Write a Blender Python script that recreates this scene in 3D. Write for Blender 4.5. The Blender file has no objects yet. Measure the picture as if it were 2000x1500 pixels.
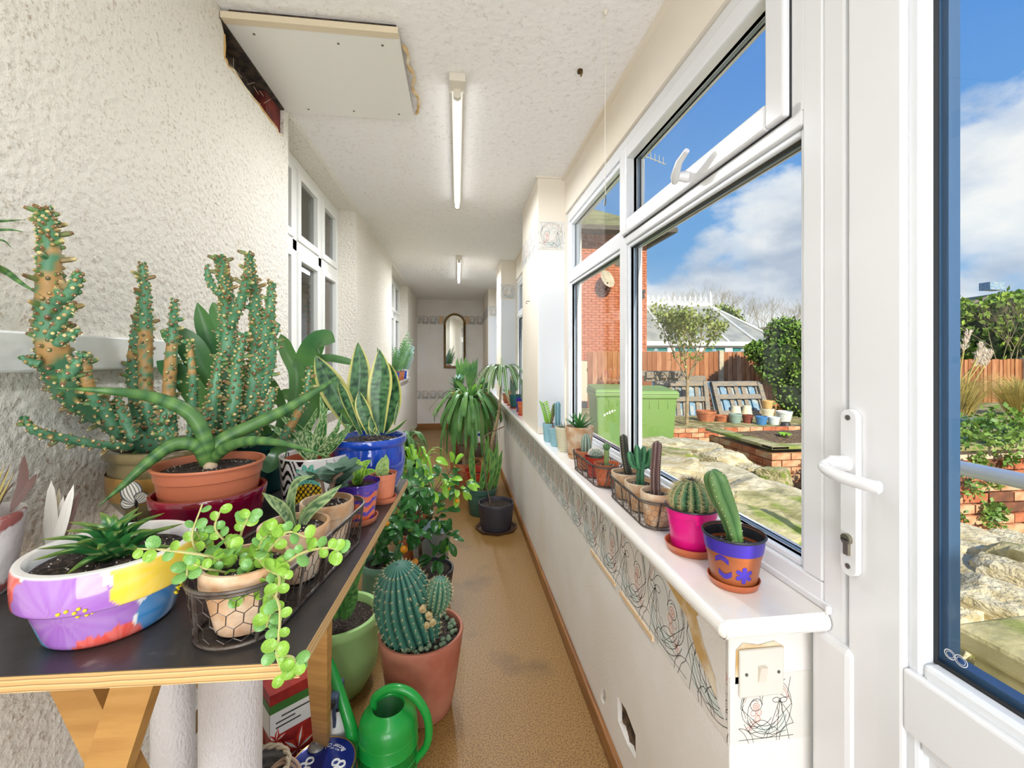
import bpy, math, random
from math import sin, cos, pi, sqrt, atan2
from mathutils import Vector as V, Matrix, noise
from mathutils.geometry import tessellate_polygon
R_ = random.Random(7)
SC = bpy.context.scene
COL = SC.collection
# ------------------------------------------------------------ camera
F = 850.0; CH = 1.254; HY = 700.0; PSI = math.atan(107 / 850.0)
CP, SP = cos(PSI), sin(PSI)
cam = bpy.data.cameras.new('camera'); co = bpy.data.objects.new('camera', cam); COL.objects.link(co)
co.location = (0, 0, CH); co.rotation_euler = (pi / 2, 0, -PSI)
cam.sensor_width = 36; cam.lens = F / 2000 * 36; cam.shift_y = (HY - 750) / 2000
cam.clip_start = 0.02; cam.clip_end = 400
SC.camera = co
SC.view_settings.view_transform = 'Standard'; SC.view_settings.look = 'None'
SC.view_settings.exposure = 0.13; SC.view_settings.gamma = 1.0; SC.view_settings.use_curve_mapping = False
# ------------------------------------------------------------ sky
SKY_STRENGTH = .90; SUN = 5.5
w = bpy.data.worlds.new('world'); SC.world = w; w.use_nodes = True
nt = w.node_tree; nt.nodes.clear(); N = nt.nodes; L = nt.links
def nd(nodes, t, **k):
    n = nodes.new(t)
    for a, b in k.items():
        if a.startswith('i_'): n.inputs[a[2:].replace('_', ' ')].default_value = b
        elif a.startswith('n') and a[1:].isdigit(): n.inputs[int(a[1:])].default_value = b
        else: setattr(n, a, b)
    return n
def ramp(n, stops):
    cr = n.color_ramp
    while len(cr.elements) > 1: cr.elements.remove(cr.elements[-1])
    cr.elements[0].position = stops[0][0]; cr.elements[0].color = (*stops[0][1], 1)
    for p, c in stops[1:]:
        e = cr.elements.new(p); e.color = (*c, 1)
tc = nd(N, 'ShaderNodeTexCoord'); sep = nd(N, 'ShaderNodeSeparateXYZ'); L.new(tc.outputs['Generated'], sep.inputs[0])
sk = nd(N, 'ShaderNodeValToRGB'); ramp(sk, [(0.0, (.30, .42, .55)), (.04, (.42, .62, .86)), (.22, (.20, .46, .84)), (.5, (.11, .32, .78)), (1.0, (.07, .22, .62))])
L.new(sep.outputs[2], sk.inputs[0])
nz = nd(N, 'ShaderNodeTexNoise', i_Scale=3.4, i_Detail=9.0, i_Roughness=.56); 
mp = nd(N, 'ShaderNodeMapping'); mp.inputs['Scale'].default_value = (1, 1, 1.7); mp.inputs['Location'].default_value = (3.1, 1.2, .4)
L.new(tc.outputs['Generated'], mp.inputs[0]); L.new(mp.outputs[0], nz.inputs['Vector'])
def blob(az, el, sharp):
    a, e = math.radians(az), math.radians(el)
    d = nd(N, 'ShaderNodeVectorMath', operation='DOT_PRODUCT'); d.inputs[1].default_value = (sin(a) * cos(e), cos(a) * cos(e), sin(e))
    nrm = nd(N, 'ShaderNodeVectorMath', operation='NORMALIZE'); L.new(tc.outputs['Generated'], nrm.inputs[0]); L.new(nrm.outputs[0], d.inputs[0])
    m = nd(N, 'ShaderNodeMath', operation='MULTIPLY_ADD'); m.inputs[1].default_value = sharp; m.inputs[2].default_value = 1 - sharp
    L.new(d.outputs['Value'], m.inputs[0]); c = nd(N, 'ShaderNodeMath', operation='MAXIMUM'); c.inputs[1].default_value = 0; L.new(m.outputs[0], c.inputs[0])
    return c.outputs[0]
blobs = [blob(38.5, 12, 60), blob(41, 8, 60), blob(33, 7.5, 90), blob(29, 6, 110), blob(58, 15, 45), blob(62, 12, 30), blob(22, 3, 60), blob(48, 3, 60), blob(85, 13, 10), blob(120, 20, 8), blob(-10, 9, 20), blob(170, 25, 8)]
acc = blobs[0]
for b in blobs[1:]:
    m = nd(N, 'ShaderNodeMath', operation='MAXIMUM'); L.new(acc, m.inputs[0]); L.new(b, m.inputs[1]); acc = m.outputs[0]
m1 = nd(N, 'ShaderNodeMath', operation='MULTIPLY_ADD'); m1.inputs[1].default_value = .42; L.new(acc, m1.inputs[0]); L.new(nz.outputs[0], m1.inputs[2])
cl = nd(N, 'ShaderNodeValToRGB'); ramp(cl, [(.66, (0, 0, 0)), (.74, (.75, .75, .75)), (.86, (1, 1, 1))]); L.new(m1.outputs[0], cl.inputs[0])
nz2 = nd(N, 'ShaderNodeTexNoise', i_Scale=5.0, i_Detail=6.0); L.new(mp.outputs[0], nz2.inputs['Vector'])
cc = nd(N, 'ShaderNodeValToRGB'); ramp(cc, [(.34, (.50, .58, .72)), (.48, (.85, .88, .94)), (.56, (1, 1, 1))]); L.new(nz2.outputs[0], cc.inputs[0])
mx = nd(N, 'ShaderNodeMix', data_type='RGBA'); L.new(cl.outputs[0], mx.inputs[0]); L.new(sk.outputs[0], mx.inputs[6]); L.new(cc.outputs[0], mx.inputs[7])
bg = nd(N, 'ShaderNodeBackground', i_Strength=SKY_STRENGTH); L.new(mx.outputs[2], bg.inputs[0])
wo = nd(N, 'ShaderNodeOutputWorld'); L.new(bg.outputs[0], wo.inputs[0])
def light(name, kind, loc, energy, color=(1, 1, 1), rot=None, **k):
    l = bpy.data.lights.new(name, kind); l.energy = energy; l.color = color
    for a, b in k.items(): setattr(l, a, b)
    o = bpy.data.objects.new(name, l); COL.objects.link(o); o.location = loc
    if rot: o.rotation_euler = rot
    return o
sun = light('sun', 'SUN', (0, -5, 9), SUN, (1, .93, .80), angle=math.radians(.6))
sun.rotation_euler = V((-.10, 1, -.62)).to_track_quat('-Z', 'Y').to_euler()
# added fill panel before the solid rear wall behind the camera, and the glow of the lit ceiling tubes
light('rear_fill', 'AREA', (-.02, -1.45, 1.15), 50, (.93, .96, 1), rot=(pi / 2 + .42, 0, 0), shape='RECTANGLE', size=1.1, size_y=1.8)
light('tube_glow_near', 'AREA', (0, 2.25, 2.225), 19, (.93, .96, 1), rot=(0, 0, 0), shape='RECTANGLE', size=.05, size_y=1.2)
light('tube_glow_far', 'AREA', (.02, 5.1, 2.225), 29, (.93, .96, 1), rot=(0, 0, 0), shape='RECTANGLE', size=.05, size_y=1.2)
light('ceiling_fill_rear', 'AREA', (0, -.6, 2.2), 12, (.93, .96, 1), rot=(0, 0, 0), shape='RECTANGLE', size=.3, size_y=1.2)  # added overhead fill behind the camera; no tube fitting hangs here

# ------------------------------------------------------------ materials
def lin(h):
    h = h.lstrip('#'); return tuple((((int(h[i:i + 2], 16) / 255) + .055) / 1.055) ** 2.4 if int(h[i:i + 2], 16) > 10 else int(h[i:i + 2], 16) / 255 / 12.92 for i in (0, 2, 4))
MATS = {}
def mat(name, color='#808080', rough=.5, bdist=.004, metal=0, col2=None, scale=8, bump=0, bscale=60, vc=False, spec=.5, coat=0, sss=0, emis=0, detail=5, th=(.4, .62), col3=None, scale3=3, th3=(.55, .7), stretch=None, vor=0, trans=0):
    if name in MATS: return MATS[name]
    m = bpy.data.materials.new(name); m.use_nodes = True; MATS[name] = m
    n, l = m.node_tree.nodes, m.node_tree.links; p = n['Principled BSDF']
    p.inputs['Roughness'].default_value = rough; p.inputs['Metallic'].default_value = metal
    p.inputs['Specular IOR Level'].default_value = spec; p.inputs['Coat Weight'].default_value = coat
    tc = n.new('ShaderNodeTexCoord'); vec = tc.outputs['Object']
    if stretch:
        mp = n.new('ShaderNodeMapping'); mp.inputs['Scale'].default_value = stretch; l.new(vec, mp.inputs[0]); vec = mp.outputs[0]
    c = lin(color) if isinstance(color, str) else color
    out = None
    if vc:
        a = n.new('ShaderNodeAttribute'); a.attribute_name = 'Col'; out = a.outputs['Color']
    if col2:
        t = n.new('ShaderNodeTexNoise'); t.inputs['Scale'].default_value = scale; t.inputs['Detail'].default_value = detail; l.new(vec, t.inputs['Vector'])
        r = n.new('ShaderNodeMapRange'); r.inputs[1].default_value = th[0]; r.inputs[2].default_value = th[1]; l.new(t.outputs[0], r.inputs[0])
        x = n.new('ShaderNodeMix'); x.data_type = 'RGBA'; l.new(r.outputs[0], x.inputs[0])
        if vc: x.blend_type = 'MULTIPLY'; l.new(out, x.inputs[6])
        else: x.inputs[6].default_value = (*c, 1)
        x.inputs[7].default_value = (*lin(col2), 1); out = x.outputs[2]
        if col3:
            t3 = n.new('ShaderNodeTexNoise'); t3.inputs['Scale'].default_value = scale3; t3.inputs['Detail'].default_value = 6; l.new(vec, t3.inputs['Vector'])
            r3 = n.new('ShaderNodeMapRange'); r3.inputs[1].default_value = th3[0]; r3.inputs[2].default_value = th3[1]; l.new(t3.outputs[0], r3.inputs[0])
            x3 = n.new('ShaderNodeMix'); x3.data_type = 'RGBA'; l.new(r3.outputs[0], x3.inputs[0]); l.new(out, x3.inputs[6]); x3.inputs[7].default_value = (*lin(col3), 1); out = x3.outputs[2]
    if out: l.new(out, p.inputs['Base Color'])
    else: p.inputs['Base Color'].default_value = (*c, 1)
    if bump:
        t2 = n.new('ShaderNodeTexVoronoi' if vor else 'ShaderNodeTexNoise'); t2.inputs['Scale'].default_value = bscale
        if not vor: t2.inputs['Detail'].default_value = 4
        l.new(vec, t2.inputs['Vector'])
        b = n.new('ShaderNodeBump'); b.inputs['Strength'].default_value = min(1, bump); b.inputs['Distance'].default_value = bdist
        l.new(t2.outputs[0], b.inputs['Height']); l.new(b.outputs[0], p.inputs['Normal'])
    if emis: p.inputs['Emission Color'].default_value = (*c, 1); p.inputs['Emission Strength'].default_value = emis
    if trans:
        tr = n.new('ShaderNodeBsdfTranslucent'); ms = n.new('ShaderNodeMixShader'); ms.inputs[0].default_value = trans
        if out: l.new(out, tr.inputs[0])
        else: tr.inputs[0].default_value = (*c, 1)
        l.new(p.outputs[0], ms.inputs[1]); l.new(tr.outputs[0], ms.inputs[2]); l.new(ms.outputs[0], n['Material Output'].inputs[0])
    return m
def glassmat(name, tint=(.97, .985, .98), refl=1.0, base=0):
    m = bpy.data.materials.new(name); m.use_nodes = True; n, l = m.node_tree.nodes, m.node_tree.links; n.clear()
    tr = n.new('ShaderNodeBsdfTransparent'); tr.inputs[0].default_value = (*tint, 1)
    gl = n.new('ShaderNodeBsdfGlossy'); gl.inputs['Roughness'].default_value = .01
    lw = n.new('ShaderNodeLayerWeight'); lw.inputs[0].default_value = .5
    fr = n.new('ShaderNodeMath'); fr.operation = 'POWER'; fr.inputs[1].default_value = 5; l.new(lw.outputs['Facing'], fr.inputs[0])
    mu = n.new('ShaderNodeMath'); mu.operation = 'MULTIPLY_ADD'; mu.inputs[1].default_value = refl; mu.inputs[2].default_value = base; l.new(fr.outputs[0], mu.inputs[0])
    mx = n.new('ShaderNodeMixShader'); l.new(mu.outputs[0], mx.inputs[0]); l.new(tr.outputs[0], mx.inputs[1]); l.new(gl.outputs[0], mx.inputs[2])
    o = n.new('ShaderNodeOutputMaterial'); l.new(mx.outputs[0], o.inputs[0]); MATS[name] = m; return m
def roughcast(name, c1, c2, amp, sc=22):
    m = bpy.data.materials.new(name); m.use_nodes = True; n, l = m.node_tree.nodes, m.node_tree.links; p = n['Principled BSDF']; p.inputs['Roughness'].default_value = .85
    tc = n.new('ShaderNodeTexCoord')
    a = n.new('ShaderNodeTexNoise'); a.inputs['Scale'].default_value = sc * 3.6; a.inputs['Detail'].default_value = 5; a.inputs['Roughness'].default_value = .65; l.new(tc.outputs['Object'], a.inputs[0])
    v = n.new('ShaderNodeTexVoronoi'); v.feature = 'SMOOTH_F1'; v.inputs['Scale'].default_value = sc * 2.4; l.new(tc.outputs['Object'], v.inputs['Vector'])
    s = n.new('ShaderNodeMath'); s.operation = 'SUBTRACT'; l.new(a.outputs[0], s.inputs[0]); l.new(v.outputs[0], s.inputs[1])
    b = n.new('ShaderNodeBump'); b.inputs['Strength'].default_value = 1; b.inputs['Distance'].default_value = amp; l.new(s.outputs[0], b.inputs['Height']); l.new(b.outputs[0], p.inputs['Normal'])
    r = n.new('ShaderNodeMapRange'); r.inputs[1].default_value = .56; r.inputs[2].default_value = .66; l.new(a.outputs[0], r.inputs[0])
    a2 = n.new('ShaderNodeTexNoise'); a2.inputs['Scale'].default_value = 2.2; a2.inputs['Detail'].default_value = 2; l.new(tc.outputs['Object'], a2.inputs[0])
    q = n.new('ShaderNodeMath'); q.operation = 'MULTIPLY'; l.new(r.outputs[0], q.inputs[0]); l.new(a2.outputs[0], q.inputs[1])
    x = n.new('ShaderNodeMix'); x.data_type = 'RGBA'; x.inputs[6].default_value = (*lin(c1), 1); x.inputs[7].default_value = (*lin(c2), 1); l.new(q.outputs[0], x.inputs[0]); l.new(x.outputs[2], p.inputs['Base Color'])
    MATS[name] = m; return m
M = {}
M['roughcast'] = roughcast('roughcast', '#f4eee2', '#a07c50', .0065, 30)
M['ceiling'] = roughcast('ceiling_woodchip', '#f6f3f0', '#d6cfc4', .003, 16)
M['wallwhite'] = mat('painted_wall', '#ebe7e2', .7, col2='#e4ddd2', scale=2.2, bump=.25, bscale=220)
M['wallcream'] = mat('cream_wallpaper', '#ece3d4', .75, col2='#e8dcc8', scale=1.4, bump=.15, bscale=160)
M['border'] = mat('wallpaper_border', '#e6dfd6', .7, col2='#dcdcd6', scale=6)
M['ink'] = mat('border_ink', '#4a4c48', .8); M['inkpink'] = mat('border_pink_ink', '#c08878', .8)
M['pinkfill'] = mat('border_pink_fill', '#e8d0c6', .8); M['greenfill'] = mat('border_green_fill', '#d3d9d2', .8)
M['floor'] = mat('cork_vinyl', '#a07a44', .42, col2='#6a4c24', scale=200, th=(.44, .62), bump=.12, bscale=300, col3='#5a4428', scale3=3.2, th3=(.56, .80), detail=3)
M['wood'] = mat('stained_baseboard', '#a06c34', .4, col2='#7c4e22', scale=5, stretch=(14, 1, 14))
M['upvc'] = mat('white_upvc', '#e2e3e5', .22, coat=.3); M['upvcs'] = mat('white_upvc_beads', '#e3e7ec', .2, coat=.3)
M['gasket'] = mat('black_gasket', '#15181c', .5); M['spacer'] = mat('steel_blue_spacer', '#8b9aaa', .3, metal=.6)
M['sill'] = mat('white_sill', '#f4f1ec', .18, coat=.4, col2='#e4ddd2', scale=4, th=(.55, .8))
M['sillgloss'] = M['sill']
M['glass'] = glassmat('window_glass', refl=.7, base=.018); M['darkglass'] = glassmat('house_glass', (.8, .82, .8), .9, .07)
M['mirror'] = mat('mirror_glass', '#e8e8e4', .02, metal=1)
M['gold'] = mat('antique_gold', '#7d6234', .45, metal=.7, col2='#40301c', scale=60, bump=.8, bscale=90)
M['plaster'] = mat('bare_plaster', '#c9a468', .9, col2='#e8dcc4', scale=14)
M['dark'] = mat('dark_cavity', '#2b2420', .95, col2='#57473a', scale=30, bump=1, bscale=50)
M['redbrick'] = mat('red_painted_brick', '#7e2a20', .8, col2='#5a1c16', scale=20, bump=.8, bscale=90)
M['panel'] = mat('ceiling_panel_white', '#e9e7e0', .45); M['pedge'] = mat('panel_edge_cream', '#dccdb0', .6)
M['screw'] = mat('grey_screw', '#77756f', .4, metal=.8)
M['batten'] = mat('light_batten', '#ddd5c6', .5); M['tube'] = mat('tube_glass', '#f6f8fc', .3, emis=3)
M['blackply'] = mat('black_faced_plywood', '#2c2b2d', .33, col2='#45403c', scale=7, th=(.35, .8), bump=.15, bscale=40, col3='#6c6a66', scale3=40, th3=(.66, .8))
def stripes_mat(name, cs, sc, axis=2, rough=.6):
    m = bpy.data.materials.new(name); m.use_nodes = True; n, l = m.node_tree.nodes, m.node_tree.links; p = n['Principled BSDF']; p.inputs['Roughness'].default_value = rough
    tc = n.new('ShaderNodeTexCoord'); s = n.new('ShaderNodeSeparateXYZ'); l.new(tc.outputs['Object'], s.inputs[0])
    no = n.new('ShaderNodeTexNoise'); no.inputs['Scale'].default_value = 9; l.new(tc.outputs['Object'], no.inputs[0])
    a = n.new('ShaderNodeMath'); a.operation = 'MULTIPLY_ADD'; a.inputs[1].default_value = sc; l.new(s.outputs[axis], a.inputs[0]); l.new(no.outputs[0], a.inputs[2])
    f = n.new('ShaderNodeMath'); f.operation = 'FRACT'; l.new(a.outputs[0], f.inputs[0])
    r = n.new('ShaderNodeValToRGB'); ramp(r, cs); l.new(f.outputs[0], r.inputs[0]); l.new(r.outputs[0], p.inputs['Base Color']); MATS[name] = m; return m
M['plyedge'] = stripes_mat('plywood_edge', [(0, lin('#c59a5e')), (.5, lin('#dcb880')), (.55, lin('#8a6236')), (.8, lin('#c99f66'))], 170)
M['ply'] = mat('plywood_face', '#b88a48', .55, col2='#a57638', scale=5, stretch=(1, 1, 8), bump=.1, bscale=60)
M['terra'] = mat('terracotta', '#c07a52', .8, col2='#a86040', scale=14, bump=.15, bscale=150)
M['terraold'] = mat('weathered_terracotta', '#c79a70', .85, col2='#e0cdb2', scale=22, th=(.4, .62), bump=.3, bscale=120, col3='#a8754e', scale3=12, th3=(.55, .7))
M['terraplastic'] = mat('terracotta_plastic', '#cf7a58', .35); M['orangepl'] = mat('orange_plastic', '#c4683f', .3)
M['redplastic'] = mat('red_plastic', '#b8392a', .3)
M['soil'] = mat('potting_soil', '#2a211c', .95, col2='#5b4a40', scale=160, th=(.52, .64), bump=1, bscale=140)
M['perlite'] = mat('perlite_grit', '#d8d0c4', .9)
M['gsoil'] = mat('garden_soil', '#54402e', .95, bdist=.02, col2='#8a6e4e', scale=30, bump=1, bscale=30)
def VC(name, rough=.4, **k): return mat(name, '#ffffff', rough, vc=True, **k)
M['vcgloss'] = VC('glazed_paint', .12, coat=.5); M['vcleaf'] = VC('leaf_colours', .38, trans=.12); M['vcmatte'] = VC('painted_colours', .5)
M['vccactus'] = VC('cactus_skin', .5, bump=.2, bscale=200)
M['spine'] = mat('cactus_spines', '#cdbb88', .6); M['spinedark'] = mat('dark_spines', '#5b4038', .6); M['areole'] = mat('areole_wool', '#d9cdb0', .9); M['whitehair'] = mat('white_hairs', '#efe9dd', .8)
M['wire'] = mat('galvanised_wire', '#6f6862', .45, metal=.7, col2='#4c3f38', scale=40)
M['redglaze'] = mat('crimson_glaze', '#9c0530', .06, coat=1, col2='#5a0424', scale=6); M['olive'] = mat('olive_stoneware', '#8a7a52', .3, coat=.4, col2='#6e6140', scale=20)
M['ochre'] = mat('ochre_bands', '#b98f4a', .3, coat=.4, col2='#9c7436', scale=24)
M['blueglaze'] = mat('cobalt_glaze', '#1a4fc4', .12, coat=.8, col2='#123a9c', scale=5, bump=.05, bscale=60)
M['teal'] = mat('teal_glaze', '#0f5a5a', .25, coat=.5); M['lime'] = mat('light_green_plastic', '#b0da8c', .4); M['dkgreen'] = mat('dark_green_plastic', '#3d6458', .45)
M['blackpl'] = mat('black_plastic', '#34323a', .5); M['brownpl'] = mat('brown_plastic', '#5a4136', .5)
M['pink'] = mat('magenta_plastic', '#dd1480', .3); M['innerblack'] = mat('pot_inner_black', '#22252c', .35)
M['cangreen'] = mat('green_watering_can', '#1b9a3c', .3, coat=.2)
M['greenstem'] = mat('green_stem', '#7c9a48', .5); M['bark'] = mat('grey_brown_bark', '#7a6250', .9, col2='#544234', scale=30, bump=.8, bscale=70)
M['leafdk'] = mat('citrus_leaf', '#28582a', .28, col2='#37782f', scale=9, trans=.12); M['leaflt'] = mat('young_citrus_leaf', '#8fc43c', .3, trans=.2)
M['pep'] = mat('peperomia_leaf', '#7fae48', .3, col2='#a8d24c', scale=20, trans=.2); M['pep2'] = mat('peperomia_leaf_old', '#5b9350', .3, col2='#8fc060', scale=20, trans=.15)
M['pepstem'] = mat('peperomia_stem', '#b4b070', .5)
M['orange'] = mat('orange_rind', '#f09a1c', .35, bump=.2, bscale=300)
M['strap'] = mat('strap_leaf', '#64944e', .35, col2='#3f7042', scale=6, trans=.12); M['greyleaf'] = mat('grey_green_leaf', '#5f7d6a', .5, col2='#4a6a58', scale=20, trans=.1)
M['yuccal'] = mat('yucca_leaf', '#4f8440', .4, col2='#79aa5a', scale=5, trans=.12); M['yucayoung'] = mat('young_yucca_leaf', '#8fc83a', .4, trans=.2)
M['fern'] = mat('fern_green', '#4c8048', .5, col2='#6fa05c', scale=10, trans=.15); M['bluegrey'] = mat('blue_grey_foliage', '#8fb0aa', .6, trans=.1)
M['aloeg'] = mat('aloe_green', '#4c8a3e', .35, col2='#3a7440', scale=16); M['bluecact'] = mat('blue_cactus', '#6d9aa0', .5)
M['moss'] = mat('moss', '#8fa02c', .95, bdist=.02, col2='#5f7a20', scale=20, bump=1, bscale=60)
M['stone'] = mat('rockery_stone', '#e2d6b8', .9, bdist=.02, col2='#bfae84', scale=4, bump=1, bscale=14, col3='#8c9440', scale3=2.6, th3=(.64, .78))
M['stone2'] = mat('mossy_stone', '#c9bc92', .9, bdist=.02, col2='#8f8a58', scale=4, bump=1, bscale=12, col3='#7f9430', scale3=2.2, th3=(.48, .6))
M['brick'] = mat('orange_brick', '#cc7c54', .85, col2='#b0623f', scale=12, bump=.4, bscale=40); M['brick2'] = mat('pale_brick', '#cf8a62', .85, col2='#d8b08a', scale=12, bump=.4, bscale=40); M['brick3'] = mat('brown_brick', '#8a5438', .85, col2='#6d4430', scale=12, bump=.4)
M['mortar'] = mat('mortar', '#dac6ac', .9, bump=.3)
for i_, (c_, e_) in enumerate((('#a4683e', '#8a5230'), ('#c08458', '#a06a44'), ('#b0704a', '#c49470'))): M['fence%d' % i_] = mat('fence_timber_%d' % i_, c_, .85, col2=e_, scale=3, stretch=(9, 9, 1), bump=.3, bscale=20)
M['fence'] = mat('fence_timber', '#b5774c', .85, col2='#95603c', scale=3, stretch=(9, 9, 1), bump=.3, bscale=20, col3='#caa078', scale3=5, th3=(.6, .75))
M['concrete'] = mat('concrete_post', '#cbbfa6', .9, col2='#b3a68c', scale=8); M['pallet'] = mat('grey_pallet_wood', '#9c8a72', .85, col2='#7b7a78', scale=7, stretch=(1, 1, 6)); M['palletblue'] = mat('blue_painted_wood', '#6e96b4', .8, col2='#a8b0b0', scale=7)
M['bin'] = mat('lime_wheelie_bin', '#7c9f54', .45); M['white'] = mat('white_paint', '#f2f2ee', .4); M['roofglass'] = mat('polycarbonate_roof', '#a8a69a', .35, col2='#8f9088', scale=3)
M['rooftile'] = mat('mossy_roof_tiles', '#8a8a5c', .9, bdist=.02, col2='#6a6a44', scale=3, bump=1, bscale=14); M['slate'] = mat('brown_roof', '#a89a86', .9, col2='#94866f', scale=.6, bump=.6, bscale=4)
M['gutter'] = mat('dark_gutter', '#4c4436', .6); M['tealglass'] = mat('teal_leaded_glass', '#2e7c74', .2)
M['hedge'] = mat('conifer_hedge', '#6a9030', .9, col2='#a4bc4c', scale=2.5, trans=.1); M['ivy'] = mat('ivy_leaves', '#5c8430', .5, col2='#8aa84a', scale=5, trans=.1); M['olivetree'] = mat('olive_tree_leaf', '#7f9444', .6, col2='#a8b060', scale=3, trans=.15)
M['twig'] = mat('bare_twigs', '#9a8a68', .9); M['trunkpale'] = mat('pale_trunk', '#b09c78', .9, col2='#8c7858', scale=12); M['dry'] = mat('dry_grass', '#cdbb70', .9, trans=.2); M['plume'] = mat('grass_plume', '#eadccc', .95, trans=.3)
M['grass'] = mat('grass', '#84a038', .95, bdist=.02, col2='#a8b450', scale=10, bump=1, bscale=60); M['ground'] = mat('garden_ground', '#7d7444', .95, bdist=.02, col2='#8c8a44', scale=3, bump=1, bscale=18, col3='#c4b084', scale3=6, th3=(.5, .6))
M['rail'] = mat('galvanised_handrail', '#c0cad6', .35, metal=.5); M['black'] = mat('matt_black', '#1c1c1e', .6)

# ------------------------------------------------------------ mesh tools
def at(px, py, d):
    """world point seen at photo pixel (px,py) at depth d metres along the camera axis"""
    xc = (px - 1000) / F * d
    return V((xc * CP + d * SP, d * CP - xc * SP, CH - (py - HY) / F * d))
def aty(px, py, Y):
    r = (px - 1000) / F; X = Y * (SP + r * CP) / (CP - r * SP); d = X * SP + Y * CP
    return V((X, Y, CH - (py - HY) / F * d))
def on(px, py, z):
    return at(px, py, F * (CH - z) / (py - HY))
class MB:
    def __init__(s): s.v = []; s.f = []; s.c = []
    def add(s, vs, fs, col=None):
        b = len(s.v); s.v += [tuple(p) for p in vs]; s.f += [tuple(b + i for i in f) for f in fs]
        if col is None: col = (1, 1, 1)
        s.c += list(col) if isinstance(col, list) else [col] * len(vs)
        return s
    def box(s, a, b, mtx=None, col=None):
        x0, y0, z0 = a; x1, y1, z1 = b
        vs = [V((x, y, z)) for x in (x0, x1) for y in (y0, y1) for z in (z0, z1)]
        if mtx: vs = [mtx @ p for p in vs]
        return s.add(vs, [(0, 1, 3, 2), (4, 6, 7, 5), (0, 4, 5, 1), (2, 3, 7, 6), (0, 2, 6, 4), (1, 5, 7, 3)], col)
    def tube(s, pts, rad, n=8, col=None, cap=True):
        pts = [V(p) for p in pts]; m = len(pts); rs = rad if isinstance(rad, (list, tuple)) else [rad] * m
        T0 = (pts[1] - pts[0]).normalized(); u = T0.orthogonal().normalized(); vs = []; cs = []
        for i, p in enumerate(pts):
            T = (pts[min(i + 1, m - 1)] - pts[max(i - 1, 0)]).normalized()
            u = (u - T * u.dot(T)).normalized(); w_ = T.cross(u)
            for k in range(n):
                a = 2 * pi * k / n; vs.append(p + (u * cos(a) + w_ * sin(a)) * rs[i]); cs.append(col(i / (m - 1), k / n) if callable(col) else (col or (1, 1, 1)))
        fs = [(i * n + k, i * n + (k + 1) % n, (i + 1) * n + (k + 1) % n, (i + 1) * n + k) for i in range(m - 1) for k in range(n)]
        if cap: fs += [tuple(reversed(range(n))), tuple(range((m - 1) * n, m * n))]
        return s.add(vs, fs, cs)
    def lathe(s, prof, n=40, col=None, c=(0, 0, 0), wob=None, sx=1, sy=1, closed=True):
        vs = []; cs = []
        for i, (r, z) in enumerate(prof):
            for k in range(n):
                a = 2 * pi * k / n; rr = r * (wob(a, i) if wob else 1)
                vs.append((c[0] + rr * cos(a) * sx, c[1] + rr * sin(a) * sy, c[2] + z)); cs.append(col(a, z, r) if callable(col) else (col or (1, 1, 1)))
        fs = [(i * n + k, i * n + (k + 1) % n, (i + 1) * n + (k + 1) % n, (i + 1) * n + k) for i in range(len(prof) - 1) for k in range(n)]
        if closed: fs += [tuple(reversed(range(n))), tuple(range((len(prof) - 1) * n, len(prof) * n))]
        return s.add(vs, fs, cs)
    def cone(s, p, q, r, n=3, col=None):
        p, q = V(p), V(q); T = (q - p).normalized(); u = T.orthogonal().normalized(); w_ = T.cross(u)
        vs = [p + (u * cos(2 * pi * k / n) + w_ * sin(2 * pi * k / n)) * r for k in range(n)] + [q]
        return s.add(vs, [(k, (k + 1) % n, n) for k in range(n)], col)
    def ball(s, p, r, n=8, m=5, sc=(1, 1, 1), col=None):
        p = V(p); vs = []; 
        for i in range(m + 1):
            t = pi * (i + .001) / (m + .002)
            for k in range(n):
                a = 2 * pi * k / n; vs.append(p + V((sin(t) * cos(a) * r * sc[0], sin(t) * sin(a) * r * sc[1], -cos(t) * r * sc[2])))
        return s.add(vs, [(i * n + k, i * n + (k + 1) % n, (i + 1) * n + (k + 1) % n, (i + 1) * n + k) for i in range(m) for k in range(n)], col)
    def leaf(s, pts, w_, face=(0, -1, .3), shape='lance', fold=.15, thick=.0, nc=3, ns=14, col=None, wave=0):
        P = spline([V(p) for p in pts], ns); face = V(face); vs = []; cs = []; n = len(P); ncs = 2 * nc + 1
        for i, p in enumerate(P):
            t = i / (n - 1); T = (P[min(i + 1, n - 1)] - P[max(i - 1, 0)]).normalized()
            S = T.cross(face)
            if S.length < 1e-4: S = T.orthogonal()
            S.normalize(); Nn = S.cross(T).normalized()
            h = w_ / 2 * SH[shape](t)
            for j in range(-nc, nc + 1):
                u = j / nc; vs.append(p + S * (u * h) + Nn * (fold * abs(u) * h + wave * h * sin(t * 17 + u) * abs(u))); cs.append(col(t, u) if callable(col) else (col or (1, 1, 1)))
        if thick:
            for i, p in enumerate(P):
                t = i / (n - 1); T = (P[min(i + 1, n - 1)] - P[max(i - 1, 0)]).normalized(); S = T.cross(face).normalized(); Nn = S.cross(T).normalized(); h = w_ / 2 * SH[shape](t)
                for j in range(-nc, nc + 1):
                    u = j / nc; vs.append(p + S * (u * h) + Nn * (fold * abs(u) * h - thick * (1 - u * u) * (SH[shape](t) + .05))); cs.append(col(t, u) if callable(col) else (col or (1, 1, 1)))
        fs = [(i * ncs + j, (i + 1) * ncs + j, (i + 1) * ncs + j + 1, i * ncs + j + 1) for i in range(n - 1) for j in range(ncs - 1)]
        if thick:
            o = n * ncs; fs += [(o + i * ncs + j, o + i * ncs + j + 1, o + (i + 1) * ncs + j + 1, o + (i + 1) * ncs + j) for i in range(n - 1) for j in range(ncs - 1)]
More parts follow.
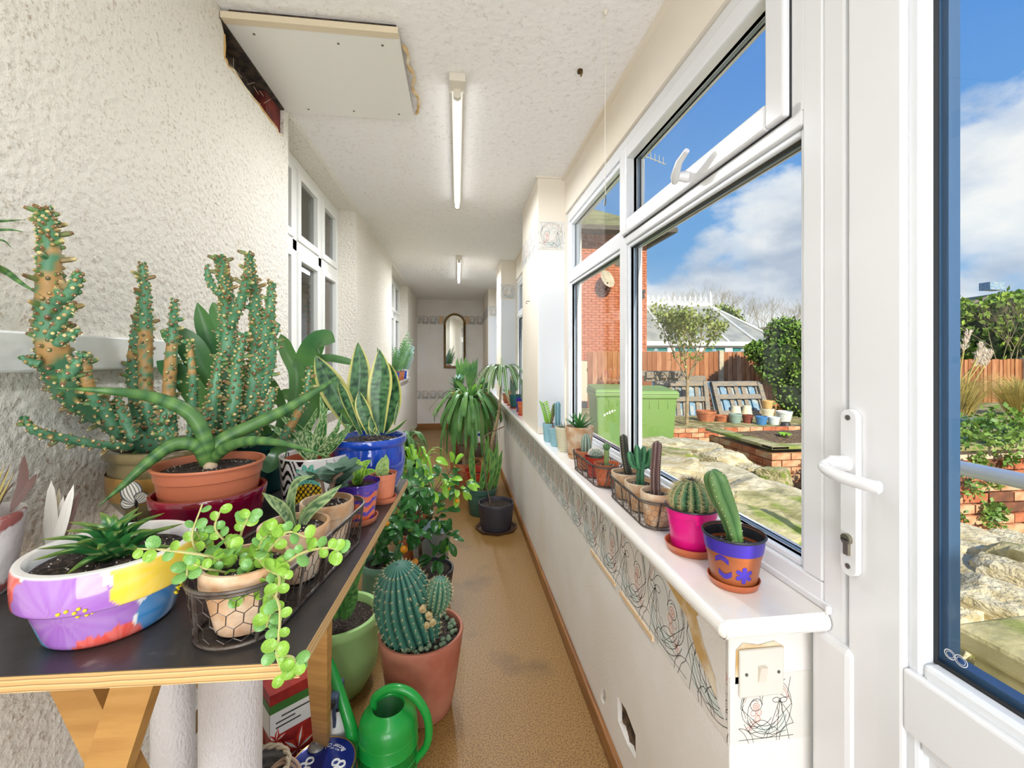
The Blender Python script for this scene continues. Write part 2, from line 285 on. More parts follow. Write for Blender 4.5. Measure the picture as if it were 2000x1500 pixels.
        return s.add(vs, fs, cs)
    def mesh(s, name):
        me = bpy.data.meshes.new(name); me.from_pydata(s.v, [], s.f)
        if any(c != (1, 1, 1) for c in s.c):
            a = me.color_attributes.new('Col', 'FLOAT_COLOR', 'POINT'); flat = []
            for c in s.c: flat += [c[0], c[1], c[2], 1]
            a.data.foreach_set('color', flat)
        return me
    def build(s, name, m, parent=None, smooth=True, loc=None, bevel=0, stuff=False):
        me = s.mesh(name); me.materials.append(M[m] if isinstance(m, str) else m)
        return link(name, me, parent, smooth, loc, bevel, stuff)
def link(name, me, parent=None, smooth=True, loc=None, bevel=0, stuff=False):
    o = bpy.data.objects.new(name, me); COL.objects.link(o)
    if smooth:
        me.polygons.foreach_set('use_smooth', [True] * len(me.polygons))
        try: me.set_sharp_from_angle(angle=math.radians(50))
        except Exception: pass
    if parent: o.parent = parent
    if loc is not None: o.location = loc
    if bevel:
        b = o.modifiers.new('bevel', 'BEVEL'); b.width = bevel; b.segments = 2; b.limit_method = 'ANGLE'
    if stuff: o['kind'] = 'stuff'
    return o
SH = {'lance': lambda t: max(0, sin(pi * min(1, .12 + .88 * t) ** 1.1)) ** .8 if t < 1 else 0,
      'sword': lambda t: (.55 + .45 * min(1, t * 3)) * (1 if t < .55 else max(0, 1 - ((t - .55) / .45) ** 1.6)),
      'tri': lambda t: max(0, (1 - t) ** .75), 'strap': lambda t: .75 + .25 * sin(pi * t) if t < .85 else (.75 + .25 * sin(pi * t)) * max(0, 1 - ((t - .85) / .15) ** 2),
      'ovate': lambda t: max(.03, sin(pi * t)) ** .6 if t < 1 else 0, 'egg': lambda t: (max(0, sin(pi * t ** .7))) ** .75 + .12 * (1 - t), 'sans': lambda t: (.35 + .65 * sin(pi / 2 * min(1, t / .5))) * (1 if t < .5 else max(0, cos(pi / 2 * (t - .5) / .5)) ** .85)}
def spline(P, n):
    P = [V(p) for p in P]
    if len(P) == 2: return [P[0].lerp(P[1], i / (n - 1)) for i in range(n)]
    Q = [P[0] * 2 - P[1]] + P + [P[-1] * 2 - P[-2]]; out = []; m = len(P) - 1
    for i in range(n):
        t = i / (n - 1) * m; k = min(int(t), m - 1); u = t - k; a, b, c, d = Q[k:k + 4]
        out.append(.5 * ((2 * b) + (c - a) * u + (2 * a - 5 * b + 4 * c - d) * u * u + (3 * b - a - 3 * c + d) * u ** 3))
    return out
def thing(name, label, cat, loc=(0, 0, 0), group=None, rz=0):
    o = bpy.data.objects.new(name, None); COL.objects.link(o); o.location = loc; o.rotation_euler = (0, 0, rz); o.empty_display_size = .05
    o['label'] = label; o['category'] = cat
    if group: o['group'] = group
    return o
def tag(o, label, cat, group=None):
    o['label'] = label; o['category'] = cat
    if group: o['group'] = group
    return o
def struct(o): o['kind'] = 'structure'; return o
def mix(a, b, t): t = max(0, min(1, t)); return tuple(a[i] * (1 - t) + b[i] * t for i in range(3))
def rot_to(d, roll=0):
    return V(d).normalized().to_track_quat('Z', 'Y').to_matrix().to_4x4() @ Matrix.Rotation(roll, 4, 'Z')

# ------------------------------------------------------------ room shell
CZ = 2.30; LX = -.70; YE = 7.85; YB = -1.6
def poly_wall(name, loops, depthdir, thick, m, plane):
    """flat wall with holes given as outer loop + hole loops of (u,z); extruded by thick along X away from the room"""
    mb = MB(); pts = [p for lp in loops for p in lp]; tri = tessellate_polygon([[V((p[0], p[1], 0)) for p in lp] for lp in loops])
    vs = [(plane, u, z) for u, z in pts]; mb.add(vs, tri)
    for lp in loops:
        n = len(lp); q = [(plane, u, z) for u, z in lp] + [(plane + depthdir * thick, u, z) for u, z in lp]
        mb.add(q, [(i, (i + 1) % n, n + (i + 1) % n, n + i) for i in range(n)])
    mb.add([(plane + depthdir * thick, u, z) for u, z in loops[0]], [tuple(range(len(loops[0])))]) if len(loops) == 1 else None
    return struct(mb.build(name, m, smooth=False))
W1 = (1.92, 3.147); W2 = (4.82, 6.35); WS = .99; WT = 2.275
hole = [(1.395, 2.272), (1.39, 2.16), (1.47, 2.085), (1.53, 2.06), (1.60, 2.03), (1.68, 2.0), (1.76, 1.975), (1.80, 2.0), (1.875, 1.98), (1.885, 2.272)]
hole = [(1.392, 2.274), (1.388, 2.18), (1.405, 2.125), (1.45, 2.105), (1.485, 2.065), (1.53, 2.06), (1.58, 2.02), (1.64, 2.01), (1.69, 1.985), (1.75, 1.98), (1.80, 1.94), (1.872, 1.925), (1.878, 2.274)]
def fx(px, py, X):
    r = (px - 1000) / F; Y = X * (CP - r * SP) / (SP + r * CP); d = X * SP + Y * CP; return (Y, CH - (py - HY) / F * d)
hole = [(1.392, 2.274)] + [fx(a, b, LX) for a, b in ((438, 67), (438, 112), (445, 129), (467, 153), (481, 174), (506, 204), (520, 224), (540, 249), (543, 260), (554, 266))] + [(1.878, 2.274)]
outer = [(YB, 0), (YE, 0), (YE, CZ), (YB, CZ)]
poly_wall('wall_left', [[(.856, 0), (YE, 0), (YE, CZ), (.856, CZ)], [(W1[0], WS), (W1[0], WT), (W1[1], WT), (W1[1], WS)], [(W2[0], WS), (W2[0], WT), (W2[1], WT), (W2[1], WS)], hole], -1, .13, 'roughcast', LX)
struct(MB().box((LX - .13, YB, 0), (LX - .0004, .8559, CZ)).build('wall_left_return', 'roughcast', smooth=False))
# outer skin behind the holed wall
struct(MB().box((LX - .16, .856, 0), (LX - .131, 1.9, CZ)).box((LX - .16, 3.2, 0), (LX - .131, 4.78, CZ)).box((LX - .16, 6.4, 0), (LX - .131, YE, CZ)).build('wall_left_backing', 'dark', smooth=False))
# exposed masonry in the broken wall
brk = thing('broken_plaster_hole', 'ragged hole in the roughcast under the ceiling panel with dark cavity and red bricks', 'wall damage', (LX - .1, 1.63, 2.1))
MB().box((.03, -.25, -.34), (.045, .26, .19)).box((.03, -.24, .164), (.1, .245, .1735)).build('cavity', 'dark', brk)
def brickshape(a, b, j=.004):
    mb = MB(); mb.box(a, b); mb.v = [tuple(c + R_.uniform(-j, j) for c in p) for p in mb.v]; return mb
brickshape((.045, -.245, -.12), (.085, -.17, .160)).build('brick', 'redbrick', brk, smooth=False)
brickshape((.045, .11, -.30), (.085, .245, .160)).build('brick', 'redbrick', brk, smooth=False)
brickshape((.04, -.04, -.25), (.065, .10, .03)).build('brick', 'dark', brk, smooth=False)
brickshape((.04, -.165, -.15), (.055, -.05, .08)).build('brick', 'dark', brk, smooth=False)
mb = MB()
for i in range(len(hole) - 3):
    a, b = hole[i + 1], hole[i + 2]
    mb.tube([(.099, a[0] - 1.63, a[1] - 2.1), (.101, (a[0] + b[0]) / 2 - 1.63, (a[1] + b[1]) / 2 - 2.1 + R_.uniform(-.006, .006)), (.099, b[0] - 1.63, b[1] - 2.1)], .004, 5)
mb.build('broken_edge', 'plaster', brk)
mb = MB()
for k in range(26):
    a = V((.06 + R_.random() * .03, R_.uniform(-.15, .1), R_.uniform(-.15, .15))); mb.tube([a, a + V((.01, R_.uniform(-.06, .06), R_.uniform(-.06, .06)))], .0007, 3)
mb.build('cobweb', 'areole', brk, stuff=True)
# floor, ceiling, ends
struct(MB().box((LX - .03, YB, -.06), (.9, YE, 0)).build('floor', 'floor', smooth=False))
struct(MB().box((LX - .13, YB, CZ), (.74, YE + .1, CZ + .08)).build('ceiling', 'ceiling', smooth=False))
struct(MB().box((LX - .13, YE, 0), (.9, YE + .1, CZ)).build('wall_end', 'wallwhite', smooth=False))
rear = MB().box((LX - .13, YB - .1, 0), (.9, YB, CZ))
struct(rear.build('wall_rear', 'wallwhite', smooth=False))
# right wall: low wall, pillars, lintel
RX = .48; CY = .72
ph = [(1.055, .452), (1.09, .49), (1.0, .495), (.985, .375), (.905, .345), (.955, .43)]
def fx(px, py, X): 
    r = (px - 1000) / F; Y = X * (CP - r * SP) / (SP + r * CP); d = X * SP + Y * CP; return (Y, CH - (py - HY) / F * d)
ph = [fx(1206, 1360, RX), fx(1222, 1385, RX), fx(1241, 1436, RX), fx(1242, 1483, RX), fx(1226, 1455, RX), fx(1207, 1408, RX)]
chip = [fx(1176, 1343, RX), fx(1182, 1348, RX), fx(1183, 1366, RX), fx(1179, 1376, RX), fx(1173, 1362, RX)]
mb = MB(); loops = [[(CY, 0), (YE, 0), (YE, .79), (CY, .79)], ph, chip]
poly_wall('wall_right', loops, 1, .05, 'wallwhite', RX)
struct(MB().box((RX + .0505, CY + .02, 0), (.70, YE, .79)).box((RX + .001, CY - .001, 0), (.64, CY + .02, .79)).build('wall_right_core', 'wallwhite', smooth=False))
b = thing('socket_hole', 'dark jagged cut-out in the low white wall near the floor', 'wall damage', (RX + .008, ph[0][0], ph[0][1] - .05))
mb = MB()
n = 14; g = [(R_.uniform(.0, .014), -.16 + .19 * i / n, -.16 + .25 * j / n) for i in range(n + 1) for j in range(n + 1)]
mb.add(g, [(i * (n + 1) + j, i * (n + 1) + j + 1, (i + 1) * (n + 1) + j + 1, (i + 1) * (n + 1) + j) for i in range(n) for j in range(n)])
mb.build('rubble', mat('rubble', '#6e5842', .95, col2='#3c2e24', scale=40, bump=1), b)
struct(MB().box((.62, .66, 2.09), (.74, YE, CZ)).build('wall_right_lintel', 'wallcream', smooth=False))
PIL = [(2.467, 3.06), (4.60, 5.10), (6.53, YE)]
for (a, c) in PIL:
    struct(MB().box((.46, a, .818), (.72, c, CZ)).build('wall_right_pillar', 'wallcream', smooth=False, bevel=.004))
    struct(MB().box((.463, a - .002, .86), (.618, a + .001, 1.875)).build('trim_1', 'upvc', smooth=False))
# sill
sb = MB(); prof = [(.44, .818), (.434, .812), (.431, .801), (.434, .790), (.442, .785), (.48, .785)]
sb.box((.445, .675, .785), (.66, YE, .818))
for z0 in (0,):
    n = 10
    for i in range(n):
        a0 = pi / 2 + pi * i / n; a1 = pi / 2 + pi * (i + 1) / n; r = .0165
        p = lambda a, y: (.445 + cos(a) * r * .9, y, .8015 + sin(a) * r)
        sb.add([p(a0, .675), p(a1, .675), p(a1, YE), p(a0, YE)], [(0, 1, 2, 3)])
        q = lambda a, x: (x, .68 + cos(a) * r * .9, .8015 + sin(a) * r)
        sb.add([q(a0, .44), q(a1, .44), q(a1, .63), q(a0, .63)], [(0, 3, 2, 1)])
sb.ball((.4452, .6802, .8015), .0162, 16, 10, (.9, .9, 1)); struct(sb.build('window_sill', 'sill'))
struct(MB().box((.628, .668, .8185), (.66, 2.467, .832)).box((.622, .664, .8185), (.632, .672, .832)).build('trim_2', 'upvc', smooth=False, bevel=.003))
# baseboards
struct(MB().box((RX - .017, CY, 0), (RX, YE, .065)).build('baseboard_right', 'wood', smooth=False, bevel=.006))
struct(MB().box((LX, YE - .016, 0), (RX, YE, .10)).build('baseboard_end', 'wood', smooth=False, bevel=.005))
struct(MB().box((LX, 3.2, 0), (LX + .014, YE, .07)).build('baseboard_left', 'wood', smooth=False, bevel=.005))
struct(MB().box((.60, .66, 2.285), (.62, YE, 2.30)).box((.447, 2.455, 2.292), (.62, 2.47, 2.30)).build('trim_3', 'wallcream', smooth=False))
# white painted rail on the left wall
o = MB().box((LX - .03, -.4, 1.232), (LX + .022, 1.222, 1.297)).build('painted_rail', 'white', smooth=False, bevel=.004)
tag(o, 'white painted timber rail on the roughcast wall behind the tall cactus', 'rail')
# ------------------------------------------------------------ wallpaper border
def ribbon(mb, pts, w_, nrm=V((-1, 0, 0))):
    n = len(pts); vs = []
    for i, p in enumerate(pts):
        T = (pts[min(i + 1, n - 1)] - pts[max(i - 1, 0)]); S = T.cross(nrm)
        if S.length < 1e-9: S = V((0, 0, 1))
        S.normalize(); vs += [p + S * w_ / 2, p - S * w_ / 2]
    mb.add(vs, [(2 * i, 2 * i + 1, 2 * i + 3, 2 * i + 2) for i in range(n - 1)])
def arcp(cx, cy, rx, ry, a0, a1, n=14): return [(cx + rx * cos(math.radians(a0 + (a1 - a0) * i / n)), cy + ry * sin(math.radians(a0 + (a1 - a0) * i / n))) for i in range(n + 1)]
MOTIF = [  # (list of 2D curves in a .19 x .214 cell, centred in x, z up from 0)
    ('ink', arcp(0, .115, .088, .092, 0, 180)), ('inkpink', arcp(0, .115, .076, .080, 10, 170)), ('inkpink', arcp(0, .115, .081, .085, 10, 170)),
    ('ink', arcp(-.03, .10, .055, .05, 150, 330)), ('ink', arcp(.0, .10, .062, .062, 200, 340)), ('ink', arcp(.0, .10, .072, .076, 200, 345)), ('ink', arcp(.0, .10, .085, .088, 205, 350)),
    ('ink', arcp(.02, .13, .035, .035, 20, 200)), ('ink', arcp(-.05, .13, .03, .045, 0, 180)),
    ('ink', arcp(.035, .13, .013, .008, 0, 360, 10)), ('ink', arcp(.06, .128, .013, .008, 0, 360, 10)), ('ink', arcp(.047, .129, .004, .004, 0, 360, 6)),
    ('ink', [(.047, .126), (.056, .11), (.053, .095), (.062, .08)]), ('ink', [(.047, .126), (.038, .108), (.042, .09), (.034, .075)]),
    ('ink', [(.045, .125), (.02, .06), (.0, .01)]), ('ink', [(.048, .125), (.04, .06), (.035, .0)]), ('ink', [(.05, .125), (.066, .06), (.08, .0)]), ('ink', [(.05, .125), (.075, .09), (.095, .05)]),
    ('inkpink', arcp(-.035, .115, .011, .011, 0, 360, 10)), ('inkpink', arcp(-.035, .115, .005, .005, 0, 360, 8)), ('inkpink', arcp(-.025, .095, .009, .010, 0, 360, 10)), ('inkpink', arcp(-.045, .094, .009, .009, 0, 360, 10)),
    ('inkpink', arcp(-.03, .075, .009, .011, 0, 360, 10)), ('inkpink', arcp(-.048, .06, .010, .008, 0, 360, 10)), ('inkpink', arcp(-.06, .045, .010, .007, 0, 360, 10)), ('ink', arcp(-.04, .09, .025, .045, 60, 300)),
    ('ink', [(-.095, .012), (.095, .012)]), ('ink', [(-.095, .202), (-.02, .203)]), ('ink', [(-.095, .05), (-.075, .03), (-.06, .0)]), ('ink', arcp(.095, .0, .05, .05, 90, 180, 8)), ('ink', arcp(-.095, .0, .05, .05, 0, 90, 8)),
    ('ink', arcp(0, .10, .052, .05, 210, 330)), ('ink', arcp(.02, .0, .03, .045, 20, 160, 8)), ('ink', arcp(-.02, .0, .05, .07, 30, 150, 8)), ('ink', [(-.08, .2), (-.07, .16), (-.085, .12), (-.07, .08)]), ('ink', [(.085, .2), (.075, .15), (.09, .11), (.08, .07)]), ('ink', [(-.09, .115), (.0, .03), (.09, .115)]), ('ink', arcp(-.035, .12, .02, .02, 0, 360, 10)), ('ink', [(-.06, .03), (-.02, .035), (.02, .02), (.07, .03)]), ('ink', [(-.01, .20), (-.005, .175), (.01, .175), (.012, .2)]), ('ink', arcp(.07, .165, .02, .03, 100, 300, 8))]
def border(name, p0, along, length, z0, h, nrm, phase=0, period=.19, lw=.0009, full=True):
    p0 = V(p0); along = V(along).normalized(); nrm = V(nrm); root = bpy.data.objects.new(name, None); COL.objects.link(root); root.location = p0; struct(root)
    bb = MB(); a = nrm * .0012; bb.add([a, a + along * length, a + along * length + V((0, 0, h)), a + V((0, 0, h)), V((0, 0, 0)), along * length, along * length + V((0, 0, h)), V((0, 0, h))], [(0, 1, 2, 3), (0, 4, 5, 1), (3, 2, 6, 7), (0, 3, 7, 4), (1, 5, 6, 2)])
    bb.build('border_paper', 'border', root, smooth=False)
    s = h / .214; mi, mp, fl, fg = MB(), MB(), MB(), MB(); k0 = -1; per = period * s if not full else period
    x = phase - per
    off = nrm * .0016
    while x < length + per:
        for kind, c in MOTIF:
            pts = [(x + px_ * s, pz * s) for px_, pz in c]; run = []
            for q in pts + [None]:
                if q is not None and 0 <= q[0] <= length and 0 <= q[1] <= h: run.append(along * q[0] + V((0, 0, q[1])) + off)
                else:
                    if len(run) > 1: ribbon(mi if kind == 'ink' else mp, run, lw, nrm)
                    run = []
        for kind, cx, cz, r1, r2 in (('p', -.035, .115, .012, .012), ('p', -.025, .095, .010, .011), ('p', -.03, .075, .01, .011), ('p', -.055, .052, .012, .009), ('g', .0, .04, .045, .014), ('g', .06, .05, .012, .035), ('g', -.075, .15, .01, .03)):
            c = arcp(x + cx * s, cz * s, r1 * s, r2 * s, 0, 330, 10)
            if all(0 < q[0] < length and 0 < q[1] < h for q in c):
                (fl if kind == 'p' else fg).add([along * q[0] + V((0, 0, q[1])) + nrm * .0014 for q in c], [tuple(range(len(c)))])
        x += per
    for m_, mm, nm in ((mi, 'ink', 'ink_lines'), (mp, 'inkpink', 'pink_lines'), (fl, 'pinkfill', 'pink_petals'), (fg, 'greenfill', 'green_petals')):
        if m_.v: m_.build(nm, mm, root, smooth=False, stuff=True)
    return root
border('trim_4', (RX, CY, .567), (0, 1, 0), YE - CY, .567, .218, (-1, 0, 0), phase=.05, lw=.0014)
border('trim_5', (RX, CY - .001, .567), (1, 0, 0), .16, .567, .12, (0, -1, 0), phase=.07)
border('trim_6', (LX, YE, 1.86), (1, 0, 0), 1.19, 0, .155, (0, -1, 0), lw=.002, full=False)
border('trim_7', (LX, YE, .53), (1, 0, 0), 1.19, 0, .155, (0, -1, 0), lw=.002, full=False)
for (a, c) in PIL[:3]:
    border('trim_8', (.46, a - .001, 1.885), (1, 0, 0), .16, 0, .16, (0, -1, 0), phase=.08, full=False)
    border('trim_9', (.46, a, 1.885), (0, 1, 0), c - a, 0, .16, (-1, 0, 0), full=False, lw=.0012)
# torn border at the corner
tear = [(CY + .005, .60), (CY + .004, .784), (CY + .42, .784), (CY + .28, .765), (CY + .20, .73), (CY + .13, .71), (CY + .10, .66), (CY + .04, .63)]
o = MB().add([(RX - .0035, u, z) for u, z in tear], [tuple(range(len(tear)))]).add([(RX, u, z) for u, z in tear], [tuple(range(len(tear)))])
o = o.build('trim_10', 'wallwhite', smooth=False); struct(o)
tr = [(CY + .285, .772), (CY + .20, .735), (CY + .135, .712), (CY + .10, .665), (CY + .03, .625), (CY + .035, .66), (CY + .075, .70), (CY + .10, .735), (CY + .09, .75), (CY + .12, .745), (CY + .13, .765), (CY + .16, .75), (CY + .20, .752)]
o = MB().add([(RX - .0045, u, z) for u, z in tr], [tuple(range(len(tr)))]).build('torn_paper', 'plaster', smooth=False)
tag(o, 'brown torn backing paper peeling at the corner of the border under the sill', 'torn paper')
mb = MB()
for a_, b_ in (((CY + .30), (CY + .52)), ((CY + .56), (CY + .80))):
    mb.box((RX - .004, a_, .556), (RX, b_, .569))
struct(mb.build('trim_11', mat('pine_strip', '#e2c49c', .6), smooth=False))

# ------------------------------------------------------------ uPVC windows
def rectframe(mb, x0, x1, y0, y1, z0, z1, w_):
    mb.box((x0, y0, z0), (x1, y0 + w_, z1)).box((x0, y1 - w_, z0), (x1, y1, z1)).box((x0, y0 + w_, z0), (x1, y1 - w_, z0 + w_)).box((x0, y0 + w_, z1 - w_), (x1, y1 - w_, z1))
    return mb
def pane(root, x, y0, y1, z0, z1, nm='pane'):
    MB().box((x, y0, z0), (x + .004, y1, z1)).build(nm, 'glass', root, smooth=False)
    g = MB(); rectframe(g, x - .009, x + .001, y0, y1, z0, z1, .004); g.build('gasket', 'gasket', root, smooth=False)
    g = MB(); rectframe(g, x + .004, x + .012, y0, y1, z0, z1, .006); g.build('spacer_bar', 'spacer', root, smooth=False)
    g = MB(); rectframe(g, x + .012, x + .02, y0 - .002, y1 + .002, z0 - .002, z1 + .002, .006); g.build('outer_bead', 'gasket', root, smooth=False)
def window(n, y0, y1, ymull, vent):
    root = bpy.data.objects.new('window_%d' % n, None); COL.objects.link(root); root.location = (.64, y0, .818); struct(root)
    mb = MB(); o = V((.64, y0, .818)); FW = .045
    def lb(a, b): mb.box(tuple(V(a) - o), tuple(V(b) - o))
    zb, zt, z1, z2 = .818, 2.09, 1.673, 1.763
    lb((.632, y0, zb), (.70, y1, zb + .045)); lb((.632, y0, zt - .055), (.70, y1, zt)); lb((.632, y0, zb + .045), (.70, y0 + FW, zt - .055)); lb((.632, y1 - FW, zb + .045), (.70, y1, zt - .055))
    cells = []; ys = [y0 + FW] + ymull + [y1 - FW]
    for ym in ymull: lb((.632, ym - .03, zb + .045), (.70, ym + .03, zt - .055))
    edges = [y0 + FW] + [v for ym in ymull for v in (ym - .03, ym + .03)] + [y1 - FW]
    for i in range(0, len(edges), 2):
        lb((.632, edges[i], z1 + .012), (.70, edges[i + 1], z2 - .028)); cells.append((edges[i], edges[i + 1]))
    mb.build('frame', 'upvc', root, smooth=False, bevel=.004)
    for i, (a, c) in enumerate(cells):
        g = MB(); rectframe(g, .0, .05, a - y0, c - y0, zb + .045 - .818, z1 + .012 - .818, .014); g.build('glazing_bead', 'upvcs', root, smooth=False, bevel=.004)
        pane(root, .018, a + .010 - y0, c - .010 - y0, .045 + .010, z1 - .818)
        g = MB(); 
        if i in vent:
            rectframe(g, -.022, .05, a + .03 - y0, c + .012 - y0, z2 - .045 - .818, zt - .045 - .818, .052); g.build('vent_sash', 'upvc', root, smooth=False, bevel=.005)
            g = MB(); rectframe(g, -.0095, -.0075, a + .0255 - y0, c + .0165 - y0, z2 - .0495 - .818, zt - .0405 - .818, .005); g.build('sash_gap', 'gasket', root, smooth=False)
            MB().box((-.008, a - y0 - .002, z2 - .05 - .818), (.05, a + .026 - y0, zt - .04 - .818)).build('vent_jamb', 'upvc', root, smooth=False); pane(root, .018, a + .078 - y0, c - .036 - y0, z2 + .002 - .818, zt - .093 - .818)
        else:
            rectframe(g, .0, .05, a - y0, c - y0, z2 - .028 - .818, zt - .055 - .818, .022); g.build('glazing_bead', 'upvcs', root, smooth=False, bevel=.004)
            pane(root, .018, a + .016 - y0, c - .016 - y0, z2 - .012 - .818, zt - .071 - .818)
    return root
w1 = window(1, .685, 2.467, [1.612], (0,)); window(2, 3.06, 4.60, [3.80], (0,)); window(3, 5.10, 6.53, [5.8], (0,))
# vent handle
h = V((.64, .70, .818)); hb = fx(1335, 350, .618); hz = hb[1] - .818; hy = hb[0] - .70
MB().tube([(-.022, hy, hz), (-.048, hy, hz)], [.016, .012], 12).tube([(-.045, hy + .02, hz - .008), (-.055, hy, hz + .0), (-.062, hy - .035, hz + .022), (-.062, hy - .075, hz + .034)], [.009, .012, .009, .007], 10).build('handle', 'upvc', w1)
# white post and door
struct(MB().box((.632, .640, .0), (.70, .686, 2.25)).box((.640, .46, 2.2), (.70, .64, 2.3)).build('trim_12', 'upvc', smooth=False, bevel=.006))
D = bpy.data.objects.new('door_1', None); COL.objects.link(D); D.location = (.64, .638, 0); struct(D)
def dl(mb, y0, y1, z0, z1, x0=-.012, x1=.05): mb.box((x0, y0 - .638, z0), (x1, y1 - .638, z1))
YD = -.22
mb = MB(); dl(mb, .545, .632, .05, 2.15); dl(mb, YD, YD + .09, .05, 2.15); dl(mb, YD + .09, .545, .727, .815); dl(mb, YD + .09, .545, .05, .16); dl(mb, YD + .09, .545, 2.06, 2.15)
mb.build('stile_frame', 'upvc', D, smooth=False, bevel=.004)
mb = MB(); rectframe(mb, -.004, .04, YD + .085 - .638, .545 + .002 - .638, .812, 2.065, .022); mb.build('glazing_bead', 'upvcs', D, smooth=False, bevel=.006)
mb = MB(); rectframe(mb, -.006, .03, YD + .085 - .638, .547 - .638, .155, .73, .02); mb.build('panel_bead', 'upvcs', D, smooth=False, bevel=.006)
mb = MB(); dl(mb, YD + .09, .54, .16, .727, .01, .03); mb.build('lower_panel', 'upvc', D, smooth=False)
mb = MB(); rectframe(mb, .014, .016, YD + .10 - .638, .526 - .638, .833, 2.05, .007); mb.build('gasket', 'gasket', D, smooth=False)
mb = MB(); rectframe(mb, .022, .04, YD + .10 - .638, .524 - .638, .835, 2.05, .012); mb.build('spacer_bar', mat('blue_spacer', '#4a6a90', .3, metal=.5), D, smooth=False)
MB().box((.018, YD + .10 - .638, .835), (.022, .524 - .638, 2.05)).build('pane', 'glass', D, smooth=False)
mb = MB()
for cy, ry in ((.507, .0065), (.494, .0075)):
    pts = [V((.0172, cy - .638 + ry * cos(a * pi / 12), .856 + ry * .9 * sin(a * pi / 12))) for a in range(25)]; ribbon(mb, pts, .0009)
    pts = [V((.0172, cy - .638 + ry * .66 * cos(a * pi / 12), .856 + ry * .6 * sin(a * pi / 12))) for a in range(25)]; ribbon(mb, pts, .0005)
mb.build('glass_mark', 'white', D, smooth=False)
# handle plate, lever, cylinder
pc = fx(1664, 950, .626); py_ = pc[0] - .638
mb = MB(); n = 16
def stadium(y, z0, z1, r, x):
    out = []
    for k in range(n + 1): a = pi * k / n; out.append((x, y + r * cos(a), z1 - r + r * sin(a)))
    for k in range(n + 1): a = pi + pi * k / n; out.append((x, y + r * cos(a), z0 + r + r * sin(a)))
    return out
zt_, zb_ = CH - 95 / F * .72, CH - 410 / F * .72
A_ = stadium(py_, zb_, zt_, .0155, -.0125); B_ = stadium(py_, zb_ + .001, zt_ - .001, .0135, -.021); m_ = len(A_)
mb.add(A_ + B_, [(i, (i + 1) % m_, m_ + (i + 1) % m_, m_ + i) for i in range(m_)] + [tuple(range(m_, 2 * m_))]); mb.build('handle_plate', 'upvc', D)
zl = CH - 205 / F * .70
lv = MB(); P = spline([(-.02, py_ + .004, zl), (-.045, py_ + .006, zl), (-.062, py_ + .0, zl - .004), (-.064, py_ - .03, zl - .010), (-.058, py_ - .07, zl - .012), (-.052, py_ - .085, zl - .012)], 22)
lv.tube(P, [.013 if i < 5 else .0095 for i in range(21)] + [.005], 12); lv.build('handle_lever', 'upvc', D)
zk = CH - 340 / F * .72; mb = MB(); mb.tube([(-.02, py_, zk), (-.027, py_, zk)], .0085, 16); mb.box((-.026, py_ - .0045, zk - .025), (-.02, py_ + .0045, zk)); mb.build('lock_cylinder', mat('brushed_nickel', '#9a9484', .3, metal=.9), D)
MB().box((-.0285, py_ - .005, zk - .0012), (-.0268, py_ + .005, zk + .0012)).build('key_slot', 'black', D, smooth=False)
for z in (zt_ - .014, zb_ + .016):
    s_ = MB().tube([(-.019, py_, z), (-.0225, py_, z)], .0042, 12).build('screw', 'screw', D); 
# wall below door side seen as outer frame
struct(MB().box((.62, CY - .10, 0), (.66, CY - .022, .785)).build('trim_13', 'upvc', smooth=False, bevel=.01))
# light switch on the return wall
sw = thing('light_switch', 'yellowed white single light switch plate on the wall end below the sill', 'light switch', (.535, CY - .001, .695))
MB().box((-.04, -.008, -.042), (.045, -.001, .042)).build('plate', mat('aged_white_plastic', '#dad6cc', .35), sw, smooth=False, bevel=.003)
MB().add([(-.006, -.010, -.014), (.008, -.010, -.014), (.008, -.016, .014), (-.006, -.016, .014), (-.006, -.006, -.014), (.008, -.006, -.014), (.008, -.006, .014), (-.006, -.006, .014)], [(0, 1, 2, 3), (0, 3, 7, 4), (1, 5, 6, 2), (3, 2, 6, 7), (0, 4, 5, 1)]).build('rocker', 'batten', sw, smooth=False)
for x in (-.028, .034): MB().tube([(x, -.0075, 0), (x, -.0088, 0)], .003, 10).build('screw', 'screw', sw)
MB().add([(-.043, -.0012, .04), (-.03, -.0012, .052), (.0, -.0012, .046), (.03, -.0012, .051), (.049, -.0012, .04), (.049, -.0012, -.02), (-.045, -.0012, -.02)], [tuple(range(7))]).build('bare_patch', 'plaster', sw, smooth=False)

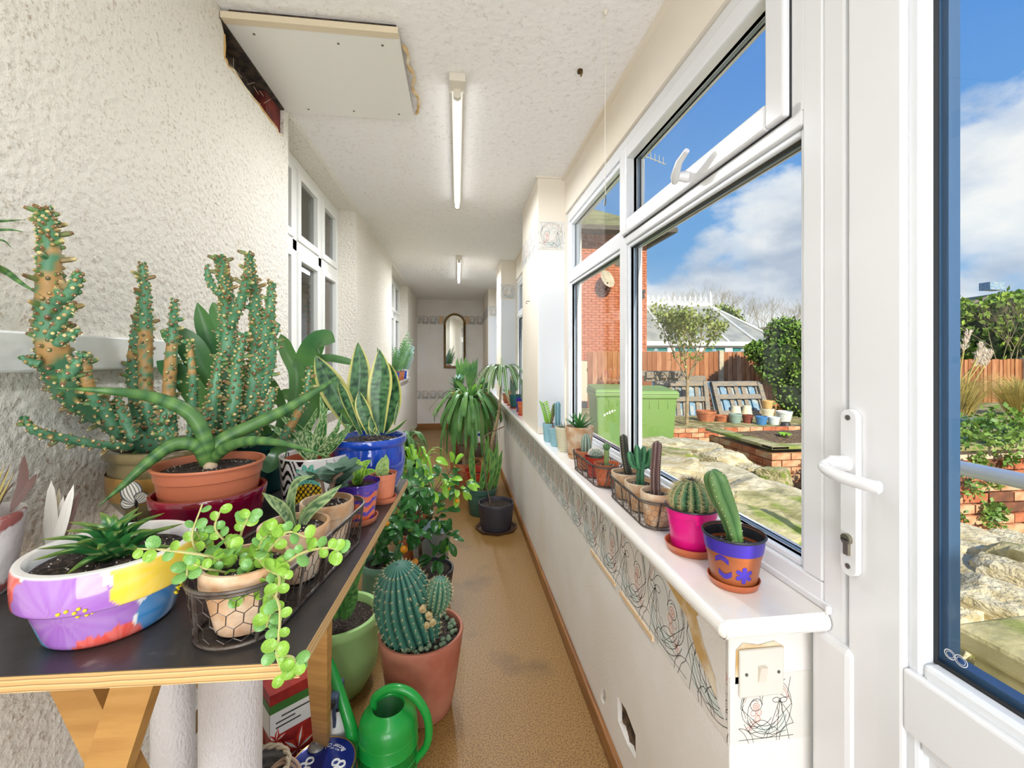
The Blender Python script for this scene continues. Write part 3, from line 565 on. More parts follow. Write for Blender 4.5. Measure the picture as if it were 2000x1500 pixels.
# ------------------------------------------------------------ house windows on the left
def housewin(n, y0, y1, near):
    root = bpy.data.objects.new('window_%d' % n, None); COL.objects.link(root); root.location = (LX - .13, y0, WS); struct(root)
    Wd, Ht = y1 - y0, WT - WS; mb = MB(); zt1 = 1.80 - WS; zt2 = 1.86 - WS
    rectframe(mb, -.03, .012, 0, Wd, 0, Ht, .05); mb.box((-.03, .05, zt1), (.012, Wd - .05, zt2))
    nm = 2; ys = []
    for k in range(nm): 
        yc = Wd * (k + 1) / (nm + 1); mb.box((-.03, yc - .03, .05), (.012, yc + .03, Ht - .05)); ys.append(yc)
    mb.build('frame', 'white', root, smooth=False, bevel=.004)
    E = [.05] + [v for yc in ys for v in (yc - .03, yc + .03)] + [Wd - .05]
    for i in range(0, len(E), 2):
        for a, b in ((.05, zt1), (zt2, Ht - .05)):
            g = MB(); rectframe(g, -.02, .022, E[i], E[i + 1], a, b, .038); g.build('sash', 'white', root, smooth=False, bevel=.003)
            MB().box((-.006, E[i] + .038, a + .038), (-.002, E[i + 1] - .038, b - .038)).build('pane', 'darkglass', root, smooth=False)
    bl = MB(); 
    for k in range(int(Ht / .03)):
        z = .03 + k * .03; bl.add([(-.075, .02, z), (-.075, Wd - .02, z), (-.055, Wd - .02, z + .012), (-.055, .02, z + .012)], [(0, 1, 2, 3)])
    bl.build('blind_slats', mat('blind_slats', '#8f8878', .6), root, smooth=False, stuff=True)
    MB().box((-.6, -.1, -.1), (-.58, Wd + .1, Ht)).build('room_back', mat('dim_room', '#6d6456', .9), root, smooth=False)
    return root
housewin(4, *W1, True); housewin(5, *W2, False)
for (a, c) in (W1, W2):
    struct(MB().box((LX - .12, a, WS - .03), (LX + .035, c, WS + .002)).build('window_sill_house', 'sill', smooth=False, bevel=.006))
# ------------------------------------------------------------ ceiling fittings
p = thing('ceiling_access_panel', 'square white board screwed over a hole in the ceiling against the roughcast wall', 'panel', (-.44, 1.65, 2.272))
MB().box((-.258, -.235, -.004), (.257, .245, .012)).build('board', 'panel', p, smooth=False, bevel=.001)
MB().box((-.258, -.262, -.006), (.257, -.2352, .014)).build('front_batten', 'pedge', p, smooth=False, bevel=.001)
MB().box((-.24, -.25, .012), (.25, .24, .028)).build('packing', 'dark', p, smooth=False)
for x, y in ((-.19, -.2), (.06, -.19), (.2, -.2), (-.16, .21), (.02, .2), (.2, .2)): MB().tube([(x, y, -.0045), (x, y, -.006)], .004, 8).build('screw', 'screw', p)
o = MB().tube(spline([(.262, -.19, .01), (.275, -.14, .012), (.268, -.09, .012), (.285, -.03, .012), (.27, .04, .012), (.287, .11, .012), (.278, .19, .012), (.268, .22, .012)], 26), [.003 + .005 * abs(sin(i * .9)) for i in range(26)], 6).build('broken_ceiling_edge', 'plaster', p)
def batten(loc, ln, label):
    t = thing('fluorescent_light', label, 'ceiling light', loc, None)
    MB().box((-.022, -ln / 2, -.028), (.022, ln / 2, 0)).build('housing', 'batten', t, smooth=False, bevel=.004)
    MB().box((-.03, -ln / 2 - .01, -.032), (.03, -ln / 2 + .07, 0)).build('end_cover', 'batten', t, smooth=False, bevel=.004)
    for y in (-ln / 2 + .05, ln / 2 - .005): MB().box((-.014, y - .01, -.062), (.014, y + .01, -.026)).tube([(0, y - .012, -.052), (0, y + .012, -.052)], .015, 14).build('lamp_holder', 'batten', t, bevel=.001)
    MB().tube([(0, -ln / 2 + .06, -.052), (0, ln / 2 - .01, -.052)], .013, 16).build('tube', 'tube', t)
batten((0, 2.25, CZ), 1.28, 'long fluorescent batten light on the ceiling nearer the camera'); batten((.02, 5.1, CZ), 1.3, 'small-looking fluorescent batten light further down the ceiling')
pc = thing('pull_cord', 'thin white pull cord hanging from the ceiling in front of the window', 'pull cord', (.443, 1.266, CZ))
MB().tube([(0, 0, 0), (0, 0, -.012)], [.008, .004], 10).build('ceiling_rose', 'batten', pc)
MB().tube([(0, 0, -.01), (.001, 0, -.12), (-.001, 0, -.3), (0, 0, -.555)], .0011, 5).build('cord', 'batten', pc)
MB().tube([(0, 0, -.553), (0, 0, -.572), (-.002, 0, -.585)], [.0015, .003, .003], 8).build('cord_end', 'screw', pc)
q = on(1133, 137, CZ) if False else at(1133, 137, F * (CZ - CH) / (HY - 137))
o = MB().tube([(0, 0, 0), (0, 0, -.01)], .010, 10).tube([(0, 0, -.008), (.006, 0, -.016), (.002, 0, -.022)], .003, 6).build('ceiling_hook', 'gold', loc=(q.x, q.y, CZ)); tag(o, 'small brass cup hook in the ceiling', 'hook')
for px_, pl in ((1034, 2.75), (973, 4.85)):
    o = MB().tube([(0, 0, 0), (-.02, 0, 0), (-.024, 0, -.012), (-.014, 0, -.016)], .002, 6).build('wall_hook', 'gold', loc=(.46, pl, 1.62 if px_ > 1000 else 1.62)); tag(o, 'small hook screwed into the %s cream pillar' % ('nearer' if px_ > 1000 else 'second'), 'hook')
# ------------------------------------------------------------ mirror
mr = thing('arched_mirror', 'tall narrow arched mirror in a beaded antique gold frame on the end wall', 'mirror', (-.045, YE - .02, 1.08), rz=-.085)
def arch(w_, h_, n=18): return [(-w_, 0), (w_, 0)] + [(w_ * cos(pi * k / n), h_ - w_ + w_ * sin(pi * k / n)) for k in range(n + 1)]
A_ = arch(.195, .98); B_ = arch(.155, .94); B_ = [(x, z + (.04 if z == 0 else 0)) for x, z in B_]; n = len(A_)
mb = MB(); mb.add([(x, -.004, z) for x, z in A_] + [(x * .95, -.035, z * .985 + .01) for x, z in A_] + [(x, -.02, z) for x, z in B_], [(i, (i + 1) % n, n + (i + 1) % n, n + i) for i in range(n)] + [(n + i, n + (i + 1) % n, 2 * n + (i + 1) % n, 2 * n + i) for i in range(n)]); mb.build('frame', 'gold', mr)
MB().add([(x, -.012, z) for x, z in B_], [tuple(range(n))]).build('mirror_glass', 'mirror', mr, smooth=False)
mb = MB(); PP = spline([V((x * .87, -.03, z * .975 + .015)) for x, z in A_[1:]], 60)
for q in PP: mb.ball(q, .009, 6, 4)
mb.build('beading', mat('beading_gold', '#a88a50', .4, metal=.6), mr, stuff=True)
for x, nm in ((-.24, 'left'), (.22, 'right')):
    pts = [(x - .03, 1.86), (x + .03, 1.87), (x + .04, 2.0), (x - .02, 2.02), (x - .035, 1.95)]
    o = MB().add([(a - .045 + .0, YE - .003, z) for a, z in pts], [tuple(range(5))]).add([(a - .045 + .0, YE, z) for a, z in pts], [tuple(range(5))]).build('bare_wall_patch', mat('tan_patch', '#d9b890', .8), smooth=False)
    tag(o, 'tan torn patch of border on the end wall to the %s of the mirror' % nm, 'wall patch')
# ============================================================ GARDEN
G = thing  # shorthand
def gz(x, y): return -.16 + .10 * max(0, 1 - abs(y - 2) / 3) + .03 * noise.noise(V((x * .8, y * .8, 0)))
nx, ny = 60, 60; vs = []; 
for i in range(nx + 1):
    for j in range(ny + 1):
        x = .76 + (i / nx) ** 1.6 * 40; y = -6 + (j / ny) ** 1.3 * 60; vs.append((x, y, gz(x, y) + .02 * noise.noise(V((x * 3, y * 3, 1)))))
struct(MB().add(vs, [(i * (ny + 1) + j, (i + 1) * (ny + 1) + j, (i + 1) * (ny + 1) + j + 1, i * (ny + 1) + j + 1) for i in range(nx) for j in range(ny)]).build('ground', 'ground'))
struct(MB().box((-1.6, -6, CZ + .1), (.74, 8.6, CZ + .2)).box((-1.6, -6, -.2), (LX - .7, 8.6, CZ + 3)).build('house_body', 'brick', smooth=False))
def lin_(a): return lin(a)
# --- rocks
def rockmesh(seed, flat=.5, n=22, m=13):
    r = random.Random(seed); mb = MB(); vs = []
    for i in range(m + 1):
        t = pi * i / m
        for k in range(n):
            a = 2 * pi * k / n; d = V((sin(t) * cos(a), sin(t) * sin(a), cos(t)))
            p = V([math.copysign(abs(c) ** .62, c) for c in d]); f = 1 + .28 * noise.noise(d * 1.3 + V((seed * 3.1, 0, 0))) + .14 * noise.noise(d * 3 + V((seed, 2, 0))) + .06 * noise.noise(d * 8 + V((seed, 5, 0)))
            vs.append(p * f * .5)
    mb.add(vs, [(i * n + k, (i + 1) * n + k, (i + 1) * n + (k + 1) % n, i * n + (k + 1) % n) for i in range(m) for k in range(n)])
    return mb.mesh('stone')
RM = [rockmesh(i) for i in range(9)]
for i, me in enumerate(RM):
    me.materials.append(M['stone'] if i % 3 else M['stone2']); me.polygons.foreach_set('use_smooth', [True] * len(me.polygons))
    try: me.set_sharp_from_angle(angle=math.radians(32))
    except Exception: pass
rock = G('rockery', 'sunlit rockery of pale cream stones and moss outside the window', 'rockery', (2.4, 3, -.1))
def stone(x, y, z, sx, sy, sz, rz=0, k=None, tilt=(0, 0), m=None, par=rock):
    me = RM[k if k is not None else R_.randrange(9)]
    o = link('stone', me, par, smooth=False)
    o.location = V((x, y, z)) - par.location; o.scale = (sx, sy, sz); o.rotation_euler = (tilt[0], tilt[1], rz)
    return o
def st(px, py, d, wpx, hpx, k, rz=0, tilt=(0, 0), dz=0, dep=1.0):
    p = at(px, py, d); stone(p.x, p.y, p.z + dz, wpx / F * d, wpx / F * d * dep, hpx / F * d, rz, k, tilt)
# flat paving stones, jittered
for iy in range(14):
    for ix in range(13):
        x = 1.0 + ix * .31 + (iy % 2) * .15 + R_.uniform(-.05, .05); y = .9 + iy * .31 + R_.uniform(-.05, .05)
        if (x > 2.85 and 3.7 < y < 5.6) or (x > 2.9 and 2.45 < y < 3.95) or y > 5.0 or (1.4 < x < 2.4 and .5 < y < 1.45) or x > 4.7: continue
        near = max(0, 1 - y / 3.4)
        stone(x, y, gz(x, y) + .01 + R_.uniform(-.02, .03), R_.uniform(.25, .35), R_.uniform(.24, .34), R_.uniform(.10, .2), R_.uniform(0, 6), None, (R_.uniform(-.1, .1), R_.uniform(-.1, .1)))
for k in range(120):
    x, y = R_.uniform(1.15, 3.2), R_.uniform(1.1, 5.2)
    stone(x, y, gz(x, y) + .07, R_.uniform(.07, .17), R_.uniform(.07, .15), R_.uniform(.05, .1), R_.uniform(0, 6))
# bigger boulders seen through the window
for a in [(1500, 1010, 2.9, 210, 110, 1, .3), (1400, 950, 3.5, 190, 60, 4, .1), (1290, 925, 3.6, 160, 55, 2, 1.2), (1408, 905, 4.3, 80, 50, 7, .2), (1512, 932, 3.8, 56, 40, 3, .6), (1462, 920, 4.1, 50, 26, 5, .1),
          (1285, 872, 5.0, 90, 26, 8, .3), (1350, 875, 5.0, 110, 24, 1, .8), (1300, 895, 4.4, 110, 34, 0, .5), (1545, 1040, 2.4, 220, 110, 6, .2), (1440, 1060, 2.2, 260, 120, 0, -.5), (1330, 990, 2.5, 190, 100, 5, .9), (1500, 1120, 1.9, 240, 90, 3, .1), (1300, 985, 2.3, 130, 110, 7, .4)]:
    st(*a)
# stones beyond the door glass
for a in [(1880, 1075, 2.6, 170, 75, 1, .1), (1990, 1085, 2.5, 110, 70, 4, .1), (1870, 1165, 2.35, 220, 150, 5, .1), (1975, 1130, 2.2, 110, 70, 2, .5), (1840, 1240, 2.0, 120, 130, 8, .4), (1960, 1200, 2.0, 150, 100, 1, .4), (1830, 1110, 2.5, 90, 80, 6, .2), (2060, 1150, 2.2, 160, 160, 3, .2)]:
    st(*a)
moss = MB()
for k in range(46):
    x, y = R_.uniform(1.2, 3.3), R_.uniform(1.4, 5.6); z = gz(x, y) + .045
    moss.ball((x - 2.4, y - 3, z + .1), R_.uniform(.05, .12), 9, 5, (1, 1, .35))
moss.build('moss_cushions', 'moss', rock, stuff=True)
# --- brick planter
BRK = {}
def bricks(par, origin, du, length, h, names=('brick', 'brick2'), bw=.215, bh=.065, gap=.01, depth=.05, nrm=None, name='brick', seedp=.4, stuff=False, zstart=0):
    """individual bricks laid along du from origin, facing nrm; shares meshes"""
    du = V(du).normalized(); nrm = V(nrm); up = V((0, 0, 1)); R = Matrix((du, -nrm, up)).transposed().to_4x4()
    row = 0; z = zstart; big = MB()
    while z + bh <= h + .001:
        x = -(bw / 2 if row % 2 else 0)
        while x < length:
            a, b = max(0, x), min(length, x + bw)
            if b - a > .03:
                mn = names[0] if R_.random() > seedp else R_.choice(names[1:]); pr = R_.uniform(0, .006)
                if stuff: big.box((a, -pr, z), (b, depth, z + bh), R)
                else:
                    key = (mn, round(b - a, 3)); 
                    if key not in BRK:
                        me = MB().box((0, 0, 0), (b - a, depth, bh)).mesh('brick'); me.materials.append(M[mn]); BRK[key] = me
                    o = link(name, BRK[key], par, smooth=False); p = V(origin) + du * a + nrm * pr + up * z
                    o.matrix_local = Matrix.Translation(p - par.location) @ R
            x += bw + gap
        z += bh + gap; row += 1
    if stuff: o = big.build(name, names[0], par, smooth=False, loc=V(origin) - par.location, stuff=True)
pl = G('brick_planter', 'raised orange brick planter bed filled with dark soil behind the rockery', 'planter', (3.3, 4.22, -.15))
px0, py0 = 3.30, 4.22
MB().box((.03, .03, 0), (2.4, 1.2, .36)).build('core', 'mortar', pl, smooth=False)
bricks(pl, (px0, py0 + 1.15, -.12), (0, -1, 0), 1.15, .42, nrm=(-1, 0, 0)); bricks(pl, (px0, py0, -.12), (1, 0, 0), 2.2, .42, ('brick2', 'brick', 'brick2'), nrm=(0, -1, 0))
MB().box((-.03, -.04, .445), (.17, 1.2, .48)).box((-.03, -.04, .4449), (2.4, .12, .4795)).build('coping', 'stone2', pl, smooth=False, bevel=.006)
mb = MB(); n = 24; g = [(.1 + 2.3 * i / n, .1 + 1.1 * j / n, .42 + .06 * sin(pi * j / n) + .02 * noise.noise(V((i * .5, j * .5, 0)))) for i in range(n + 1) for j in range(n + 1)]
mb.add(g, [(i * (n + 1) + j, (i + 1) * (n + 1) + j, (i + 1) * (n + 1) + j + 1, i * (n + 1) + j + 1) for i in range(n) for j in range(n)]); mb.build('soil', 'gsoil', pl)
mb = MB()
for k in range(30): a = R_.uniform(0, 6.28); mb.leaf([(.55, .5, .46), (.55 + .05 * cos(a), .5 + .05 * sin(a), .52), (.55 + .09 * cos(a), .5 + .09 * sin(a), .50)], .03, (0, 0, 1), 'ovate', nc=1, ns=4)
mb.build('seedling', 'yucayoung', pl, stuff=True)
# --- rear kerb with flat edging in front of the pots
kb = G('brick_edging', 'low line of orange edging bricks below the row of empty garden pots', 'edging', (2.6, 6.55, -.16))
bricks(kb, (2.6, 6.55, -.16), (1, 0, 0), 3.4, .30, ('brick2', 'brick'), nrm=(0, -1, 0), depth=.11)
struct(MB().box((2.2, 6.66, -.16), (6.6, 9.8, .10)).build('rear_terrace', 'ground', smooth=False))
# --- brick retaining wall seen through the door, ivy along the top
bw = G('brick_retaining_wall', 'old brick retaining wall with ivy trailing over it outside the door glass', 'wall', (3.2, 2.82, -.1))
MB().box((0, .04, 0), (3, .3, .66)).build('core', 'mortar', bw, smooth=False)
bricks(bw, (3.2, 2.82, -.08), (1, 0, 0), 2.6, .62, ('brick', 'brick3', 'brick2'), nrm=(0, -1, 0), bh=.07, gap=.012, seedp=.6)
MB().box((-.02, -.03, .66), (3, .34, .70)).build('coping', 'stone2', bw, smooth=False, bevel=.008)
def leafcloud(mb, c, r, n, size, shape='ovate', up=.3, sq=(1, 1, 1), surf=.5, rr=R_):
    for k in range(n):
        d = V((rr.gauss(0, 1), rr.gauss(0, 1), rr.gauss(0, 1))).normalized(); q = V(c) + V((d.x * r * sq[0], d.y * r * sq[1], d.z * r * sq[2])) * (surf + (1 - surf) * rr.random())
        t = V((rr.gauss(0, 1), rr.gauss(0, 1), rr.gauss(0, 1) + up)).normalized() * size * rr.uniform(.6, 1.3); s = t.orthogonal().normalized() * t.length * .32
        s = Matrix.Rotation(rr.uniform(0, 6.28), 3, t.normalized()) @ s
        mb.add([q, q + t * .5 + s, q + t, q + t * .5 - s], [(0, 1, 2, 3)])
mb = MB()
for k in range(26): leafcloud(mb, (R_.uniform(.1, 3), -.02 + R_.uniform(-.05, .2), R_.uniform(.62, .86)), .16, 90, .045)
for k in range(12): z = R_.uniform(.1, .6); leafcloud(mb, (.75 + R_.uniform(-.18, .2) - (.6 - z) * .2, -.04, z), .07, 40, .04, sq=(1, .3, 1))
iv = mb.build('ivy', 'ivy', None, loc=(3.2, 2.82, -.1), smooth=False, stuff=True); tag(iv, 'green ivy growing along the top of the brick retaining wall beyond the door', 'ivy')
lw = MB().box((3.7, 3.17, -.1), (9.5, 3.78, .50)).build('lawn_strip', 'grass', smooth=False); tag(lw, 'strip of bright green grass above the retaining wall seen through the door', 'lawn')
o = MB().box((0, 0, 0), (5.6, .07, .62)).build('timber_edging', 'pallet', smooth=False, bevel=.01, loc=(3.9, 3.80, -.05)); tag(o, 'weathered timber edging board between the grass and the border plants', 'board')
struct(MB().box((5.8, 3.9, -.2), (12, 6.2, .52)).build('border_bed', 'ground', smooth=False))
# --- handrail outside the door
hr = G('handrail', 'pale blue-grey metal handrail outside the door', 'handrail', (1.63, 1.42, -.06))
MB().tube([(0, 0, .955), (.012, -.35, .955), (.02, -1.2, .955)], .024, 14).build('rail', 'rail', hr)
MB().tube([(0, -.02, 0), (0, -.02, .95)], .019, 14).build('post', 'rail', hr)
# --- carved stone block
cs = G('carved_stone_block', 'square carved sandstone block with mossy scroll reliefs at the bottom of the door glass', 'stone block', (1.90, .95, -.1), rz=.05)
MB().box((-.26, -.26, 0), (.26, .26, .42)).build('block', 'stone2', cs, smooth=False, bevel=.02)
MB().box((-.29, -.29, .42), (.29, .29, .495)).build('cap', 'stone2', cs, smooth=False, bevel=.015)
for k in range(4):
    a = pi / 2 * k; mb = MB()
    for c0 in (-.12, .10):
        mb.tube([V((c0 + (.02 + .007 * t) * cos(t), -.262, .25 + (.03 + .011 * t) * sin(t))) for t in [i * .5 for i in range(14)]], .012, 6)
    mb.v = [tuple(Matrix.Rotation(a, 3, 'Z') @ V(v)) for v in mb.v]; mb.build('scroll_relief', 'stone2', cs, stuff=False)
mb = MB(); 
for i in range(5): mb.tube([V(((.20 - .035 * i) * cos(t * .4), (.20 - .035 * i) * sin(t * .4), .496)) for t in range(17)], .011, 5)
mb.build('top_relief', 'stone2', cs, stuff=True)
# --- bins
def wbin(px_, d, label, mark):
    p = at(px_, 780, d); b = G('wheelie_bin', label, 'bin', (p.x, p.y, -.16), 'lime green wheelie bins by the fence', rz=-.12)
    mb = MB(); H = .94
    mb.add([(-.22, -.25, 0), (.22, -.25, 0), (.22, .25, 0), (-.22, .25, 0), (-.27, -.33, H), (.27, -.33, H), (.27, .33, H), (-.27, .33, H)], [(3, 2, 1, 0), (0, 1, 5, 4), (1, 2, 6, 5), (2, 3, 7, 6), (3, 0, 4, 7), (4, 5, 6, 7)]); mb.build('body', 'bin', b, smooth=False, bevel=.03)
    MB().box((-.285, -.345, H - .05), (.285, .345, H)).build('rim', 'bin', b, smooth=False, bevel=.01)
    MB().add([(-.29, -.36, H + .004), (.29, -.36, H + .004), (.29, .35, H + .004), (-.29, .35, H + .004), (-.27, -.33, H + .05), (.27, -.33, H + .05), (.27, .30, H + .085), (-.27, .30, H + .085)], [(0, 1, 5, 4), (1, 2, 6, 5), (2, 3, 7, 6), (3, 0, 4, 7), (4, 5, 6, 7), (3, 2, 1, 0)]).build('lid', 'bin', b, smooth=False, bevel=.012)
    for s in (-1, 1): MB().tube([(s * .235, .24, .1), (s * .27, .24, .1)], .1, 18).build('wheel', 'black', b)
    for k in (-.1, .02, .14): MB().box((k, -.327, H - .18), (k + .008, -.318, H - .06)).build('rib', 'bin', b, smooth=False)
    if mark:
        mb = MB()
        for k in range(9): x = -.16 + k * .035; mb.box((x, -.31, .62 + k * .018 + R_.uniform(-.01, .01)), (x + .022, -.300, .65 + k * .02 + (.04 if k == 7 else 0)))
        mb.build('white_mark', 'white', b, smooth=False, stuff=True)
wbin(1192, 6.3, 'lime green wheelie bin with a scratched white mark, seen through the left pane', True); wbin(1268, 6.0, 'lime green wheelie bin right of the window mullion', False)
# --- fence
fn = G('garden_fence', 'long reddish brown close-boarded timber fence with concrete posts', 'fence', (3.0, 9.8, -.15))
PLK = []
for i in range(5):
    me = MB().box((0, -.008, 0), (.125, .008, 1.56)).mesh('plank'); me.materials.append(M['fence%d' % (i % 3)] if i < 4 else M['fence']); PLK.append(me)
x = 0; k = 0; posts = []
fz = lambda X: 0 if X < 6.3 else -.18
while x < 12.5:
    if k % 18 == 9: posts.append(x); x += .13; k += 1; continue
    o = link('plank', PLK[(k * 7 + k // 3) % 5], fn, smooth=False); o.location = (x, R_.uniform(-.006, .006), fz(x) + R_.uniform(-.012, .012)); o.rotation_euler = (0, 0, R_.uniform(.03, .16)); x += .12; k += 1
for x in posts: MB().box((x, -.06, 0), (x + .11, .06, 1.6 + fz(x))).build('concrete_post', 'concrete', fn, smooth=False, bevel=.01)
MB().box((0, .01, .3), (12.5, .06, .38)).box((0, .01, 1.1), (12.5, .06, 1.18)).build('rail', 'fence', fn, smooth=False)
# --- neighbour house
hs = G('neighbour_house', 'two-storey red brick neighbouring house with mossy tiled roof behind the fence', 'house', (5.44, 12, -.3))
MB().box((-6, .03, 0), (0, 7, 5.2)).build('walls', 'mortar', hs, smooth=False)
bricks(hs, (2.9, 12, 1.2), (1, 0, 0), 2.54, 3.95, ('brick', 'brick', 'brick2'), nrm=(0, -1, 0), name='brick', seedp=.3, stuff=True, depth=.06, bh=.066)
mb = MB().add([(-7, -.5, 5.15), (.55, -.5, 5.15), (.55, 7.5, 5.15), (-7, 7.5, 5.15), (-4, 3.5, 7.6), (-3.2, 3.5, 7.6)], [(0, 1, 5, 4), (1, 2, 5), (2, 3, 4, 5), (3, 0, 4), (3, 2, 1, 0)]); mb.build('roof', 'rooftile', hs, smooth=False)
MB().box((-7, -.62, 5.05), (.62, -.5, 5.17)).box((.5, -.5, 5.05), (.62, 7.5, 5.17)).box((-7, -.5, 5.1), (.5, 0, 5.13)).build('gutter', 'gutter', hs, smooth=False)
MB().box((-.95, -.02, 4.2), (-.5, .05, 4.75)).build('window', 'gutter', hs, smooth=False)
q = aty(1186, 545, 11.7) - hs.location
MB().lathe([(0, -.06), (.1, -.05), (.2, -.02), (.26, .02)], 24, closed=False).build('satellite_dish', 'concrete', hs, loc=q).rotation_euler = (1.2, .5, .3)
MB().tube([q + V((0, 0, -.1)), q + V((.05, .1, -.2)), q + V((.05, .28, -.25))], .025, 6).build('dish_bracket', 'black', hs)
q = aty(1253, 575, 11.95) - hs.location
MB().box(tuple(q + V((-.08, -.08, .02))), tuple(q + V((.08, .1, .12)))).box(tuple(q + V((-.06, -.08, -.12))), tuple(q + V((.06, .1, -.02)))).build('security_lamp', 'black', hs, smooth=False)
# TV aerial
q = aty(1278, 312, 30); ar = G('tv_aerial', 'distant pale television aerial high above the neighbouring roof', 'aerial', tuple(q))
MB().tube([(-.8, 0, .25), (.9, 0, -.3)], .03, 4).build('boom', 'concrete', ar)
for k in range(5): x = -.6 + k * .32; MB().tube([(x, 0, .45 - x * .32), (x, 0, -.1 - x * .32)], .025, 4).build('element', 'concrete', ar)
MB().tube([(-.8, 0, .25), (-.9, 0, -q.z - .2)], .05, 4).build('mast', 'concrete', ar)
# --- conservatory
cv = G('conservatory', 'white conservatory with pitched polycarbonate roof and ridge cresting behind the fence', 'conservatory', (5.5, 12.5, -.3))
cx0, cx1, ez = 0, 4.7, 2.04; ridge = [(0, 2.6, 3.52), (3.75, 2.6, 3.52)]
rt = [(cx0, 0, ez), (cx1, 0, ez), (cx1, 5.2, ez), (cx0, 5.2, ez)]
mb = MB().add(rt + ridge, [(0, 1, 5, 4), (1, 2, 5), (2, 3, 4, 5)]); mb.build('roof_glazing', 'roofglass', cv, smooth=False)
for k in range(6):
    t = k / 5; a = V((cx0 + (cx1 - cx0) * t, -.02, ez + .02)); b = V((ridge[0][0] + (ridge[1][0] - ridge[0][0]) * min(1, t * 1.12 + .1 if k < 5 else 1), 2.6, 3.54)); MB().tube([a, b], .035, 5).build('glazing_bar', 'white', cv, smooth=False)
MB().tube([(cx1, 5.2, ez), (3.75, 2.6, 3.54)], .035, 5).build('glazing_bar', 'white', cv, smooth=False)
MB().box((0, 2.54, 3.46), (3.85, 2.66, 3.60)).build('ridge_beam', 'white', cv, smooth=False)
for k in range(19):
    x = -.05 + k * .205; mb = MB(); mb.tube([(x, 2.6, 3.6), (x, 2.6, 3.7)], .022, 5).ball((x, 2.6, 3.76), .06, 8, 5, (.8, .3, .9)).cone((x, 2.6, 3.79), (x, 2.6, 3.88), .03, 6)
    mb.tube([(x - .09, 2.6, 3.62), (x - .05, 2.6, 3.70), (x, 2.6, 3.66), (x + .05, 2.6, 3.70), (x + .09, 2.6, 3.62)], .015, 4); mb.build('crest_finial', 'white', cv)
MB().tube([(3.82, 2.6, 3.55), (3.82, 2.6, 3.85), (3.82, 2.6, 4.05)], [.05, .06, .01], 8).build('end_finial', 'white', cv)
MB().box((-.1, -.12, ez - .1), (cx1 + .12, 0, ez + .03)).box((cx1, 0, ez - .1), (cx1 + .12, 5.2, ez + .03)).build('gutter', 'white', cv, smooth=False)
MB().box((0, 0, .3), (cx1, .08, ez - .34)).box((0, 0, ez - .16), (cx1, .08, ez - .1)).build('frame', 'white', cv, smooth=False)
for k in range(6):
    x = k * .94 - .12
    MB().box((max(0, x), -.01, ez - .36), (x + .24, .09, ez - .13)).build('mullion', 'white', cv, smooth=False)
    if k < 5:
        MB().box((x + .24, .03, ez - .34), (x + .94, .05, ez - .16)).build('leaded_pane', 'tealglass', cv, smooth=False)
        MB().ball((x + .59, .02, ez - .25), .07, 8, 4, (1, .2, 1)).box((x + .24, .018, ez - .28), (x + .94, .03, ez - .265)).build('leaded_flower', 'palletblue', cv, smooth=False)
# --- pallets leaning on the fence
def pallet(name, label, px0_, px1_, pyt, pyb, d, nsl, slant, grp):
    a, b = at(px0_, pyb, d), at(px1_, pyt, d + .35); w_ = b.x - a.x; h_ = b.z - a.z
    t = G(name, label, 'pallet', (a.x, a.y, a.z), grp)
    def pk(x0, x1, z0, z1, y0, y1, nm, mt): 
        mb = MB(); dy = .28
        vs = [(x + slant * (h_ - z), y + dy * z / h_, z) for x in (x0, x1) for y in (y0, y1) for z in (z0, z1)]
        mb.add(vs, [(0, 1, 3, 2), (4, 6, 7, 5), (0, 4, 5, 1), (2, 3, 7, 6), (0, 2, 6, 4), (1, 5, 7, 3)]); mb.build(nm, mt, t, smooth=False)
    for k in range(nsl):
        x = w_ * (k + .2) / nsl; pk(x, x + w_ / nsl * .58, .0, h_ - .04, .05, .07, 'slat', 'palletblue' if k % 4 == 1 else 'pallet')
    for z in (.0, h_ * .48, h_ - .09): pk(0, w_, z, z + .09, 0, .05, 'rail', 'pallet')
    for x in (0, w_ - .09): pk(x, x + .09, 0, h_, -.02, .03, 'stile', 'pallet')
    pk(-.02, w_ + .02, 0.02, h_, .09, .11, 'back_board', 'palletblue') if nsl > 6 else None
pallet('slatted_panel', 'weathered slatted timber panel leaning on the fence behind the small tree', 1292, 1385, 745, 822, 8.6, 8, -.12, 'slatted panels')
pallet('slatted_panel', 'upright slatted timber panel leaning on the fence above the flowerpots', 1405, 1490, 745, 812, 8.7, 7, 0, 'slatted panels')
for (a, b, c, d_, l) in ((1245, 735, 1345, 748, 'upper'), (1262, 745, 1385, 758, 'lower')):
    p, q = at(a, b, 8.2), at(c, b + 2, 8.25); o = MB().box((0, 0, 0), (q.x - p.x, .12, .1)).build('timber_beam', 'pallet', smooth=False, bevel=.008, loc=p); tag(o, '%s of the weathered timber beams stacked behind the green bins' % l, 'timber')
for i, a in enumerate((1268, 1296, 1322)):
    p = at(a, 733, 8.2); o = MB().box((-.07, -.05, -.05), (.07, .08, .07)).build('timber_block', 'pallet', smooth=False, bevel=.006, loc=p); tag(o, ('left', 'middle', 'right')[i] + ' grey timber block on the beams behind the green bins', 'timber', 'timber blocks on the beams')
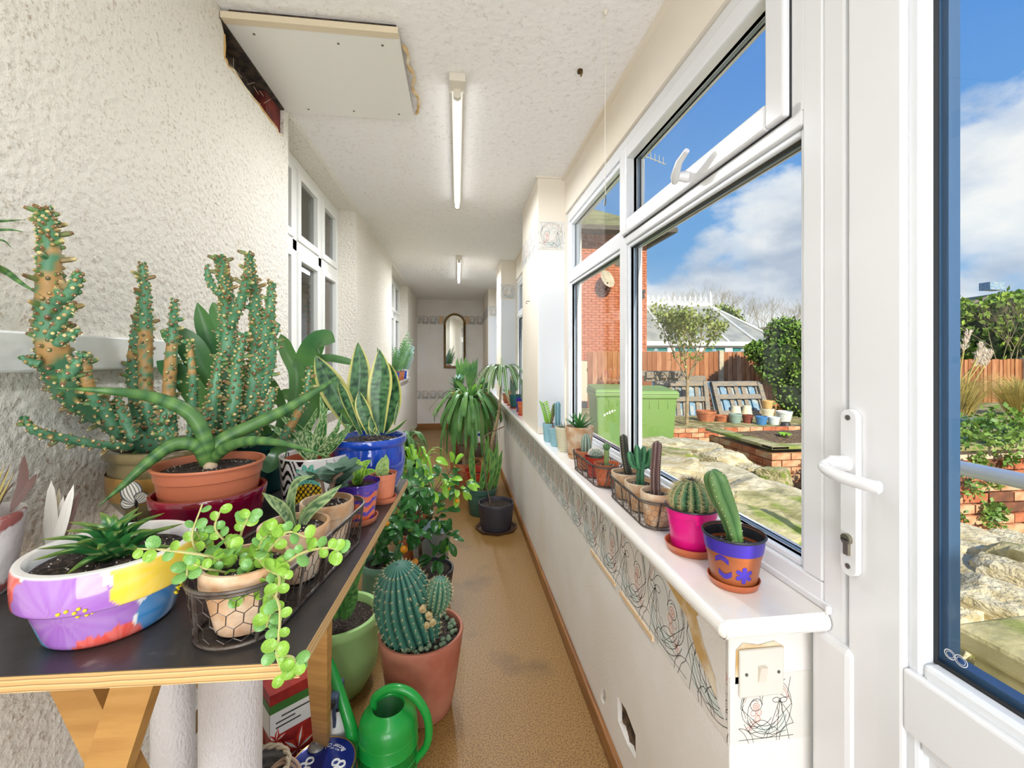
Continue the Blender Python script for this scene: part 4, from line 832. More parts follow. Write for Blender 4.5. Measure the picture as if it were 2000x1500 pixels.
# --- garden pots
GM = {}
def gpot(px_, pyb, wpx, hpx, m, label, flip=False, z=.1005, inv=.75, group='empty garden pots', under=None):
    p = on(px_, pyb, z) if under is None else V((under.location.x, under.location.y, under['top'] + .002)); d = p.x * SP + p.y * CP; R, H = wpx / F * d / 2, hpx / F * d
    pr = [(0, 0), (R * inv, 0), (R * .96, H * .8), (R, H * .8), (R, H), (R * .9, H), (R * .85, H * .3), (0, H * .28)]
    if flip: pr = [(0, H), (R * inv, H), (R * .97, .2 * H), (R, .2 * H), (R, 0), (R * .9, 0)]; pr.reverse()
    o = MB().lathe(pr, 20, closed=False).build('flowerpot', m, loc=p); tag(o, label, 'flowerpot', group); o['top'] = p.z + H; return o
cm = mat('cream_pot', '#e6dcc0', .6); bl = mat('blue_plastic_pot', '#4a86c0', .4); wh = mat('white_plastic_pot', '#dfe6e4', .4); gr = mat('grey_green_pot', '#8fa69c', .5)
gpot(1379, 822, 38, 20, 'terra', 'square-rimmed terracotta pot below the leaning panel'); gpot(1411, 823, 30, 12, 'terra', 'shallow terracotta bowl among the garden pots'); gpot(1436, 826, 24, 18, gr, 'grey-green pot in the front row of garden pots')
gpot(1460, 826, 20, 16, mat('maroon_pot', '#7e3a2c', .5), 'small maroon pot with cream triangles in the front row'); gpot(1487, 829, 22, 16, bl, 'bright blue plastic pot in the front row'); gpot(1511, 829, 22, 15, wh, 'white plastic pot right of the blue one')
gpot(1437, 812, 21, 19, cm, 'left of the two upturned cream pots', True); gpot(1459, 812, 19, 20, cm, 'right of the two upturned cream pots', True); gu = gpot(1499, 815, 24, 17, cm, 'cream pot standing behind the blue plastic pot'); gpot(0, 0, 20, 16, mat('ochre_pot', '#d8b070', .7), 'ochre pot stacked on top of the cream pot by the ivy', under=gu)
gpot(1531, 822, 30, 19, wh, 'large pale green bucket at the right end of the pots'); gpot(1534, 834, 20, 9, 'blackpl', 'small upturned black pot at the right end of the row', True)
q = at(1341, 845, 7.6); o = MB().lathe([(.52, 0), (.55, 0), (.55, .06), (.52, .06), (.52, 0)], 30, closed=False).build('tree_ring', cm, loc=(q.x, q.y, q.z - .02)); tag(o, 'cream low ring around the base of the small tree', 'tree ring')
# --- small olive-like tree
def branches(mb, base, dirv, ln, r, depth, tips, rr, spread=.5, up=.15):
    q = V(base) + V(dirv) * ln; mb.tube([base, (V(base) + q) / 2 + V((rr.uniform(-.03, .03), rr.uniform(-.03, .03), 0)) * ln, q], [r, r * .85, r * .7], 6)
    if depth == 0: tips.append(q); return
    tips.append(q)
    for k in range(rr.choice((2, 3))):
        nd_ = (V(dirv) + V((rr.gauss(0, spread), rr.gauss(0, spread), rr.gauss(0, spread * .5) + up))).normalized(); branches(mb, q, nd_, ln * rr.uniform(.6, .85), r * .62, depth - 1, tips, rr, spread, up)
rr = random.Random(5); q = at(1341, 848, 7.6)
tr = G('small_garden_tree', 'small sparse leafed tree with thin pale trunk standing before the fence', 'tree', tuple(q))
mb = MB(); mb.tube([(0, 0, 0), (.01, 0, .5), (.02, 0, .95)], [.035, .03, .027], 8); tips = []
for a in range(5): branches(mb, (.02, 0, .92), V((cos(a * 1.26) * .42, sin(a * 1.26) * .4, .85)).normalized(), .46, .014, 3, tips, rr, .26, .3)
mb.build('trunk', 'trunkpale', tr)
mb = MB()
for t in tips:
    if t.z > 1.15: leafcloud(mb, t, .15, 17, .062, rr=rr, up=.6, surf=.2)
mb.build('leaves', 'olivetree', tr, smooth=False, stuff=True)
# --- bare trees, hedge, ivy, grass
def bare(px_, pyb, pyt, d, label, wd=1.0, n=3):
    rr = random.Random(px_); q = at(px_, pyt, d); h = q.z + .2; t = G('bare_tree', label, 'tree', (q.x, q.y, -.2), 'bare trees beyond the gardens'); mb = MB(); tips = []
    for k in range(n): x = rr.uniform(-.5, .5) * wd; mb.tube([(x, 0, 0), (x, 0, h * .42)], .03, 5); branches(mb, (x, 0, h * .4), V((rr.uniform(-.5, .5), rr.uniform(-.2, .2), 1)).normalized(), h * .19, .011 * h * .2 + .008, 5, tips, rr, .42, .2)
    mb.build('branches', 'twig', t, smooth=False)
bare(1330, 640, 566, 30, 'bare leafless tree behind the conservatory ridge, left', 2, 5); bare(1385, 640, 560, 31, 'bare leafless tree behind the conservatory ridge, middle', 2, 4); bare(1425, 650, 562, 29, 'bare leafless tree right of the ridge finial', 2, 5)
bare(1475, 660, 580, 26, 'pale bare shrub above the conservatory slope', 2.5, 7); bare(1520, 665, 588, 25, 'pale bare shrub in front of the big roof', 2.5, 7); bare(1900, 680, 600, 14, 'bare twiggy shrub over the hedge seen through the door', 1.4, 5); bare(1985, 760, 590, 12, 'large bare pale shrub at the right edge of the door glass', 1.2, 7)
def bush(name, label, cat, base, parts, m, size, n, par_m=None):
    t = G(name, label, cat, base); mb = MB(); cm_ = MB()
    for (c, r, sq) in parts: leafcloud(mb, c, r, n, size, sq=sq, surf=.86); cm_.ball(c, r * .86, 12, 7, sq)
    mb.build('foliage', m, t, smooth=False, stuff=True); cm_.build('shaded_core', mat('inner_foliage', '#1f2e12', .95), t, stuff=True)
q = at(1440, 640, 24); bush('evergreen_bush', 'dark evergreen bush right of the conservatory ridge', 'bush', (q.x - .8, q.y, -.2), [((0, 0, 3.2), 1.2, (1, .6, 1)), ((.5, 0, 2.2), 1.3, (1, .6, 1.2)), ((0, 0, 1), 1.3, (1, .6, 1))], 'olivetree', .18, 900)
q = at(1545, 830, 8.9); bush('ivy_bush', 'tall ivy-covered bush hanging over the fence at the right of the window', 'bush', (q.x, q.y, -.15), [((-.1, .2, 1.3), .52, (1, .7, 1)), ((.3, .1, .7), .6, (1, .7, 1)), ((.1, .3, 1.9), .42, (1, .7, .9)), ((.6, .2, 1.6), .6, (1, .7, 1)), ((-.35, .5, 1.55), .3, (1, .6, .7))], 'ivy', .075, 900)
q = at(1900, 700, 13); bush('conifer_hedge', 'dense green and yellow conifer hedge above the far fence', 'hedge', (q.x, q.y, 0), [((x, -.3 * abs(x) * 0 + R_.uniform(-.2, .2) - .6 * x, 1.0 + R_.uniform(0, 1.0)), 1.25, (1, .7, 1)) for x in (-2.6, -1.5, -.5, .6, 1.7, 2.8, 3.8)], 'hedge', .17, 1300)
def tuft(name, label, base, n, h, spread, m, plumes=0, wv=.02):
    t = G(name, label, 'grass', base); mb = MB()
    for k in range(n):
        a = R_.uniform(0, 6.28); s = R_.random() ** .6 * spread; hh = h * R_.uniform(.5, 1); mb.leaf([(cos(a) * s * .15, sin(a) * s * .15, 0), (cos(a) * s * .5, sin(a) * s * .5, hh * .7), (cos(a) * s * 1.1, sin(a) * s * 1.1, hh * R_.uniform(.7, 1))], wv, (cos(a), sin(a), .3), 'tri', nc=1, ns=5)
    mb.build('blades', m, t, smooth=False, stuff=True)
    for k in range(plumes):
        a = R_.uniform(-.6, 1.4); x, y = .8 * spread * (k / max(1, plumes - 1) - .4) * 1.3, R_.uniform(-.2, .2); hh = h * R_.uniform(1.0, 1.35); st_ = MB().tube([(x * .2, y * .3, 0), (x * .7, y, hh * .7), (x + .1, y, hh)], .008, 4).build('stalk', 'dry', t)
        pm = MB(); 
        for j in range(160): u = R_.random(); c = V((x + .08 + .08 * u, y, hh * (.90 + .26 * u))); d = V((R_.gauss(0, .016), R_.gauss(0, .016), .05)); pm.add([c, c + d + V((.008, 0, 0)), c + d * 1.3], [(0, 1, 2)])
        pm.build('plume', 'plume', t, smooth=False, stuff=True)
q = at(1868, 815, 5.2); tuft('pampas_grass', 'clump of dry pampas grass with cream plumes beyond the door glass', (q.x, q.y, .52), 900, .66, .62, 'dry', 7, .007)
q = at(1990, 815, 5.6); tuft('dry_grass_clump', 'tangled brownish grass and shrub right of the pampas plumes', (q.x, q.y, .52), 800, .62, .6, 'dry', 0, .007)
q = at(1850, 832, 4.7); tuft('lavender_clump', 'low grey-green lavender clump below the pampas grass', (q.x, q.y, .52), 600, .14, .45, 'bluegrey', 0, .012)
# --- far big roof
rf = G('distant_building', 'distant building with a vast grey-brown pitched roof above the hedge line', 'building', (26, 40, 0))
a, b, c, d_ = at(1380, 655, 75), at(2350, 515, 36), at(2500, 690, 28), at(1380, 700, 68)
MB().add([v - V((26, 40, 0)) for v in (a, b, c, d_)] + [v - V((26, 40, 0)) + V((4, 6, -1.5)) for v in (a, b, c, d_)], [(0, 1, 2, 3), (4, 7, 6, 5), (0, 4, 5, 1), (2, 6, 7, 3), (3, 7, 4, 0), (1, 5, 6, 2)]).build('roof', 'slate', rf, smooth=False)
q = at(1937, 556, 46) - V((26, 40, 0)); MB().box(tuple(q + V((-.9, -.5, -.6))), tuple(q + V((.9, .5, .2)))).build('rooflight', 'palletblue', rf, smooth=False)
# ============================================================ INSIDE: POTS AND PLANTS
TZ, SZ = .94, .8182
def dof(p): return p[0] * SP + p[1] * CP
def pot(t, R, r, H, m, style='terra', n=44, col=None, soil=.86, inner=None, soilm='soil', sx=1, bumps=True, name='pot'):
    if style == 'terra': pr = [(0, 0), (r * .96, 0), (r, .003), (r + (R * .9 - r) * .98, H * .70), (R * .99, H * .71), (R, H * .74), (R, H * .97), (R * .985, H), (R * .90, H), (R * .885, H * .95), (R * .86, H * .7), (R * .8, H * .4)]
    elif style == 'plastic': pr = [(0, 0), (r * .96, 0), (r, .003), (R * .90, H * .80), (R * .93, H * .81), (R * .95, H * .96), (R * .99, H * .965), (R, H * .985), (R * .99, H), (R * .95, H), (R * .93, H * .96), (R * .87, H * .6)]
    elif style == 'smooth': pr = [(0, 0), (r * .9, 0), (r, .006)] + [(r + (R - r) * (k / 8) ** .8, H * (.05 + .93 * k / 8)) for k in range(1, 9)] + [(R * .985, H), (R * .93, H), (R * .91, H * .96), (R * .86, H * .5)]
    elif style == 'belly': pr = [(0, 0), (r * .9, 0), (r, .006), (R * .93, H * .3), (R * .97, H * .55), (R * .93, H * .84), (R, H * .88), (R * 1.02, H * .94), (R, H), (R * .9, H), (R * .87, H * .94), (R * .85, H * .5)]
    elif style == 'straight': pr = [(0, 0), (r * .94, 0), (r * .99, .004), (R, H * .08), (R, H * .985), (R * .985, H), (R * .94, H), (R * .93, H * .97), (R * .92, H * .4)]
    elif style == 'painted': pr = [(0, 0), (r * .9, 0), (r, .005)] + [(r + (R * .88 - r) * k / 12, H * (.06 + .46 * k / 12)) for k in range(1, 13)] + [(R * .97, H * .54)] + [(R * (.985 + .015 * sin(pi * k / 14)), H * (.56 + .41 * k / 14)) for k in range(15)] + [(R * .97, H), (R * .89, H), (R * .87, H * .96), (R * .82, H * .5)]
    o = MB().lathe(pr, n, col=col, closed=False, sx=sx).build(name, m, t)
    if inner: MB().lathe([(R * .948, H * .999), (R * .926, H * .95), (R * .86, H * .6)], n, closed=False).build('lining', inner, t)
    if soil:
        zz = H * soil; rr_ = R * (.87 if style != 'straight' else .92) * sx; rng = random.Random(int(R * 1e4) + 3); g = [(0, 0, zz + .002)]; K = 28; J = 7
        for j in range(1, J + 1):
            for k in range(K):
                a = 2 * pi * k / K; g.append((rr_ * j / J * cos(a), rr_ / sx * j / J * sin(a), zz + (rng.uniform(-.0018, .0022) if j < J else -.001) * (R / .06) ** .5))
        f = [(0, 1 + k, 1 + (k + 1) % K) for k in range(K)] + [(1 + (j - 1) * K + k, 1 + j * K + k, 1 + j * K + (k + 1) % K, 1 + (j - 1) * K + (k + 1) % K) for j in range(1, J) for k in range(K)]
        MB().add(g, f).build('soil', soilm, t, smooth=False)
        pm = MB()
        for k in range(int(40 + 300 * R)):
            a, q = rng.uniform(0, 6.28), rr_ * sqrt(rng.random()) * .95; pm.ball((q * cos(a), q * sin(a) / sx, zz + .0015), rng.uniform(.0006, .0016), 4, 2)
        pm.build('perlite', 'perlite', t, stuff=True)
    return o
def saucer(X, Y, z, R, m, label, H=.012, group=None):
    o = MB().lathe([(0, 0), (R * .86, 0), (R * .9, .001), (R * .98, H * .9), (R, H), (R * .96, H), (R * .93, H * .85), (R * .87, .0025), (0, .0024)], 40, closed=False).build('saucer', m, loc=(X, Y, z)); tag(o, label, 'saucer', group); return o
def PT(name, label, X, Y, z, cat='potted plant', group=None): return thing(name, label, cat, (X, Y, z), group)
def Lc(t, p): return V(p) - t.location
# colour functions
G1, G2, G3, YL = lin('#2f6b34'), lin('#6fa043'), lin('#1f4a2a'), lin('#d9d070')
def sans_col(margin=YL, mw=.72, a=G2, b=G3, freq=26, seed=0):
    def f(t, u):
        if abs(u) > mw: return mix(margin, a, .15)
        n_ = noise.noise(V((u * 1.5 + seed, t * freq, seed))) + .35 * noise.noise(V((u * 6, t * freq * 2, seed)))
        return mix(a, b, .5 + 1.3 * n_)
    return f
def tube_col(t, k):
    n_ = sin(t * 70 + 1.2 * noise.noise(V((t * 20, 0, 0)))) * .5 + .3 * noise.noise(V((t * 30, k * 6, 0)))
    return mix(lin('#7da857'), lin('#2c5f3a'), .5 + .7 * n_ + .2 * (t - .3))
def aloe_col(t, u):
    s_ = noise.noise(V((u * 3.2, t * 34, 1))) 
    return lin('#cfe0a8') if (sin(t * 85 + abs(u) * 5) + .9 * s_ > .62 or abs(u) > .93) else mix(lin('#35703a'), lin('#4b8f46'), t)
def gast_col(t, u):
    s_ = noise.noise(V((u * 7, t * 30, 4)))
    c = lin('#bcd48c') if s_ > .36 else mix(lin('#2c6b3a'), lin('#3f8440'), u * .5 + .5)
    if t > .55: c = mix(c, lin('#b3a83c'), (t - .55) * 1.5 * (abs(u) * .7 + .3))
    return c
def tapered(pts, r, n=10, m=26, col=tube_col, k=.75, tip=.08):
    P = spline(pts, m); rs = [r * (1 if i / (m - 1) < k * .4 else max(tip, 1 - ((i / (m - 1) - k * .4) / (1 - k * .4)) ** 1.7)) * (.75 + .25 * min(1, i / 4)) for i in range(m)]
    return MB().tube(P, rs, n, col=col)

# --- 1 painted pot with gasteria
t = PT('painted_flower_pot', 'round pot painted with purple, yellow, blue and red flowers holding a spiky green aloe', -.409, .577, TZ)
th0 = atan2(-.577, .409)
PW, PP1, PP2, PB, PR, PY, PB2 = lin('#f2eee9'), lin('#9c5cbc'), lin('#8f5cb0'), lin('#1b7fc0'), lin('#e03a24'), lin('#f6cf1c'), lin('#3fa4d6')
FL = [(.10, -.12, .36, PR, 15, None), (-.28, -.16, .34, PR, 15, None), (.62, .86, .62, PY, 9, None), (-.58, .5, .62, PP1, 15, (.5, .45)), (-.12, .40, .40, PP1, 11, None), (.95, .22, .62, PB, 13, (.95, .42)),  (-1.32, .75, .34, PR, 9, None), (-1.1, .12, .40, PB2, 9, None), (1.75, .7, .5, PP1, 9, None), (2.6, .4, .7, PY, 9, None), (-2.2, .4, .6, PB, 9, None), (1.75, .1, .3, PR, 9, None), (3.5, .7, .5, PR, 9, None)]
def paintpot(a, z, r):
    ph = (a - th0 + pi) % (2 * pi) - pi; v = z / .091
    if r < .073 and z > .05: return PW
    if z > .0895: return PW
    for (cx_, cy_, rad, c, nl, _) in FL:
        dx, dy = (ph - cx_) * .95, (v - cy_) * 1.0; d = sqrt(dx * dx + dy * dy); an = atan2(dy, dx)
        if c is PY and v < .56: continue
        if c is PB and v > .56: continue
        if d < rad * (1 + .04 * cos(nl * an)):
            c2 = mix(c, PW, 0.20 * (.5 + .5 * noise.noise(V((an * 7, d * 2, cx_))))); c2 = mix(c2, mix(c, (0, 0, 0), .25), max(0, .5 - d / rad) * .7); return c2
    return PW
pot(t, .083, .060, .091, 'vcgloss', 'painted', n=220, col=paintpot, soil=.84)
dm = MB()
def surf(ph, v):
    z = v * .091; rr_ = .0832 if v > .56 else .060 + (.0733 - .060) * (v - .06) / .46 + .0006; a = th0 + ph; return V((rr_ * cos(a), rr_ * sin(a), z))
for ph, v in ((-.52, .60), (-.44, .62), (-.36, .59), (-.32, .63), (-.26, .60), (-.38, .50), (-.28, .50), (-.22, .515), (1.0, .44), (1.06, .40), (.98, .38), (1.04, .33), (.97, .32), (1.08, .36), (1.02, .29)):
    dm.ball(surf(ph, v), .0021, 7, 4, (1, 1, .8))
dm.build('yellow_dots', mat('dot_yellow', '#f0d428', .3), t, stuff=True)
rr = random.Random(3)
for i in range(27):
    a = i * 2.399; lvl = i / 27; ln = .078 * (1 - .42 * lvl) * rr.uniform(.85, 1.1); el = .12 + 1.05 * lvl
    d = V((cos(a), sin(a), 0)); c0 = V((.0, .0, .078 + .012 * lvl))
    p1 = c0 + d * .008; p2 = c0 + d * (ln * .5 * cos(el)) + V((0, 0, ln * .5 * sin(el) + .003)); p3 = c0 + d * (ln * cos(el * .8)) + V((0, 0, ln * sin(el * .75)))
    face = (V((0, 0, 1)) * cos(el) - d * sin(el)); mb = MB().leaf([p1, p2, p3], .021, face, 'tri', fold=.35, thick=.005, nc=3, ns=12, col=gast_col); mb.build('leaf', 'vcleaf', t)
    sp = MB()
# --- 2 crimson cachepot and terracotta bowl
t = PT('crimson_cache_pot', 'glossy crimson glazed outer pot under the terracotta bowl', -.429, .823, TZ, 'plant pot')
pot(t, .0875, .070, .087, 'redglaze', 'smooth', soil=0)
MB().lathe([(0, .012), (.07, .012)], 30, closed=False).build('base', 'redglaze', t)
t = PT('cylindrical_snake_plant', 'terracotta plastic bowl with long arching finger-like banded green leaves', -.437, .838, TZ + .0125)
pot(t, .0865, .066, .118, 'terraplastic', 'plastic', soil=.90)
d0 = .785
for pts, r, tag_ in (([(405, 905, .785), (402, 862, .78), (372, 808, .765), (300, 776, .73), (205, 763, .68), (105, 758, .655)], .0125, 0), ([(404, 905, .79), (430, 862, .80), (500, 828, .83), (570, 793, .87), (632, 755, .91), (658, 738, .93)], .0125, 0),
                     ([(402, 908, .78), (385, 872, .77), (340, 868, .75), (290, 902, .72), (240, 948, .70), (192, 988, .685)], .0115, 0), ([(405, 912, .785), (440, 876, .775), (490, 861, .765), (560, 868, .75), (645, 893, .735)], .0095, 0)):
    tapered([Lc(t, at(*p)) for p in pts], r).build('leaf', 'vcleaf', t)
MB().ball((-.0, -.0, .108), .012, 8, 5, (1, 1, .8)).build('root_crown', 'terraold', t)
# --- 3 tall knobbly cactus
t = PT('knobbly_tower_cactus', 'tall knobbly many-branched green cactus with tan corky patches in an olive banded stoneware pot', -.578, .985, TZ, 'potted cactus')
pot(t, .113, .082, .138, 'olive', 'belly', soil=.9)
MB().lathe([(.1075, .045), (.1105, .055), (.1112, .085), (.1105, .092)], 44, closed=False).build('ochre_band', 'ochre', t)
def knobby(pts, r, par, n=10, dens=1.0, taper=.35, corky=(), kl=.010, seed=1, tipd=True):
    rg = random.Random(seed); P = spline(pts, 40); L = sum((P[i + 1] - P[i]).length for i in range(39)); rs = []
    for i in range(40):
        u = i / 39; q = 1 if u < taper else 1 - .55 * ((u - taper) / (1 - taper)); q *= (1 if u < .94 else sqrt(max(.02, 1 - ((u - .94) / .06) ** 2))); rs.append(r * q * (1 + .04 * sin(i * 1.9)))
    def cf(u, k):
        c = mix(lin('#6a9c78'), lin('#39704a'), .5 + .9 * noise.noise(V((u * 9 + seed, k * 5, 0))))
        for a, b in corky:
            if a < u < b and noise.noise(V((u * 22, k * 4, seed))) > -.22: c = mix(lin('#c79a5e'), lin('#9a7a48'), .5 + noise.noise(V((u * 60, k * 20, 0))))
        return c
    st_ = MB().tube(P, rs, n, col=cf).build('stem', 'vccactus', par)
    tb = MB(); cnt = int(L / .0062 * (r / .012) ** .8 * dens * 3.0); Z = V((0, 0, 1))
    for j in range(cnt):
        u = (j + rg.random()) / cnt; i = min(38, int(u * 39)); T = (P[i + 1] - P[i]).normalized(); a = j * 2.399 + rg.uniform(-.3, .3); e = T.orthogonal().normalized(); w_ = T.cross(e); Nn = e * cos(a) + w_ * sin(a)
        c = P[i].lerp(P[i + 1], u * 39 - i) + Nn * rs[i] * .9; big = rg.random() < .12; ln = kl * (rg.uniform(1.0, 1.6) if big else rg.uniform(.25, .55)) * (r / .014) ** .4; w2 = .0042 if big else .0033
        cork = any(a0 < u < b0 for a0, b0 in corky)
        if cork and rg.random() < .6: continue
        q1 = c + (Nn + T * .35).normalized() * ln; g1 = lin(rg.choice(['#4c8456', '#6a8a4e', '#7c8450', '#8c7a4c'])); br = lin(rg.choice(['#b89860', '#7a4a34', '#d8c488', '#8a5a40']))
        b0 = len(tb.v); tb.tube([c, c.lerp(q1, .6), q1], [w2, w2 * .98, w2 * .62], 6, col=lambda s_, k_: g1 if s_ < .7 else br)
        tb.cone(q1, q1 + Nn * .0025 + V((rg.uniform(-1, 1), rg.uniform(-1, 1), rg.uniform(-1, 1))) * .001, .0012, 3, lin('#ecdfae'))
    tb.build('knobs', 'vccactus', st_, stuff=True)
CAC = [([(300, 880, .90), (215, 820, .84), (140, 768, .75), (108, 700, .70), (97, 620, .685), (96, 540, .68), (97, 470, .675), (86, 404, .67)], .0205, ((.42, .50), (.62, .83)), .45),
       ([(300, 870, .90), (287, 780, .89), (284, 690, .885), (284, 600, .88), (278, 512, .875)], .0125, ((.25, .62),), .6), ([(280, 865, .91), (263, 770, .90), (262, 700, .895), (272, 620, .89), (284, 570, .885)], .0115, ((.5, .56),), .5),
       ([(335, 865, .87), (330, 780, .87), (335, 690, .87), (342, 584, .87)], .0115, ((.3, .72),), .6), ([(372, 860, .85), (378, 770, .86), (373, 700, .86), (369, 660, .86)], .0075, ((.5, .8),), .5),
       ([(425, 865, .93), (440, 770, .93), (446, 680, .92), (442, 580, .92), (430, 498, .91)], .0185, (), .4), ([(470, 865, .92), (492, 780, .92), (500, 700, .93), (500, 610, .93), (486, 492, .93)], .0165, (), .4),
       ([(448, 640, .915), (470, 590, .90), (480, 550, .89), (483, 518, .89)], .009, (), .5), ([(432, 575, .91), (418, 562, .905), (408, 545, .90), (403, 517, .90)], .007, (), .6), ([(500, 720, .93), (518, 650, .935), (528, 600, .94), (530, 548, .94)], .0115, (), .5),
       ([(505, 780, .93), (524, 720, .94), (530, 660, .95), (528, 612, .95)], .012, (), .5), ([(470, 870, .89), (505, 830, .90), (525, 790, .91), (535, 756, .92)], .0105, (), .5), ([(440, 865, .87), (455, 790, .87), (462, 720, .88), (478, 650, .885)], .012, (), .5),
       ([(530, 660, .94), (540, 645, .94), (543, 630, .94)], .006, (), .5), ([(400, 870, .85), (415, 800, .85), (422, 740, .855), (430, 690, .86)], .010, (), .5), ([(390, 872, .84), (398, 830, .84), (404, 790, .84)], .010, (), .4),
       ([(255, 872, .82), (190, 868, .76), (120, 855, .71), (70, 842, .68), (45, 815, .67)], .0068, (), .6), ([(190, 790, .76), (172, 750, .74), (168, 720, .735), (172, 688, .73)], .0085, ((.2, .9),), .7), ([(230, 850, .83), (200, 790, .80), (195, 760, .80)], .011, (), .4), ([(262, 860, .84), (238, 810, .83), (228, 775, .83)], .011, (), .4),
       ([(110, 590, .66), (135, 575, .645), (150, 550, .64), (155, 530, .64)], .008, (), .4), ([(120, 740, .66), (145, 720, .65), (158, 690, .645)], .008, (), .4), ([(112, 670, .66), (135, 655, .65), (155, 645, .645)], .007, (), .4), ([(80, 712, .67), (58, 706, .665), (40, 695, .66)], .006, (), .5), ([(98, 660, .66), (130, 612, .65), (146, 600, .648)], .006, (), .5), ([(330, 872, .86), (318, 835, .86), (322, 800, .86)], .011, (), .4), ([(500, 868, .90), (480, 840, .90), (470, 800, .90)], .012, (), .4),
       ([(545, 868, .93), (575, 820, .935), (598, 770, .94), (604, 716, .94)], .0085, ((.25, .5),), .5)]
for k, (pts, r, ck, tp_) in enumerate(CAC): knobby([Lc(t, at(*p)) for p in pts], r, t, corky=ck, taper=tp_, seed=k + 1, dens=1.25 if 5 <= k < 8 else 1.05)
# --- butterfly on a stick
bt = thing('butterfly_ornament', 'pale butterfly ornament with dark veined wings beside the banded stoneware pot', 'ornament', tuple(at(266, 982, .76)))
q0 = bt.location
def wing(tip, w_, nm):
    def bc(t_, u): 
        return lin('#1d1f2c') if (abs(u) > .82 or t_ > .9 or abs(u * 3 - round(u * 3)) < .09) else lin('#ddd8c8')
    MB().leaf([(0, 0, 0), V(tip) * .5, tip], w_, (.5, -1, .2), 'ovate', fold=.05, nc=9, ns=16, col=bc).build('wing', 'vcmatte', bt)
wing(Lc(bt, at(247, 938, .76)), .030, 0); wing(Lc(bt, at(286, 962, .76)), .022, 0); wing(Lc(bt, at(236, 976, .76)), .028, 0)
MB().ball((0, 0, 0), .003, 6, 4, (1, 1, 3)).tube([(0, 0, 0), (0, .0, -(q0.z - TZ))], .0009, 4).build('body_and_stick', 'black', bt)
# --- 4 wire baskets with weathered pots
def basket(name, label, c0, c1, z0, H, rt, rb, hexs=.016, nposts=10):
    c0, c1 = V((*c0, 0)), V((*c1, 0)); mid = (c0 + c1) / 2; t = thing(name, label, 'wire basket', (mid.x, mid.y, z0)); ax = (c1 - c0).normalized(); hl = (c1 - c0).length / 2; sd = V((-ax.y, ax.x, 0))
    def per(u, r):
        Ls = 2 * hl; Ca = pi * r; T = 2 * Ls + 2 * Ca; s_ = (u % 1) * T
        if s_ < Ls: return ax * (-hl + s_) - sd * r
        s_ -= Ls
        if s_ < Ca: a = -pi / 2 + s_ / r; return ax * (hl + r * cos(a)) + sd * r * sin(a)
        s_ -= Ca
        if s_ < Ls: return ax * (hl - s_) + sd * r
        s_ -= Ls; a = pi / 2 + s_ / r; return ax * (-hl + r * cos(a)) + sd * r * sin(a)
    def P(u, v): return per(u, rb + (rt - rb) * v) + V((0, 0, .003 + (H - .003) * v))
    for v, r, nm in ((1, .0022, 'rim_wire'), (0, .0022, 'base_wire'), (.93, .0013, 'rim_wire')): MB().tube([P(i / 72, v) for i in range(73)], r, 6, cap=False).build(nm, 'wire', t)
    for k in range(nposts): MB().tube([P((k + .5) / nposts, 0), P((k + .5) / nposts, 1)], .0021, 6).build('upright', 'wire', t)
    cw = MB(); T = 4 * hl + 2 * pi * rt; nc_ = max(8, int(T / hexs)); nr = max(3, int(H / (hexs * .8)))
    for i in range(nc_):
        for j in range(nr + 1):
            o_ = .5 * (j % 2); u0 = (i + o_) / nc_; v0 = j / nr; h3 = .33 / nr
            a = P(u0, min(1, max(0, v0 - h3))); b = P(u0, min(1, v0 + h3)); cw.tube([a, b], .0006, 3)
            if j < nr:
                for s_ in (-.5, .5): cw.tube([b, P(u0 + s_ / nc_, min(1, (j + 1) / nr - h3))], .0005, 3)
    cw.build('chicken_wire', 'wire', t, smooth=False, stuff=True)
    g = MB()
    for k in range(9): u = (k + .5) / 9 * 2 - 1; x_ = u * (hl + rb * .6); w_ = rb * .95; g.tube([ax * x_ - sd * w_ + V((0, 0, .003)), ax * x_ + sd * w_ + V((0, 0, .003))], .0007, 3)
    g.build('base_mesh', 'wire', t, stuff=True)
    return t
basket('wire_pot_basket', 'long oval chicken-wire basket of three weathered pots at the near edge of the table', (-.250, .548), (-.214, .765), TZ, .066, .0555, .047, hexs=.017, nposts=11)
tp = []
for (x, y, R, nm, lb) in ((-.247, .548, .0465, 'trailing_peperomia', 'weathered clay pot in the wire basket with trailing stems of small round bright green leaves'), (-.231, .657, .0475, 'small_snake_plant', 'middle clay pot in the wire basket with a small banded snake plant'), (-.215, .758, .042, 'grey_leaf_succulent', 'furthest clay pot in the table basket with a grey-green leafy succulent')):
    t = PT(nm, lb, x, y, TZ + .0045); pot(t, R, R * .68, .074, 'terraold', 'terra', soil=.88); tp.append(t)
